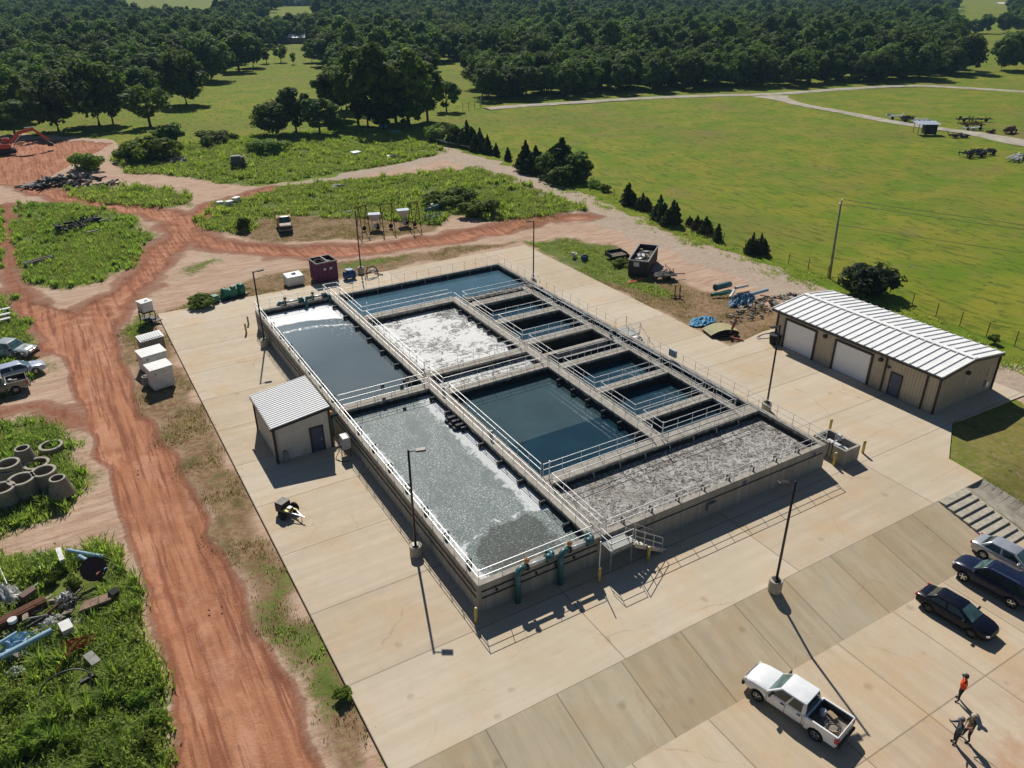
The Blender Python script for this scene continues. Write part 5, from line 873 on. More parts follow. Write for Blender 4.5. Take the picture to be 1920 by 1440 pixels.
crumple('blue_netting', 'heap of bright blue netting among the pipes', 'netting', gl(1392, 566), 2.4, 1.1, .9, M_TARP, 3, .2); crumple('blue_tarp', 'crumpled blue tarp with junk on the dirt near the slab', 'tarp', gl(1317, 603), 1.9, 1.1, .35, mat('bright_tarp', (.05, .23, .38), .6, 0, .3, .35, 4), 4, .1); crumple('orange_netting', 'flattened orange netting in front of the black dumpster', 'netting', gl(1192, 526), 1.6, .4, .15, mat('orange_net', (.55, .16, .08), .8), 5, .1)
def rubble(name, label, cat, center, rad, n, size, mats_, seed, h=.5, parts='chunk'):
    r = random.Random(seed); o = thing(name, label, cat, tuple(center)); b = [MB() for _ in mats_]
    for i in range(n):
        a, q = r.random()*6.28, math.sqrt(r.random()); x, y = math.cos(a)*q*rad[0], math.sin(a)*q*rad[1]; s_ = size*r.uniform(.4, 1.4); z = h*(1-q)*r.uniform(.3, 1)+s_*.2
        k = r.randrange(len(mats_)); 
        if r.random() < .3: b[k].cyl((x, y, z), (x+r.uniform(-1, 1)*s_*2.5, y+r.uniform(-1, 1)*s_*2.5, z+r.uniform(-.1, .5)*s_), s_*.16, n=6)
        else: b[k].box((x, y, z), (s_*r.uniform(.5, 1.5), s_*r.uniform(.3, 1), s_*r.uniform(.15, .5)), r.random()*3, r.uniform(-.4, .4), r.uniform(-.4, .4))
    for k, m in enumerate(mats_): b[k].obj(parts, m, o)
    return o
rubble('rubble_pile', 'long grey pile of pipe scraps and rubble by the building corner', 'rubble', G(1440, 568), (5.5, 1.2), 120, .35, (M_GREY, M_DARKS, M_WOOD), 11, .5, 'scrap'); rubble('rubble_pile', 'loose scatter of grey rubble on the dirt below the pipes', 'rubble', G(1395, 592), (4.2, 1.4), 70, .28, (M_GREY, M_WOOD, M_DARKS), 12, .1, 'scrap')
o = thing('curved_platform', 'arched slatted yellow platform lying on the dirt by the slab', 'platform', gl(1352, 625), R_(-14)); b = MB()
for k in range(6):
    y = -.8+k*.32
    for i in range(9): x0, x1 = -1.7+i*.38, -1.7+(i+1)*.38; f_ = lambda x: .25+.45*(1-(x/1.75)**2); b.add([(x0, y, f_(x0)), (x1, y, f_(x1)), (x1, y+.29, f_(x1)), (x0, y+.29, f_(x0)), (x0, y, f_(x0)+.05), (x1, y, f_(x1)+.05), (x1, y+.29, f_(x1)+.05), (x0, y+.29, f_(x0)+.05)], [(0, 3, 2, 1), (4, 5, 6, 7), (0, 1, 5, 4), (2, 3, 7, 6), (1, 2, 6, 5), (3, 0, 4, 7)])
b.obj('slat', mat('yellow_slat', (.42, .38, .20), .8, dirt=(.15, .22, .12)), o); MB().prism([(-1.68, -.82), (1.68, -.82), (1.68, .9), (-1.68, .9)], 0, .22).obj('frame', M_DARKS, o)
o = thing('orange_hoist', 'rusty orange hoist frame leaning beside the arched platform', 'hoist', gl(1374, 632), R_(30)); b = MB(); b.box((0, 0, .12), (1.5, .14, .14)); b.box((-.5, -.5, .12), (.14, 1.3, .14)); b.box((.55, .2, .9), (.14, .14, 1.7), 0, .3, .3); b.box((.75, .3, 1.0), (.1, .1, 1.9), 0, .25, .35); b.obj('frame', mat('orange_rust', (.30, .07, .035), .7), o); MB().lathe([(.1, -.06), (.2, -.05), (.2, .05), (.1, .06)], 12).xf(Matrix.Translation((-.7, 0, .2)) @ Matrix.Rotation(R_(90), 4, 'X')).obj('caster', M_BLACK, o)
o = thing('rubber_bin', 'round black rubber bin beside the left roll-up door', 'bin', gl(1452, 644), 0); MB().lathe([(.5, 0), (.58, .5), (.62, 1.0), (.66, 1.06), (.55, 1.06), (.5, .4), (0, .35)], 20).obj('bin', M_TYRE, o, smooth=True); MB().lathe([(.6, 1.0), (.68, 1.04), (.6, 1.1), (.54, 1.05)], 20).obj('rim', M_PLAST, o, smooth=True)
o = tag(MB().tube([(math.cos(k*.4)*(.9+.02*k)-.6, math.sin(k*.4)*.5, .04) for k in range(26)], .03, 5).obj('purple_hose', mat('purple_hose', (.10, .05, .16), .5)), 'loop of purple hose on the dirt left of the building', 'hose'); o.location = gl(1445, 628)
o = thing('white_toilet', 'small white fixture left in the grass near the slab', 'fixture', gl(1077, 482), .5); MB().lathe([(.2, 0), (.22, .35), (.36, .42), (.36, .5), (.25, .5), (.2, .3)], 14).obj('bowl', M_WBOX, o); MB().box((-.45, 0, .55), (.22, .5, .5)).obj('cistern', M_WBOX, o, bevel=.03)
o = thing('blue_crate', 'dark blue crate in the grass near the slab', 'crate', gl(1096, 487), .2); open_box(o, .8, .6, .6, .04, M_BLUE, .08).obj('crate', M_BLUE, o); MB().bx(-.3, .3, -.2, .2, .08, .35).obj('contents', M_DARKS, o)

# manhole rings in the weeds at the left
RINGS = [((41, 838), 40, 13, .70, 'cone', 'cone-shaped concrete ring standing behind the others'), ((95, 832), 20, 3, .9, 'low', 'pale low concrete ring mostly sunk in the weeds'), ((14, 866), 30, 14, .85, 'ring', 'wide concrete ring at the left behind the small dark one'), ((14, 880), 26, 10, .62, 'cone', 'narrow dark-mouthed concrete ring at the left'),
 ((68, 866), 32, 9, .9, 'low', 'shadowed concrete ring lying behind the front pair'), ((39, 895), 34, 22, .80, 'ring', 'largest concrete ring at the front of the group'), ((81, 880), 34, 18, .80, 'ring', 'tall concrete ring second from the right of the group'), ((107, 894), 26, 20, .62, 'cone', 'concrete cone resting on a wide ring at the right'), ((108, 915), 44, 6, 1.0, 'low', 'wide concrete ring under the right-hand cone'), ((3, 912), 26, 22, .7, 'ring', 'concrete ring cut off by the left edge'), ((8, 902), 40, 6, .95, 'low', 'broad low concrete ring behind the cut-off one')]
M_RING = mat('old_concrete_ring', (.25, .215, .17), .9, 0, .2, .2, 2, .3, dirt=(.14, .12, .09))  # ring sides darker than the lip, their backlit shade put into the colour
for (px, py), wpx, hh, r, kind, l in RINGS:
    hgt = {'cone': 1.35, 'ring': 1.7, 'low': .45}[kind]; zb = .42 if 'resting on' in l else -.05; q = G(px, py+2, hgt+zb); r = {'cone': .50, 'ring': .84, 'low': .92}[kind]*(.92+.16*random.random())
    o = thing('concrete_ring', l, 'concrete ring', (q.x, q.y, zb), random.random()*6, 'concrete rings in the weeds'); rb = r*1.65 if kind == 'cone' else r; b = MB(); b.lathe([(rb, 0), (r, hgt), (r*.80, hgt), (rb*.80, 0), (rb, 0)], 26); b.f = b.f[:-2]; b.obj('wall', M_RING, o, smooth=False, bevel=.03); b = MB(); b.lathe([(r*1.02, hgt-.12), (r*1.02, hgt+.006), (r*.79, hgt+.006), (r*.79, hgt-.1)], 26); b.f = b.f[:-2]; b.obj('lip', mat('ring_lip', (.36, .33, .27), .9), o)

# junk vehicles at the left edge
def junk(fn, name, label, pm, px, rz, **kw): o = fn(name, label, pm, gl(*px), rz, **kw); return o
junk(sedan, 'scrap_sedan', 'white and blue sedan with missing front wheel at the left edge', paint('police_white', (.42, .47, .60)), (34, 705), R_(12), L=4.9, wb=2.8, hgt=1.38); junk(pickup, 'scrap_pickup', 'stripped pale pickup with bare engine bay in the weeds', paint('faded_pale', (.38, .43, .43)), (22, 668), R_(-38), L=5.2, wb=3.2, cargo=False); junk(pickup, 'scrap_pickup', 'dark pickup bed full of scrap cut off by the left edge', paint('grimy_tan', (.25, .23, .17)), (-8, 740), R_(185), L=5.2, wb=3.2, cargo=True)
rubble('engine_scrap', 'twisted engine scrap heaped on the nose of the stripped pickup', 'scrap', G(32, 672)+Vector((.9, -.4, .75)), (1.1, .8), 30, .35, (M_GREY, M_DARKS, M_WOOD), 21, .5, 'scrap')
for k, py in enumerate((590, 600, 609)): o = thing('long_bench', 'white slatted bench in the weeds at the left edge, %s of three' % ('back', 'middle', 'front')[k], 'bench', gl(3, py), R_(12), 'white benches at the left edge'); MB().bx(-1.8, 1.0, -.25, .25, .5, .62).obj('board', M_WBOX, o); b = MB(); [b.bx(x-.06, x+.06, -.2, .2, -.05, .5) for x in (-1.5, .7)]; b.obj('leg', M_DARKS, o)

# excavator
o = thing('excavator', 'orange red excavator with folded boom at the far left dirt', 'excavator', gl(12, 287), R_(2)); M_EX = paint('excavator_orange', (.46, .06, .022))
for y in (-1.1, 1.1): MB().prism([(-2.0, .0), (-1.6, -.0), (1.6, 0), (2.0, 0)], 0, 1).mesh('tmp'); b = MB(); b.lathe([(0, -.3), (.45, -.3), (.45, .3), (0, .3)], 16).xf(Matrix.Translation((-1.6, y, .45)) @ Matrix.Rotation(R_(90), 4, 'X')); b.lathe([(0, -.3), (.45, -.3), (.45, .3), (0, .3)], 16).xf(Matrix.Translation((1.6, y, .45)) @ Matrix.Rotation(R_(90), 4, 'X')); b.bx(-1.6, 1.6, y-.3, y+.3, .02, .9); b.obj('track', M_BLACK, o)
MB().box((-.5, 0, 1.5), (3.4, 2.3, 1.0)).obj('body', M_EX, o, bevel=.12); MB().box((.5, .65, 2.4), (1.5, 1.0, 1.3)).obj('cab', M_EX, o, bevel=.08); MB().box((.55, .65, 2.5), (1.54, .8, .8)).obj('cab_window', M_GLASS, o, bevel=.05)
def arm(pts, wd, nm): b = MB(); [b.box((Vector(pts[i])+Vector(pts[i+1]))/2, ((Vector(pts[i+1])-Vector(pts[i])).length+.2, .42, wd), 0, 0, -math.atan2(pts[i+1][2]-pts[i][2], pts[i+1][0]-pts[i][0])) for i in range(len(pts)-1)]; b.obj(nm, M_EX, o, bevel=.05)
arm([(1.0, -.1, 1.8), (3.3, -.1, 4.0), (6.2, -.1, 4.5)], .65, 'boom'); arm([(6.1, -.1, 4.6), (8.7, -.1, 1.9)], .5, 'dipper_arm'); MB().cyl((2.0, -.1, 2.0), (4.0, -.1, 3.9), .1).obj('ram', M_STEEL, o); MB().cyl((4.6, -.1, 4.9), (6.6, -.1, 4.9), .1).obj('ram', M_STEEL, o)
b = MB(); b.prism([(0, -.6), (1.1, -.6), (1.1, .6), (0, .6)], [0, .25, .25, 0], [1.0, .75, .75, 1.0]); b.xf(Matrix.Translation((8.2, -.1, .7)) @ Matrix.Rotation(.3, 4, 'Y')); b.obj('bucket', M_DARKS, o, bevel=.05)

# black farm scrap, slab, piles
def farm_scrap(name, label, loc, rz, L, Wd, seed, m=M_DARKS, n=18, h=1.6, cat='scrap machinery', wheels=2):
    r = random.Random(seed); o = thing(name, label, cat, loc, rz); b = MB()
    for y in (-Wd/2, 0, Wd/2): b.box((0, y, h*.45), (L, .16, .18), r.uniform(-.05, .05))
    for k in range(4): b.box((-L/2+L*(k+.5)/4, 0, h*.45+.1), (.14, Wd, .16))
    b.obj('frame', m, o); b = MB()
    for k in range(n): x, y = r.uniform(-L/2, L/2), r.uniform(-Wd/2, Wd/2); b.cyl((x, y, 0 if r.random() < .5 else h*.4), (x+r.uniform(-.8, .8), y+r.uniform(-.6, .6), r.uniform(h*.5, h)), r.uniform(.05, .1), n=6)
    for k in range(n//3): b.box((r.uniform(-L/2, L/2), r.uniform(-Wd/2, Wd/2), r.uniform(h*.3, h*.8)), (r.uniform(.4, 1.3), r.uniform(.3, .8), r.uniform(.1, .5)), r.random()*3, r.uniform(-.3, .3))
    b.obj('tine', m, o)
    for k in range(wheels): MB().lathe([(.12, -.1), (.38, -.08), (.38, .08), (.12, .1)], 14).xf(Matrix.Translation((-L*.3+L*.6*k, -Wd/2-.1, .38)) @ Matrix.Rotation(R_(90), 4, 'X')).obj('wheel', M_TYRE, o)
    return o
farm_scrap('farm_implement', 'black tangled farm implement in the grass island, rear one', gl(165, 422), R_(25), 3.6, 1.8, 31); farm_scrap('farm_implement', 'black tangled farm implement in the grass island, front one', gl(135, 434), R_(20), 4.0, 1.7, 32)
for (px, py), rz, l in (((176, 442), .4, 'short pale beam lying across the black implement'), ((198, 420), .6, 'thin pale beam right of the black implements')): tag(MB().box((0, 0, .7), (1.9, .25, .15), rz).obj('timber_beam', M_GREY), l, 'beam').location = gl(px, py)
o = thing('concrete_trough', 'long pale concrete trough in the weeds of the left island', 'trough', gl(74, 494), R_(24)); open_box(o, 3.6, .75, .6, .1, M_GREY, .45).obj('trough', M_GREY, o); MB().bx(-1.7, 1.7, -.28, .28, .45, .5).obj('silt', M_RUST, o)
rubble('scrap_heap', 'dark heap of scrap and burnt debris beside the red dirt', 'scrap', G(118, 344), (6.5, 2.6), 220, .8, (M_DARKS, M_DARKS, M_GREY, mat('charcoal_heap', (.05, .048, .05), .9)), 41, 1.5, 'scrap'); rubble('scrap_heap', 'low line of planks and sheet scrap on the grass bank', 'scrap', G(180, 350), (5, 1.0), 40, .7, (M_DARKS, M_GREY, M_WOOD), 42, .4, 'plank'); rubble('scrap_heap', 'small pile of grey pallets between bushes and machine', 'pallets', G(332, 305), (1.5, 1.1), 26, .9, (M_GREY, M_WOOD, M_GREY), 43, 1.4, 'pallet')
farm_scrap('baler', 'boxy dark weathered machine standing in tall grass', gl(448, 315), R_(-12), 3.0, 1.9, 44, mat('weathered_machine', (.11, .105, .08), .8), 12, 2.4); q = bpy.data.objects['baler']; MB().box((0, 0, 1.3), (2.6, 1.6, 1.9)).obj('housing', mat('weathered_machine', (.1, .1, .1)), q, bevel=.15); MB().box((-.3, 0, 2.35), (1.8, 1.4, .25)).obj('cover', M_GREY, q, bevel=.05)
tag(MB().box((0, 0, .5), (2.0, 1.2, .25), .3, .12).obj('pale_sheet', mat('pale_blue_sheet', (.42, .60, .66), .4)), 'pale blue sheet lying on the grass by the grey track', 'sheet').location = gl(667, 290)
for (px, py), s_, l in (((718, 240), (2.0, 1.2, .5), 'teal crates stacked under the tall trees'), ((742, 250), (2.4, 1.0, .5), 'teal low box at the foot of the tall trees')):
    o = thing('teal_crate', l, 'crate', gl(px, py), .1); n_ = 3 if 'stacked' in l else 1
    for k in range(n_): MB().box((0, 0, .4+k*.75), s_).obj('crate', mat('teal_crate', (.08, .34, .32), .6), o, bevel=.03)
    MB().bx(-.9, .9, -.4, .4, 0, .14).obj('pallet', M_WOOD, o)
for (px, py), l in (((630, 353), 'broken grey slabs on the grass island near the grey track'), ((735, 296), 'grey stones on the upper grass bank')): rubble('stone_pile', l, 'stones', G(px, py), (1.4, .8), 14, .7, (M_GREY, M_WBOX), hash(l) % 99 if False else px, .5, 'stone')
pipe_thing('long pale pipe lying along the hedge behind the track', (806, 262), (840, 272), .16, M_WBOX, .4); pipe_thing('second pale pipe beside the cedars', (845, 272), (893, 282), .16, M_GREY, .3); pipe_thing('third pale pipe nearest the cedars', (868, 268), (890, 277), .14, M_WBOX, .6)

# machinery out in the pasture
farm_scrap('flat_trailer', 'pale flat machine at the lane, leftmost in the pasture', gl(1678, 223), R_(-30), 4.2, 2.2, 51, M_WBOX, 6, 1.6); farm_scrap('disc_harrow', 'small black harrow between pale machine and open shed', gl(1702, 227), R_(-30), 3.8, 2.0, 52, M_DARKS, 16, 1.6); farm_scrap('pale_trailer', 'pale flat trailer just behind the open shed', gl(1727, 229), R_(-25), 4.6, 2.4, 53, M_WBOX, 4, 1.2)
o = thing('loafing_shed', 'small open sided dark shed with pale tin roof beside the lane', 'shed', gl(1733, 250), R_(-33)); b = MB(); b.bx(-.2, 2.2, -1.4, -1.32, 0, 2.3); b.bx(2.12, 2.2, -1.3, 1.4, 0, 2.3); b.bx(-2.2, -2.1, -1.4, -1.3, 0, 2.2); b.bx(-2.2, -2.1, 1.3, 1.4, 0, 2.2); b.bx(-.25, -.17, -1.3, 1.3, 0, 2.2); b.obj('wall', M_DARKS, o); MB().box((0, 0, 2.45), (5.6, 3.6, .08), 0, R_(5)).obj('roof', mat('tin_roof', (.55, .60, .66), .35, .3), o)
farm_scrap('long_implement', 'long black boom implement in the pasture behind the rusty frame', gl(1825, 228), R_(-30), 9.5, 1.0, 54, M_DARKS, 14, 1.5); farm_scrap('rusted_implement', 'rust red machine frame with pale parts beside the lane', gl(1820, 238), R_(-25), 6.0, 2.2, 55, M_RUST, 14, 1.6); farm_scrap('pale_deck', 'pale metal deck in front of the rusty frame', gl(1822, 243), R_(-22), 5.5, 1.4, 56, M_WBOX, 6, .9)
farm_scrap('drawn_plough', 'low dark plough in the grass below the lane', gl(1798, 257), R_(-30), 4.5, 1.4, 57, M_DARKS, 14, 1.0); farm_scrap('dark_harrow', 'wide black harrow lying in the open pasture', gl(1820, 293), R_(-15), 4.6, 2.4, 58, M_DARKS, 26, 1.5); farm_scrap('black_cultivator', 'black cultivator just right of the wide harrow', gl(1848, 289), R_(-15), 3.8, 1.8, 59, M_DARKS, 20, 1.4)
farm_scrap('white_wreck', 'pale wrecked machine cut off by the right edge of the pasture', gl(1903, 300), R_(15), 5.5, 2.0, 60, M_WBOX, 18, 1.3); farm_scrap('rusty_cylinders', 'rusty tank machine by the lane at the right edge', gl(1893, 249), R_(10), 4.5, 1.6, 61, M_RUST, 8, 1.4); q = bpy.data.objects['rusty_cylinders']; MB().cyl((-2.2, 0, 1.0), (1.6, 0, 1.0), .6, n=14).obj('tank', M_RUST, q, smooth=True); farm_scrap('small_rust_heap', 'small rusty bits in the grass next to the lane', gl(1857, 249), 0, 2.8, .9, 62, M_RUST, 10, .7, wheels=1)
# fence along the gravel road
FN = [(1112,346),(1180,386),(1268,424),(1356,455),(1440,484),(1478,494),(1515,505),(1551,519),(1588,531),(1630,546),(1668,552),(1710,572),(1755,591),(1800,608),(1850,628),(1903,645),(1960,668),(2040,698)]
fo = thing('wire_fence', 'rusty post and wire fence between gravel road and pasture', 'fence'); FP = []
for i in range(len(FN)-1):
    a, e = G(*FN[i]), G(*FN[i+1]); n = max(1, round((e-a).length/3.3)); FP += [a.lerp(e, k/n) for k in range(n)]
for p in FP: MB().cyl((p.x, p.y, -.2), (p.x+random.uniform(-.06, .06), p.y, 1.45), .05, n=6).obj('post', M_RUST, fo)
b = MB()
for z in (.35, .7, 1.05, 1.35): b.tube([(p.x, p.y, z) for p in FP], .006, 4)
b.obj('wire', M_RUST, fo)
FN2 = [(868,208),(900,200),(905,186),(925,168)]; f2 = thing('pole_fence', 'thin pole fence at the forest corner beyond the pasture', 'fence'); P_ = [G(*p) for p in FN2]; b = MB()
for i in range(3):
    a, e = P_[i], P_[i+1]; n = max(2, int((e-a).length/3))
    for k in range(n): p = a.lerp(e, k/n); MB().cyl((p.x, p.y, 0), (p.x, p.y, 2.2), .08, n=5).obj('post', M_GREY, f2)
    for z in (1.0, 1.8): b.cyl(a+Vector((0, 0, z)), e+Vector((0, 0, z)), .04, n=4)
b.obj('rail', M_GREY, f2)
# utility pole and wires
up_ = thing('utility_pole', 'leaning wooden utility pole with one crossarm at the pasture fence', 'utility pole', gl(1555, 522)); MB().cyl((0, 0, -.2), (-.25, .25, 9.75), .17, .11, n=10).obj('pole', M_WOOD, up_, smooth=True); dv = (G(1920, 440, 8.5)-G(1585, 385, 9.5)); az = math.atan2(dv.y, dv.x); MB().box((-.24, .24, 9.5), (2.4, .12, .12), az+R_(90)).obj('crossarm', mat('pale_timber', (.45, .40, .34), .85), up_)
ax = Vector((math.cos(az+R_(90)), math.sin(az+R_(90)), 0)); cpt = Vector(gl(1555, 522))+Vector((-.24, .24, 9.5)); dirv = Vector((math.cos(az), math.sin(az), 0))
for k in (-1.05, 1.05): q = Vector((-.24, .24, 9.62))+ax*k; MB().lathe([(.05, -.06), (.08, 0), (.05, .06), (.07, .12), (0, .16)], 8, tuple(q)).obj('insulator', M_STEEL, up_)
for k, l in ((-1.05, 'near upper power line strung from the crossarm'), (1.05, 'far upper power line strung from the crossarm'), (0, 'lower power line strung from the pole shaft')):
    s_ = cpt+ax*k+Vector((0, 0, .2 if k else -2.6)); tag(MB().tube([s_+dirv*(90*i/24)+Vector((0, 0, -1.5*4*(i/24)*(1-i/24)*.6)) for i in range(25)], .03, 4).obj('power_line', mat('bare_wire', (.34, .33, .22), .5, .4)), l, 'power line')
# far houses
for (px, py), w_, d_, l in (((530, 78), 14, 9, 'white roofed house at the far left clearing'), ((558, 79), 9, 8, 'smaller white roofed house beside it in the clearing'), ((668, 68), 12, 8, 'pale roofed house behind the tall clump of trees'), ((762, 72), 12, 7, 'pale house half hidden right of the tall clump'), ((848, 66), 8, 6, 'tiny pale roof in the far woods'), ((1196, 48), 24, 10, 'long white barn roof in the far woods'), ((1886, 12), 26, 14, 'pale house by the far right field')):
    h_ = 6.5 if 'barn' in l or 'tiny' in l else 4.5; o = thing('house', l, 'house', gl(px, py), R_(-25)); MB().bx(-w_/2, w_/2, -d_/2, d_/2, 0, h_*.62).obj('wall', M_GREY if 'barn' not in l else M_WBOX, o); b = MB(); b.add([(-w_/2-.4, -d_/2-.4, h_*.6), (w_/2+.4, -d_/2-.4, h_*.6), (w_/2+.4, d_/2+.4, h_*.6), (-w_/2-.4, d_/2+.4, h_*.6), (-w_/2-.4, 0, h_), (w_/2+.4, 0, h_)], [(0, 1, 5, 4), (2, 3, 4, 5), (0, 4, 3), (1, 2, 5), (0, 3, 2, 1)]); b.obj('roof', M_ROOF, o); f = MB(); [f.bx(x-.5, x+.5, -d_/2-.04, -d_/2+.02, 1.0, 2.2) for x in np.linspace(-w_*.35, w_*.35, 4)]; f.obj('window', M_GLASS, o)

# ------------------------------------------------------------------ vegetation
def foliage(name, lo, hi, trans=.30, vary=.75):
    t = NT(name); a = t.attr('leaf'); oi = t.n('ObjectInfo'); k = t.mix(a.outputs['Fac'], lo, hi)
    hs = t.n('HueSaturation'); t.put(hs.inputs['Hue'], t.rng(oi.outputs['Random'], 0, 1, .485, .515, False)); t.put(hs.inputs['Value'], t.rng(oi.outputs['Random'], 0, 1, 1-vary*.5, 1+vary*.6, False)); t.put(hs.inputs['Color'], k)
    t.set(hs.outputs[0], .7, 0, .12); tr = t.n('BsdfTranslucent'); t.put(tr.inputs['Color'], t.mix(1.0, hs.outputs[0], (1.2, 1.45, .6), 'MULTIPLY'))
    ms = t.n('MixShader'); ms.inputs[0].default_value = trans; t.t.links.new(t.b.outputs[0], ms.inputs[1]); t.t.links.new(tr.outputs[0], ms.inputs[2]); t.t.links.new(ms.outputs[0], t.out.inputs[0]); return t.m
M_LEAF = foliage('tree_leaves', (.046, .075, .018), (.17, .225, .045), .40); M_LEAF2 = foliage('light_leaves', (.07, .11, .02), (.20, .25, .045), .42); M_CEDAR = foliage('cedar_leaves', (.016, .030, .013), (.065, .088, .028), .25); M_SHRUB = foliage('shrub_leaves', (.10, .15, .025), (.27, .34, .06), .5); M_WEED = foliage('weed_blades', (.19, .255, .07), (.40, .45, .14), .55, .0)
M_BARK = mat('bark', (.085, .068, .05), .95, 0, .1, .35, 4, .3)
def quads_at(C, Nn, s, r, elong=1.0):
    n = len(C); t1 = r.normal(size=(n, 3)); Nn = Nn/np.linalg.norm(Nn, axis=1, keepdims=True); u = np.cross(Nn, t1); u /= np.linalg.norm(u, axis=1, keepdims=True)+1e-9; v = np.cross(Nn, u); s = s[:, None]
    V = np.stack([C-u*s-v*s*.6*elong, C+u*s*.8-v*s*.7*elong, C+u*s*.55+v*s*.9*elong, C-u*s*.7+v*s*.75*elong], 1).reshape(-1, 3); return V, np.arange(n*4).reshape(-1, 4)
def crown_mesh(name, seed, H, R, style='oak', nq=2600, leaf=.5, m=None, blobs=38):
    r = np.random.default_rng(seed); C = []; Nn = []; A = []
    if style == 'cedar':
        tops = [(0, 0, 1.0)] + [(r.normal()*R*.38, r.normal()*R*.38, r.uniform(.6, .9)) for _ in range(4)]
        for x0, y0, hs in tops:
            k = nq//len(tops); z = r.random(k)**1.25; rad = R*.62*(1-z)**.55*(.55+.45*r.random(k))*(.75+.35*np.sin(z*21+r.random()*6)); a = r.random(k)*6.283
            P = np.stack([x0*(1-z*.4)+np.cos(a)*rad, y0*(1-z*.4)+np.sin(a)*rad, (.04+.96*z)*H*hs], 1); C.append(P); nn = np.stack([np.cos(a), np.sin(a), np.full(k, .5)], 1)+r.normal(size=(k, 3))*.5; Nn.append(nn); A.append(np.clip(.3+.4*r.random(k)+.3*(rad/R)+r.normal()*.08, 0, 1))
    else:
        zc = {'oak': .54, 'tall': .53, 'shrub': .45, 'round': .52}[style]; hz = {'oak': .45, 'tall': .47, 'shrub': .5, 'round': .48}[style]
        for _ in range(blobs):
            d = r.normal(size=3); d /= np.linalg.norm(d); q = r.uniform(.45, .95); c = np.array([d[0]*R*q, d[1]*R*q, H*(zc+hz*d[2]*q*.86)])
            wz = (c[2]/H-zc)/hz; c[:2] *= math.sqrt(max(.12, 1-.72*max(0, wz)**2)) * (1.0 if wz > -.4 else .8); br = R*r.uniform(.20, .40); k = nq//blobs; e = r.normal(size=(k, 3)); e /= np.linalg.norm(e, axis=1, keepdims=True)
            P = c+e*br*(.62+.42*r.random((k, 1)))*np.array([1, 1, .78]); C.append(P); Nn.append(e*.9+r.normal(size=(k, 3))*.38+np.array([0, 0, .55])); A.append(np.clip(r.uniform(.12, .75)+r.normal(size=k)*.16, 0, 1))
    C, Nn, A = np.concatenate(C), np.concatenate(Nn), np.concatenate(A); C[:, 2] = np.maximum(C[:, 2], .12)
    V, Fq = quads_at(C, Nn, leaf*(.6+.7*r.random(len(C))), r, 1.5 if style == 'cedar' else 1.0); a4 = np.repeat(A, 4); return np_mesh(name, V, Fq, m, False, {'leaf': np.stack([a4, a4, a4, np.ones_like(a4)], 1)})
def trunk_mesh(name, seed, H, R, top=.62, r0=.26):
    r = random.Random(seed); b = MB(); p = [(0, 0, -.3), (r.uniform(-.1, .1), r.uniform(-.1, .1), H*.2), (r.uniform(-.4, .4), r.uniform(-.4, .4), H*.42), (r.uniform(-.6, .6), r.uniform(-.6, .6), H*top)]; b.tube(p, [r0*1.25, r0, r0*.7, r0*.25], 8)
    for k in range(6): a = k*1.05+r.random(); h = r.uniform(.26, .5)*H; q = Vector(p[1]).lerp(Vector(p[2]), r.random()); q.z = h*.8; b.tube([q, q+Vector((math.cos(a)*R*.3, math.sin(a)*R*.3, H*.10)), q+Vector((math.cos(a)*R*.62, math.sin(a)*R*.62, H*.24))], [r0*.5, r0*.3, r0*.1], 6)
    return b.mesh(name, M_BARK, True)
VAR = {}
def variant(key, H, R, style, nq, leaf, m, blobs, seed): VAR[key] = (crown_mesh('crown', seed, H, R, style, nq, leaf, m, blobs), trunk_mesh('trunk', seed, H, R), H, R)
variant('oak1', 14, 6.2, 'oak', 4200, .42, M_LEAF, 46, 1); variant('oak2', 13, 6.6, 'oak', 4200, .42, M_LEAF, 40, 2); variant('oak3', 13.5, 5.2, 'round', 3800, .42, M_LEAF, 36, 3); variant('tall1', 17, 5.2, 'tall', 4800, .42, M_LEAF2, 52, 4); variant('tall2', 16, 4.6, 'tall', 4200, .42, M_LEAF, 44, 5); variant('light1', 12, 4.8, 'round', 3600, .42, M_LEAF2, 34, 6)
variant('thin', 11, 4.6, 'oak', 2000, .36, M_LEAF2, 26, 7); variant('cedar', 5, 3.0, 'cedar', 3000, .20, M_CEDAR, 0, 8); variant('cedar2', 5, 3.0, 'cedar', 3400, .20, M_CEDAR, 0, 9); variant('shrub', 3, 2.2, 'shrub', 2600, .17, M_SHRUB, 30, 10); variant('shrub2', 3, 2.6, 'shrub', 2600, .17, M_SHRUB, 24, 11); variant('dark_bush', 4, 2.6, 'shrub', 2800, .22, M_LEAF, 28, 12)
def tree(name, key, x, y, H, label, cat='tree', group=None, wide=1.0, z=0.0, trunk=True):
    cm, tm, h0, r0 = VAR[key]; s = H/h0; o = thing(name, label, cat, (x, y, z), random.random()*6.28, group); o.scale = (s*wide, s*wide, s)
    c = bpy.data.objects.new('crown', cm); COL.objects.link(c); c.parent = o
    if trunk: q = bpy.data.objects.new('trunk', tm); COL.objects.link(q); q.parent = o
    return o, c
CROWN = {}
def plant(name, key, base, ytop, label, cat='tree', group=None, wide=1.0, trunk=True):
    q = G(*base); H = HT(base[0], base[1], ytop); o, c = tree(name, key, q.x, q.y, H, label, cat, group, wide, 0, trunk); CROWN.setdefault(key, c); BIG.append((q.x, q.y, VAR[key][3]*H/VAR[key][2]*wide*.7)); return o
BIG = []
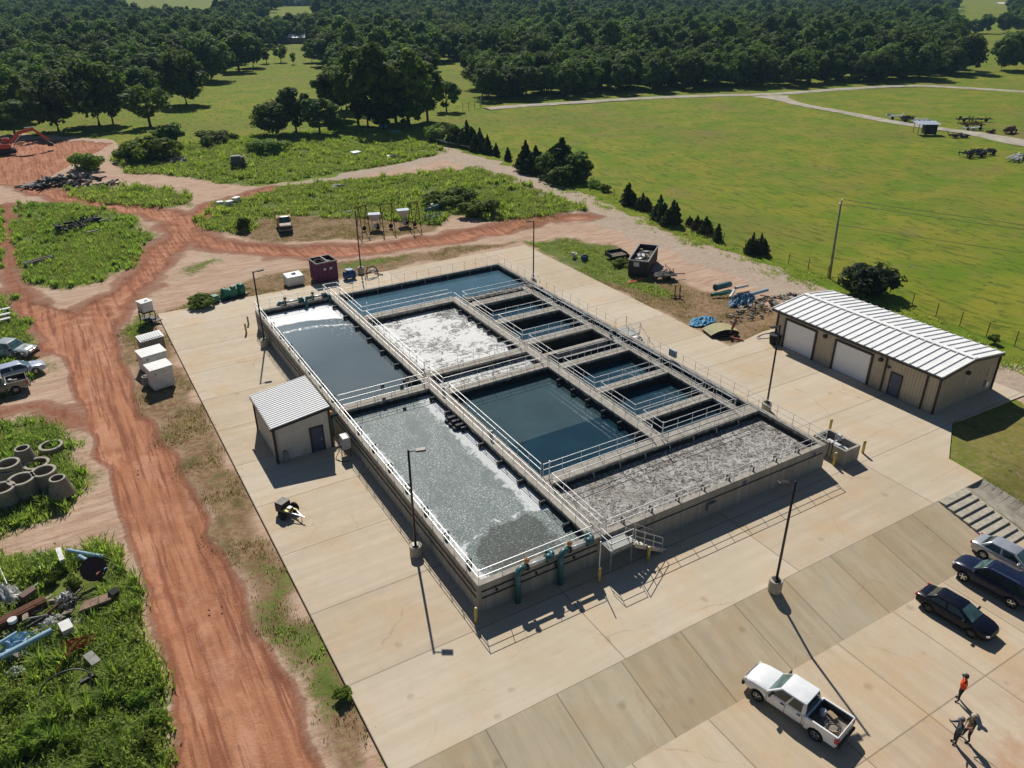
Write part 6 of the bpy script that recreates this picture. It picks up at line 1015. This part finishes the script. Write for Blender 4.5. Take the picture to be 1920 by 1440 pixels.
for n_, k, bs, yt, l, w_ in (
  ('oak_tree', 'oak3', (28, 252), 178, 'low bushy tree behind the excavator at the left edge', 1.5), ('oak_tree', 'oak1', (110, 245), 128, 'dark oak right of the excavator with bare lower trunk', 1.05), ('oak_tree', 'oak1', (186, 234), 98, 'tall broad oak with sunlit crown in the left row', 1.05), ('oak_tree', 'tall2', (212, 231), 135, 'dark dense tree tucked behind the tall broad oak', 1.0), ('spreading_tree', 'thin', (282, 236), 152, 'small pale spreading tree with leaning trunk at meadow edge', 1.3), ('oak_tree', 'oak2', (350, 195), 92, 'dark round oak standing alone in the sunny meadow', 1.0), ('oak_tree', 'tall2', (310, 170), 85, 'dark tree just left of the round meadow oak', 1.1), ('oak_tree', 'oak2', (396, 150), 62, 'dark tree at the meadow edge behind the round oak', 1.1), ('oak_tree', 'oak3', (448, 132), 45, 'tall dark tree at the far end of the meadow', 1.2), ('oak_tree', 'oak1', (475, 125), 60, 'dark tree right of the far meadow end', 1.0),
  ('young_tree', 'thin', (500, 118), 86, 'small young tree alone in the far meadow, left one', 1.0), ('young_tree', 'thin', (527, 116), 80, 'small young tree alone in the far meadow, middle one', 1.0), ('young_tree', 'thin', (551, 120), 96, 'tiny sapling in the far meadow, right one', .7), ('oak_tree', 'light1', (585, 116), 72, 'round light tree at the left foot of the tall clump', 1.1), ('oak_tree', 'oak1', (612, 122), 55, 'tree joining the left side of the tall clump', 1.0), ('elm_tree', 'tall1', (640, 118), 24, 'light green elm rising above the tall clump', 1.15), ('elm_tree', 'tall1', (712, 110), 22, 'dark green elm behind the tall clump', 1.1),
  ('cottonwood_tree', 'tall1', (672, 232), 80, 'tall cottonwood at the left of the central clump', 1.0), ('cottonwood_tree', 'tall1', (716, 240), 70, 'tallest cottonwood in the middle of the central clump', 1.0), ('cottonwood_tree', 'tall1', (766, 236), 82, 'cottonwood at the right of the central clump', 1.05), ('cottonwood_tree', 'tall2', (742, 226), 92, 'dark cottonwood deep inside the central clump', 1.2), ('cottonwood_tree', 'oak1', (650, 205), 95, 'darker tree behind the left of the central clump', 1.0), ('cottonwood_tree', 'tall1', (802, 226), 112, 'shorter cottonwood at the far right side of the central clump', 1.2), ('cottonwood_tree', 'tall2', (628, 222), 108, 'shorter dark tree at the far left side of the central clump', 1.2), ('bushy_tree', 'oak3', (720, 242), 182, 'dark bushy undergrowth tree under the central clump', 1.5), ('bushy_tree', 'oak3', (690, 236), 175, 'dark low tree under the left of the central clump', 1.3), ('bushy_tree', 'oak3', (768, 238), 180, 'dark low tree under the right of the central clump', 1.3),
  ('oak_tree', 'oak3', (837, 208), 145, 'small dark round tree right of the central clump', 1.15), ('hackberry_tree', 'oak2', (512, 254), 188, 'low dark tree left of the ragged dark pair', 1.3), ('hackberry_tree', 'tall2', (556, 250), 145, 'ragged dark tree in front of the meadow', 1.1), ('hackberry_tree', 'oak3', (600, 252), 172, 'lower dark tree right of the ragged one', 1.2), ('bushy_tree', 'oak2', (628, 250), 212, 'small dark bush tree beside the sunlit weeds', 1.0), ('bushy_tree', 'light1', (640, 205), 150, 'pale leafy tree between the two clumps', 1.1)):
    plant(n_, k, bs, yt, l, 'tree', None, w_)
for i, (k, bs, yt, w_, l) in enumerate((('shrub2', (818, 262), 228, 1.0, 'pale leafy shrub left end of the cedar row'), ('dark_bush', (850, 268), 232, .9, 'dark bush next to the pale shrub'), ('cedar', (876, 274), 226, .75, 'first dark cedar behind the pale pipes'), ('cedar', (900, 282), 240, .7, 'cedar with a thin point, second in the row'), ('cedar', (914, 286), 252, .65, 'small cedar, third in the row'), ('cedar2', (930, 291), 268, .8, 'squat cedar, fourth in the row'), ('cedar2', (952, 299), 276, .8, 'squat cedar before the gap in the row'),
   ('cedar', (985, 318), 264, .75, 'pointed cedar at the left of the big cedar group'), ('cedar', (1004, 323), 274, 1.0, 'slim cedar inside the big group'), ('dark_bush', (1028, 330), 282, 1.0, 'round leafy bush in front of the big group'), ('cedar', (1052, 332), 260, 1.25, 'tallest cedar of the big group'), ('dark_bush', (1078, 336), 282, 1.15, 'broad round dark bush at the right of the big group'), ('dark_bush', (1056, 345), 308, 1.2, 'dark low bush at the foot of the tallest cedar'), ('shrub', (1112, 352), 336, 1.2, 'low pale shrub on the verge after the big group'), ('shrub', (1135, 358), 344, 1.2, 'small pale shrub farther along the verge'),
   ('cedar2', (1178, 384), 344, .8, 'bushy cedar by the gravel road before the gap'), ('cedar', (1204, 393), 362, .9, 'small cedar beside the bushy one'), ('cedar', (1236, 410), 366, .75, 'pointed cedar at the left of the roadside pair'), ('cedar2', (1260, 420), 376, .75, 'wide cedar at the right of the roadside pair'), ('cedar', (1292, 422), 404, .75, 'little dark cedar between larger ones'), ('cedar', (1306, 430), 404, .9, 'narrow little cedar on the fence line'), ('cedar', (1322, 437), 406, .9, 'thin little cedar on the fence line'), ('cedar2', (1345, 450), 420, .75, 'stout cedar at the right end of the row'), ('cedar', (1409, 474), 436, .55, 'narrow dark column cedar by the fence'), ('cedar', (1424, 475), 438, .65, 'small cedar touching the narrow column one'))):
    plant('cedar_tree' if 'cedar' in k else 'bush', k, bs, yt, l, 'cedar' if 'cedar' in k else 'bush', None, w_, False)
variant('juniper', 4, 3.2, 'shrub', 3600, .2, M_CEDAR, 44, 14); o = plant('juniper_bush', 'juniper', (1626, 548), 490, 'big spiky dark juniper bush by the utility pole', 'bush', None, 1.15, False)
for k, bs, yt, w_, l in (('shrub2', (165, 318), 280, 1.2, 'bright green bush above the burnt debris heap'), ('shrub', (238, 300), 268, 1.1, 'bright bush left of the big bush group'), ('shrub2', (275, 303), 256, 1.2, 'large bright bush in the middle of the group'), ('shrub', (305, 300), 250, 1.3, 'bright bush right in the group'), ('dark_bush', (322, 268), 228, 1.2, 'darker bush behind the bright group'), ('shrub2', (398, 268), 240, 1.5, 'pale rounded bush at the meadow edge'), ('dark_bush', (386, 276), 256, .8, 'small dark bush beside the pale rounded one'), ('shrub', (440, 262), 248, 1.1, 'low green bush at the meadow edge'), ('shrub2', (505, 285), 255, 1.8, 'wide brownish bush left of the ragged dark trees'), ('shrub', (850, 383), 348, 1.6, 'tall weedy bush on the grass island, left of pair'), ('shrub', (815, 390), 358, 1.4, 'tall weedy bush behind the pipe racks'), ('shrub2', (905, 402), 368, 1.5, 'rounded weedy mound on the grass island'), ('dark_bush', (458, 432), 405, .8, 'dark spiky weeds by the eroded bank'), ('shrub', (645, 1310), 1292, 1.0, 'small yellow flowered plant at the slab corner'), ('shrub', (375, 575), 552, 1.5, 'weedy bush beside the green pump'), ('dark_bush', (1690, 640), 622, .9, 'low dark bush on the fence line'), ('shrub', (1862, 640), 624, .9, 'small bush on the fence line at the right'), ('shrub', (1160, 497), 484, 1.6, 'low weeds in front of the flat trailer')):
    plant('bush', k, bs, yt, l, 'bush', None, w_, False)

# woodland: the largest trees are things, everything behind them is one mass
def projn(X, Y, Z=0.0):
    qx, qy, qz = X-CX, Y-CY, Z-CZ; d = qx*fw.x+qy*fw.y+qz*fw.z; return 960+F_PX*(qx*rt.x+qy*rt.y+qz*rt.z)/d, 720-F_PX*(qx*up.x+qy*up.y+qz*up.z)/d, d
EDGE = [(-300, 238), (0, 236), (60, 228), (130, 205), (230, 195), (300, 180), (345, 160), (400, 130), (470, 112), (520, 84), (590, 82), (605, 118), (640, 150), (700, 170), (790, 180), (815, 128), (850, 112), (872, 118), (880, 186), (960, 189), (1000, 184), (1200, 174), (1430, 166), (1600, 156), (1740, 147), (1830, 136), (2300, 120)]
ex, ey = np.array([p[0] for p in EDGE]), np.array([p[1] for p in EDGE])
CLEAR = [[(230, 0), (420, -8), (440, 46), (240, 50)], [(480, 62), (545, 10), (600, 12), (590, 60)], [(1775, 132), (1785, 66), (2100, 56), (2100, 122)], [(1780, 60), (1795, 0), (1895, -6), (1895, 60)], [(510, 80), (600, 78), (600, 95), (510, 95)], [(1180, 50), (1215, 50), (1215, 62), (1180, 62)], [(655, 68), (682, 68), (682, 80), (655, 80)], [(750, 72), (780, 72), (780, 84), (750, 84)], [(800, 128), (850, 112), (900, 160), (905, 195), (860, 200), (810, 180)], [(1740, 150), (1835, 137), (2100, 130), (2100, 160), (1850, 162)]]
cand = []
def rows(dlo, dhi, sp):
    for d in np.arange(dlo, dhi, sp):
        n = int(1.5*d/sp)
        for k in range(n):
            a = YAW + (-.75+1.5*(k+RNG.random())/n); dd = d+RNG.random()*sp; cand.append((CX+math.sin(a)*dd, CY+math.cos(a)*dd, dd))
rows(205, 420, 7.2); rows(420, 760, 8.5); rows(760, 1500, 12.5)
cand = np.array(cand); px_, py_, _ = projn(cand[:, 0], cand[:, 1]); ok = (py_ < np.interp(px_, ex, ey)) & (px_ > -120) & (px_ < 2040)
for pl in CLEAR: ok &= ~inside(np.stack([px_, py_], 1), pl)
ok &= ~((py_ > 190) & (px_ > 250)); cand, px_, py_ = cand[ok], px_[ok], py_[ok]
for bx_, by_, br_ in BIG: kk = np.hypot(cand[:, 0]-bx_, cand[:, 1]-by_) > br_; cand, px_, py_ = cand[kk], px_[kk], py_[kk]
hill = lambda x, y: np.clip((np.hypot(x, y)-350)/900, 0, 1)*(vnoise(x, y, 420)-.4)*22-.1
cz_ = hill(cand[:, 0], cand[:, 1]); order = np.argsort(cand[:, 2]); KEYS = ['oak1', 'oak2', 'oak3', 'tall1', 'tall2', 'light1']
NIND = 258; names = {'oak1': ('oak_tree', 'dark broad crowned tree in the front of the wood'), 'oak2': ('oak_tree', 'dark wide oak in the front of the wood'), 'oak3': ('oak_tree', 'dark rounded tree in the front of the wood'), 'tall1': ('elm_tree', 'tall light green tree in the front of the wood'), 'tall2': ('elm_tree', 'tall dark tree in the front of the wood'), 'light1': ('ash_tree', 'light green rounded tree in the front of the wood')}
for j in order[:NIND]:
    k = KEYS[RNG.choice(6, p=[.26, .22, .24, .08, .12, .08])]; n_, l = names[k]; x, y, d = cand[j]; side = 'left of the pale lane' if px_[j] < 870 else 'along the far pale lane'
    o, c = tree(n_, k, x, y, RNG.uniform(10, 14.5) if px_[j] < 870 else RNG.uniform(9, 13), l+', '+side, 'tree', 'front trees of the wood', RNG.uniform(.9, 1.15), float(cz_[j])); CROWN.setdefault(k, c)
far = order[NIND:]; K = RNG.choice(6, size=len(far), p=[.24, .2, .24, .1, .12, .10])
me = bpy.data.meshes.new('far_wood'); me.from_pydata([(cand[j, 0], cand[j, 1], cz_[j]) for j in far], [], [])
a = me.attributes.new('kind', 'INT', 'POINT'); a.data.foreach_set('value', K.astype(np.int32)); a = me.attributes.new('size', 'FLOAT', 'POINT'); a.data.foreach_set('value', (.56+.62*RNG.random(len(far))**1.3).astype(np.float32)); a = me.attributes.new('turn', 'FLOAT', 'POINT'); a.data.foreach_set('value', (RNG.random(len(far))*6.28).astype(np.float32))
fwo = tag(bpy.data.objects.new('far_wood', me), 'dense dark wood stretching to the horizon behind the pasture', 'woodland', None, 'stuff'); COL.objects.link(fwo)
ng = bpy.data.node_groups.new('scatter_trees', 'GeometryNodeTree'); ng.interface.new_socket('Geometry', in_out='INPUT', socket_type='NodeSocketGeometry'); ng.interface.new_socket('Geometry', in_out='OUTPUT', socket_type='NodeSocketGeometry')
N = ng.nodes; gi, gout = N.new('NodeGroupInput'), N.new('NodeGroupOutput'); ip = N.new('GeometryNodeInstanceOnPoints'); jn = N.new('GeometryNodeJoinGeometry'); ng.links.new(gi.outputs[0], ip.inputs['Points'])
for k in reversed(KEYS):
    oi = N.new('GeometryNodeObjectInfo'); oi.inputs['Object'].default_value = CROWN[k]; oi.inputs['As Instance'].default_value = True; oi.transform_space = 'ORIGINAL'; ng.links.new(oi.outputs['Geometry'], jn.inputs[0])
ng.links.new(jn.outputs[0], ip.inputs['Instance']); ip.inputs['Pick Instance'].default_value = True
def nat(nm, ty): q = N.new('GeometryNodeInputNamedAttribute'); q.data_type = ty; q.inputs[0].default_value = nm; return q.outputs[0]
ng.links.new(nat('kind', 'INT'), ip.inputs['Instance Index']); cx_ = N.new('ShaderNodeCombineXYZ'); ng.links.new(nat('turn', 'FLOAT'), cx_.inputs[2]); ng.links.new(cx_.outputs[0], ip.inputs['Rotation']); ng.links.new(nat('size', 'FLOAT'), ip.inputs['Scale']); ng.links.new(ip.outputs[0], gout.inputs[0])
fwo.modifiers.new('scatter', 'NODES').node_group = ng

# weeds and tall grass
def blades(name, P, hts, nb, wid, label, cat, m, seed, spread=.22, tone=None):
    r = np.random.default_rng(seed); n = len(P); k = n*nb; C = np.repeat(P, nb, 0)+np.concatenate([r.normal(size=(k, 2))*spread, np.zeros((k, 1))], 1); h = np.repeat(hts, nb)*(.55+.6*r.random(k)); a = r.random(k)*6.283; ln = h*(.18+.55*r.random(k)); w = wid*(.6+.8*r.random(k))
    d = np.stack([np.cos(a), np.sin(a), np.zeros(k)], 1); s_ = np.stack([-np.sin(a), np.cos(a), np.zeros(k)], 1); z = np.array([[0, 0, 1.]])
    b0 = C-s_*w[:, None]; b1 = C+s_*w[:, None]; m0 = C+z*(h*.62)[:, None]+d*(ln*.38)[:, None]; t0 = C+z*(h*.98)[:, None]+d*ln[:, None]
    V = np.stack([b0, b1, m0+s_*w[:, None]*.85, t0+s_*w[:, None]*.2, t0-s_*w[:, None]*.2, m0-s_*w[:, None]*.85], 1).reshape(-1, 3); i = np.arange(k)[:, None]*6; Fq = np.concatenate([i+np.array([[0, 1, 2, 5]]), i+np.array([[5, 2, 3, 4]])], 0)
    tn = np.repeat(r.random(n) if tone is None else tone, nb)*.6+.4*r.random(k); A = np.repeat(tn, 6)
    o = bpy.data.objects.new(name, np_mesh(name, V, Fq, m, False, {'leaf': np.stack([A, A, A, np.ones_like(A)], 1)})); COL.objects.link(o); return tag(o, label, cat, None, 'stuff')
def scatter(polys, dens, keep=1.0, seed=1, px=True):
    r = np.random.default_rng(seed); out = []
    for pl in polys:
        w = np.array(GP(pl)); lo, hi = np.maximum(w.min(0), [-34, -22]), np.minimum(w.max(0), [140, 200]); n = int(np.prod(np.maximum(hi-lo, 0))*dens)
        if n <= 0: continue
        q = r.random((n, 2))*(hi-lo)+lo; wv = q+np.stack([vnoise(q[:, 0], q[:, 1], 3.1)-.5, vnoise(q[:, 0]+40, q[:, 1]+17, 3.1)-.5], 1)*2.2; out.append(q[inside(wv, w.tolist())])
    return np.concatenate(out) if out else np.zeros((0, 2))
def lush(name, polys, dens, hlo, hhi, nb, wid, label, seed, m=None, spread=.2, cat='weeds', leafy=6, leafs=.065, feather=True):
    q = scatter(polys, dens, 1, seed); nz = vnoise(q[:, 0], q[:, 1], 2.6); n2_ = vnoise(q[:, 0]+31, q[:, 1]+11, 1.1); ed = np.minimum.reduce([segd(q, GP(pl), True) for pl in polys]) if len(q) else nz; fe = np.clip(ed/1.6+.15, .15, 1) if feather else 1.0; kp = RNG.random(len(q)) < np.clip(-.5+2.5*nz, .04, 1)*fe; q, nz, n2_ = q[kp], nz[kp], n2_[kp]
    h = (hlo+(hhi-hlo)*np.clip(nz*.75+n2_*.5-.15, 0, 1)); zz = np.where(q[:, 1] < -7.3, np.maximum((q[:, 1]+7.3)*.234, LOT_Z), 0)-.12
    tone = np.clip(n2_*.7+nz*.5-.1, 0, 1); B0 = np.stack([q[:, 0], q[:, 1], zz], 1); o = blades(name, B0, h, nb, wid, label, cat, m or M_WEED, seed, spread, tone)
    if leafy:
        r = np.random.default_rng(seed+77); k = leafy; C = np.repeat(B0, k, 0); hh = np.repeat(h, k); C[:, :2] += r.normal(size=(len(C), 2))*spread*1.3; C[:, 2] += hh*(.35+.6*r.random(len(C)))
        V, Fq = quads_at(C, np.array([0, 0, 1.])+r.normal(size=(len(C), 3))*.45, leafs*(.5+r.random(len(C))), r, .7); A = np.repeat(np.clip(np.repeat(tone, k)*.7+.4*r.random(len(C)), 0, 1), 4)
        o2 = bpy.data.objects.new('leaves', np_mesh('leaves', V, Fq, m or M_WEED, False, {'leaf': np.stack([A, A, A, np.ones_like(A)], 1)})); COL.objects.link(o2); o2.parent = o; o2['kind'] = 'stuff'
    return o
M_DRYW = foliage('dry_blades', (.20, .15, .08), (.42, .34, .19), .35, .0)
def fountains(name, polys, dens, hlo, hhi, nb, wid, label, seed, spread=.10, px_excl=()):
    q = scatter(polys, dens, 1, seed); r = np.random.default_rng(seed+5); big = vnoise(q[:, 0]+7, q[:, 1]+3, 5.0); md = vnoise(q[:, 0], q[:, 1], 1.8); kp = r.random(len(q)) < np.clip(.1+1.5*md, 0, 1); q, big, md = q[kp], big[kp], md[kp]
    for (ex_, ey_), er in px_excl: g_ = G(ex_, ey_); kk = np.hypot(q[:, 0]-g_.x, q[:, 1]-g_.y) > er; q, big, md = q[kk], big[kk], md[kk]
    zz = np.where(q[:, 1] < -7.3, np.maximum((q[:, 1]+7.3)*.234, LOT_Z), 0)-.12
    return blades(name, np.stack([q[:, 0], q[:, 1], zz], 1), hlo+(hhi-hlo)*np.clip(md*1.3-.1+.3*r.normal(size=len(q)), 0, 1), nb, wid, label, 'weeds', M_WEED, seed, spread, np.clip(big*1.5-.25+.12*r.normal(size=len(q)), 0, 1))
fountains('arching_weeds', [GRASS[4]], 1.0, .5, 1.3, 34, .048, 'tall arching weed clumps among the rubbish', 21, .12, (((30, 1195), 2.6), ((185, 1110), 1.6), ((110, 1180), 1.2), ((170, 1240), 1.2)))
fountains('arching_weeds', [GRASS[3], GRASS[0], GRASS[1], GRASS[2]], .8, .4, 1.0, 26, .05, 'taller weed clumps on the left islands', 22, .12, (((60, 890), 3.0),))
lush('dry_stalks', [GRASS[0], GRASS[1], GRASS[2], GRASS[3], GRASS[4]], 1.6, .4, 1.0, 6, .028, 'pale dry stalks standing among the left weeds', 31, M_DRYW, .2, leafy=2, leafs=.05)
lush('dry_stalks', [GRASS[5], GRASS[6], GRASS[7]], 1.4, .3, .9, 7, .05, 'pale dry stalks among the grass on the banks', 32, M_DRYW, .3, leafy=2, leafs=.08)
fountains('arching_weeds', [GRASS[5], GRASS[6], GRASS[7]], .30, .4, 1.2, 34, .055, 'taller weed clumps on the grass banks', 23, .25)
lush('tall_weeds', [GRASS[4]], 17, .35, 1.15, 9, .045, 'lush tall weeds covering the rubbish patch at the lower left', 1, None, .24, leafy=8, leafs=.075)
lush('ring_weeds', [GRASS[3]], 15, .3, .8, 9, .042, 'tall weeds around the concrete rings', 2)
lush('island_weeds', [GRASS[0], GRASS[1], GRASS[2]], 9, .25, .65, 8, .05, 'bright weeds on the left islands by the junk vehicles', 3)
lush('bank_weeds', [GRASS[5], GRASS[7]], 7, .25, .75, 8, .05, 'long grass on the island inside the dirt loop', 4, None, .3, leafs=.12)
lush('upper_weeds', [GRASS[6], [(480, 258), (640, 236), (760, 250), (840, 285), (760, 262), (600, 262)]], 5, .25, .75, 8, .055, 'long grass between the grey track and the meadow', 5, None, .35, leafs=.14)
lush('slab_edge_weeds', [GRASS[8], GRASS[9], GRASS[10], GRASS[11], GRASS[12], GRASS[13]] if len(GRASS) > 13 and 0 else GRASS[8:], 5, .12, .35, 8, .035, 'short weeds beside the slab', 6, leafy=2)
lush('verge_weeds', [[(1000, 336), (1120, 390), (1250, 444), (1400, 496), (1560, 566), (1700, 630), (1930, 708), (1990, 700), (1850, 634), (1700, 574), (1560, 520), (1400, 470), (1250, 415), (1120, 348)]], 3.5, .15, .4, 7, .045, 'grass verge along the fence by the gravel road', 7)
lush('dry_tufts', DRY[:5], 7.0, .08, .24, 7, .022, 'dry straw tufts on the bare soil around the slab', 8, M_DRYW, .2, leafy=0, feather=False)
def rocks(name, polys, dens, smin, smax, m, label, seed):
    q = scatter(polys, dens, 1, seed); r = np.random.default_rng(seed+50); b = MB()
    for x, y in q[:6000]:
        if inside(np.array([[x, y]]), YARD)[0]: continue
        s = smin+(smax-smin)*r.random()**3; b.box((x, y, -.08+s*.2+float(gz(x, y))), (s*(.7+r.random()*.6), s*(.6+r.random()*.6), s*.7), r.random()*3, r.random(), r.random())
    return tag(b.obj(name, m), label, 'clods', None, 'stuff')
rocks('dirt_clods', [BARE[0][:3]+[(330,330),(360,700),(297,590),(660,1300),(725,1440),(500,1500),(-50,1500)], DRY[0]], .05, .03, .12, mat('red_clod', (.30, .14, .085), .95, 0, .1, .3, 3), 'loose red clods of earth beside the dirt road', 3)

# rubbish lying in the lower left weeds
for i, ((bx_, by_), h_) in enumerate((((30, 1335), 1.3), ((95, 1352), 1.1), ((165, 1345), 1.0), ((60, 1398), 1.4), ((140, 1405), 1.2), ((215, 1385), 1.1), ((20, 1430), 1.3), ((265, 1320), 1.2), ((280, 1405), 1.3), ((110, 1300), .9), ((225, 1265), 1.0), ((260, 1225), 1.1), ((230, 1320), 1.0), ((190, 1435), 1.2), ((300, 1360), 1.2), ((100, 1090), .9), ((140, 1100), .9))):
    q = G(bx_, by_); tree('weedy_bush', ('shrub', 'shrub2')[i % 2], q.x, q.y, h_, 'leafy green weed bush in the lower left rubbish patch', 'bush', 'weed bushes of the rubbish patch', .75, -.1, False)
rubble('scrap_heap', 'tangled dark scrap and broken boards under the rusty beam', 'scrap', G(45, 1165), (2.6, 1.5), 60, .45, (M_DARKS, M_WOOD, M_GREY, M_RUST), 71, .7, 'scrap'); rubble('scrap_heap', 'mixed pale and dark rubbish around the thick blue pipe', 'scrap', G(95, 1200), (2.2, 1.1), 40, .4, (M_WBOX, M_DARKS, M_GREY), 72, .6, 'scrap'); rubble('scrap_heap', 'dark brush and scrap heap at the top of the rubbish', 'scrap', G(50, 1088), (2.0, 1.0), 40, .4, (M_DARKS, M_DARKS, M_WOOD), 73, .7, 'scrap')
def deb(name, label, b, m, px, z=.3, rz=0, cat='debris'): o = tag(b.obj(name, m, None, bevel=.0), label, cat); o.location = gl(*px, 0); o.location.z = z; o.rotation_euler = (0, 0, rz); return o
for a_, e_, r_, z_, l in (((6, 1250), (103, 1198), .17, .5, 'thick pale blue pipe across the blue sheet'), ((-20, 1242), (40, 1205), .10, .7, 'thin pale blue pipe over the blue sheet'), ((18, 1236), (44, 1232), .12, .45, 'short pale blue pipe stub by the blue sheet'), ((131, 1044), (198, 1056), .11, .45, 'pale blue pipe on top of the weeds by the road'), ((152, 1053), (202, 1078), .13, .3, 'second pale blue pipe behind the brown disc')): pipe_thing(l, a_, e_, r_, M_PIPE, z_)
crumple('blue_sheet', 'crumpled pale blue plastic sheet in the rubbish', 'sheet', gl(32, 1212), 1.2, 1.0, .7, mat('pale_blue_plastic', (.28, .46, .62), .5), 61); crumple('grey_tarp', 'pale grey tarp hanging at the left edge of the rubbish', 'tarp', gl(10, 1125), .9, 1.1, 1.0, M_WBOX, 62); crumple('white_bag', 'white plastic bag in the middle of the rubbish', 'bag', gl(95, 1175), .55, .7, .6, M_WBOX, 63); crumple('white_bag', 'torn white bag half hidden by weeds near the top', 'bag', gl(124, 1128), .6, .8, .6, M_WBOX, 64); crumple('white_bag', 'small white and blue bag by the wire tangle', 'bag', gl(205, 1182), .5, .35, .4, M_WBOX, 65); crumple('grey_sheet', 'grey plastic sheet near the red wire', 'sheet', gl(110, 1222), .6, .6, .5, M_GREY, 66); crumple('white_bag', 'pale bag at the end of the thick blue pipe', 'bag', gl(30, 1262), .5, .4, .4, M_WBOX, 67)
o = thing('brown_disc', 'dark brown metal disc standing by the pale blue pipes', 'disc', gl(180, 1083), .3); MB().lathe([(0, 0), (.75, .02), (.78, .08), (0, .1)], 20).xf(Matrix.Translation((0, 0, .7)) @ Matrix.Rotation(R_(55), 4, 'X')).obj('disc', mat('brown_disc', (.06, .022, .02), .5), o); MB().box((.2, -.3, .5), (.5, .06, .1), .5).obj('red_bar', mat('red_bar', (.5, .10, .10), .6), o)
o = thing('wood_slab', 'broken brown slab on a dark frame near the road', 'slab', gl(190, 1146), .1); MB().prism([(-1.1, -.35), (.6, -.4), (.9, -.1), (.7, .3), (-.7, .35)], .75, .9).obj('top', mat('brown_board', (.24, .165, .115), .85, 0, .2, .3, 3, 0, (.1, .06, .04)), o); MB().box((.9, .1, .85), (.5, .4, .5), .4, .4).obj('bracket', M_DARKS, o); MB().bx(-.8, .8, -.2, .2, 0, .7).obj('frame', M_DARKS, o)
o = thing('rusty_beam', 'long rusty ragged steel beam across the rubbish', 'beam', gl(25, 1172), R_(18)); MB().box((0, 0, .75), (3.8, .35, .12), 0, .2).obj('flange', M_RUST, o); MB().box((0, -.25, .45), (3.8, .1, .6), 0, .1).obj('web', M_RUST, o)
o = thing('car_tyre', 'black tyre lying in the weeds at the bottom left', 'tyre', gl(72, 1402), 0); MB().lathe([(.2, 0), (.36, .02), (.38, .12), (.36, .22), (.2, .24)], 18, (0, 0, .2)).obj('tread', M_TYRE, o, smooth=True); MB().lathe([(.0, .1), (.2, .1), (.21, .18), (.0, .16)], 14, (0, 0, .2)).obj('rim', M_GREY, o)
o = thing('white_ring', 'white ring shaped cap in front of the rusty beam', 'cap', gl(30, 1180), 0); MB().lathe([(.14, 0), (.25, .0), (.25, .2), (.14, .2)], 16, (0, 0, .6)).obj('ring', M_WBOX, o); MB().cyl((0, 0, .1), (0, 0, .6), .12).obj('hub', M_BLACK, o)
for (px, py), d_, rz, m, l in (((78, 1145), (1.6, .14, .06), .35, M_WOOD, 'topmost pale plank on the rubbish'), ((66, 1150), (1.5, .14, .06), .3, M_WOOD, 'middle pale plank on the rubbish'), ((54, 1155), (1.7, .14, .06), .4, M_WOOD, 'lowest pale plank on the rubbish'), ((178, 1250), (.5, 1.1, .07), .35, M_GREY, 'pale torn board flat in the weeds right of the red wire'), ((130, 1192), (.6, .9, .4), .2, M_WBOX, 'pale folded box above the thick blue pipe'), ((58, 1128), (.9, .5, .3), .6, mat('brown_box', (.16, .10, .08), .8), 'brown box between the grey tarp and weeds'), ((118, 1055), (.3, 1.5, .2), .1, M_WBOX, 'white post lying by the upper weeds')): deb('plank' if 'plank' in l else 'board', l, MB().box((0, 0, 0), d_), m, (px, py), .65, rz)
for a_, e_, l in (((0, 1068), (20, 1112), 'straight pale stick above the grey tarp'), ((48, 1135), (78, 1110), 'thin pale stick beside the brown box'), ((65, 1060), (92, 1046), 'bent thin white tube in the upper weeds'), ((76, 1064), (82, 1084), 'short thin white tube in the upper weeds')): pipe_thing(l, a_, e_, .035, M_WBOX, .7, 'stick', 'stick')
o = thing('red_wire', 'tangle of red wire in the weeds', 'wire'); o.location = gl(150, 1222); b = MB(); r = random.Random(5); pts = [Vector((r.uniform(-.9, .9), r.uniform(-.5, .5), r.uniform(.45, .8))) for _ in range(36)]; b.tube(pts, .02, 4); b.obj('strand', mat('red_wire', (.38, .03, .02), .6), o); b = MB(); b.tube([(-.3, -.2, .6), (-.8, -.9, .5), (-1.1, -1.2, .45)], .035, 5); b.obj('tail', mat('red_wire', (.38, .03, .02)), o)
o = thing('wire_tangle', 'dark tangle of fence wire beside the brown slab', 'wire'); o.location = gl(145, 1145); b = MB(); pts = [Vector((r.gauss(0, .55), r.gauss(0, .4), .5+r.random()*.6)) for _ in range(90)]; b.tube(pts, .014, 4); b.obj('strand', M_BLACK, o); MB().tube([(0, 0, .5), (.05, .1, 1.2), (-.1, .2, 1.8)], .025, 5).obj('rod', M_GREY, o)
o = thing('black_hoop', 'large black hoop of hose half buried in the weeds', 'hoop'); o.location = gl(128, 1298); MB().tube([(math.cos(t_)*1.2, math.sin(t_)*.7, .5+.35*math.sin(t_)) for t_ in np.linspace(-.2, 3.6, 26)], .05, 6).obj('hose', M_BLACK, o); MB().box((1.0, 0, .4), (.7, .2, .2), .3).obj('bracket', M_BLACK, o)

# ------------------------------------------------------------------ summer haze over the whole valley
hz = MB().bx(-3200, 3200, -400, 4200, -14, 48).obj('haze', None); hm = bpy.data.materials.new('haze'); hm.use_nodes = True; ht = hm.node_tree; ht.nodes.clear(); ho = ht.nodes.new('ShaderNodeOutputMaterial'); pv = ht.nodes.new('ShaderNodeVolumePrincipled'); pv.inputs['Color'].default_value = (.42, .72, 1, 1); pv.inputs['Density'].default_value = .00012; pv.inputs['Anisotropy'].default_value = 0.0
ht.links.new(pv.outputs[0], ho.inputs['Volume']); hz.data.materials.append(hm); hz['kind'] = 'stuff'; hz['label'] = 'thin blue summer haze over the valley'; hz['category'] = 'haze'
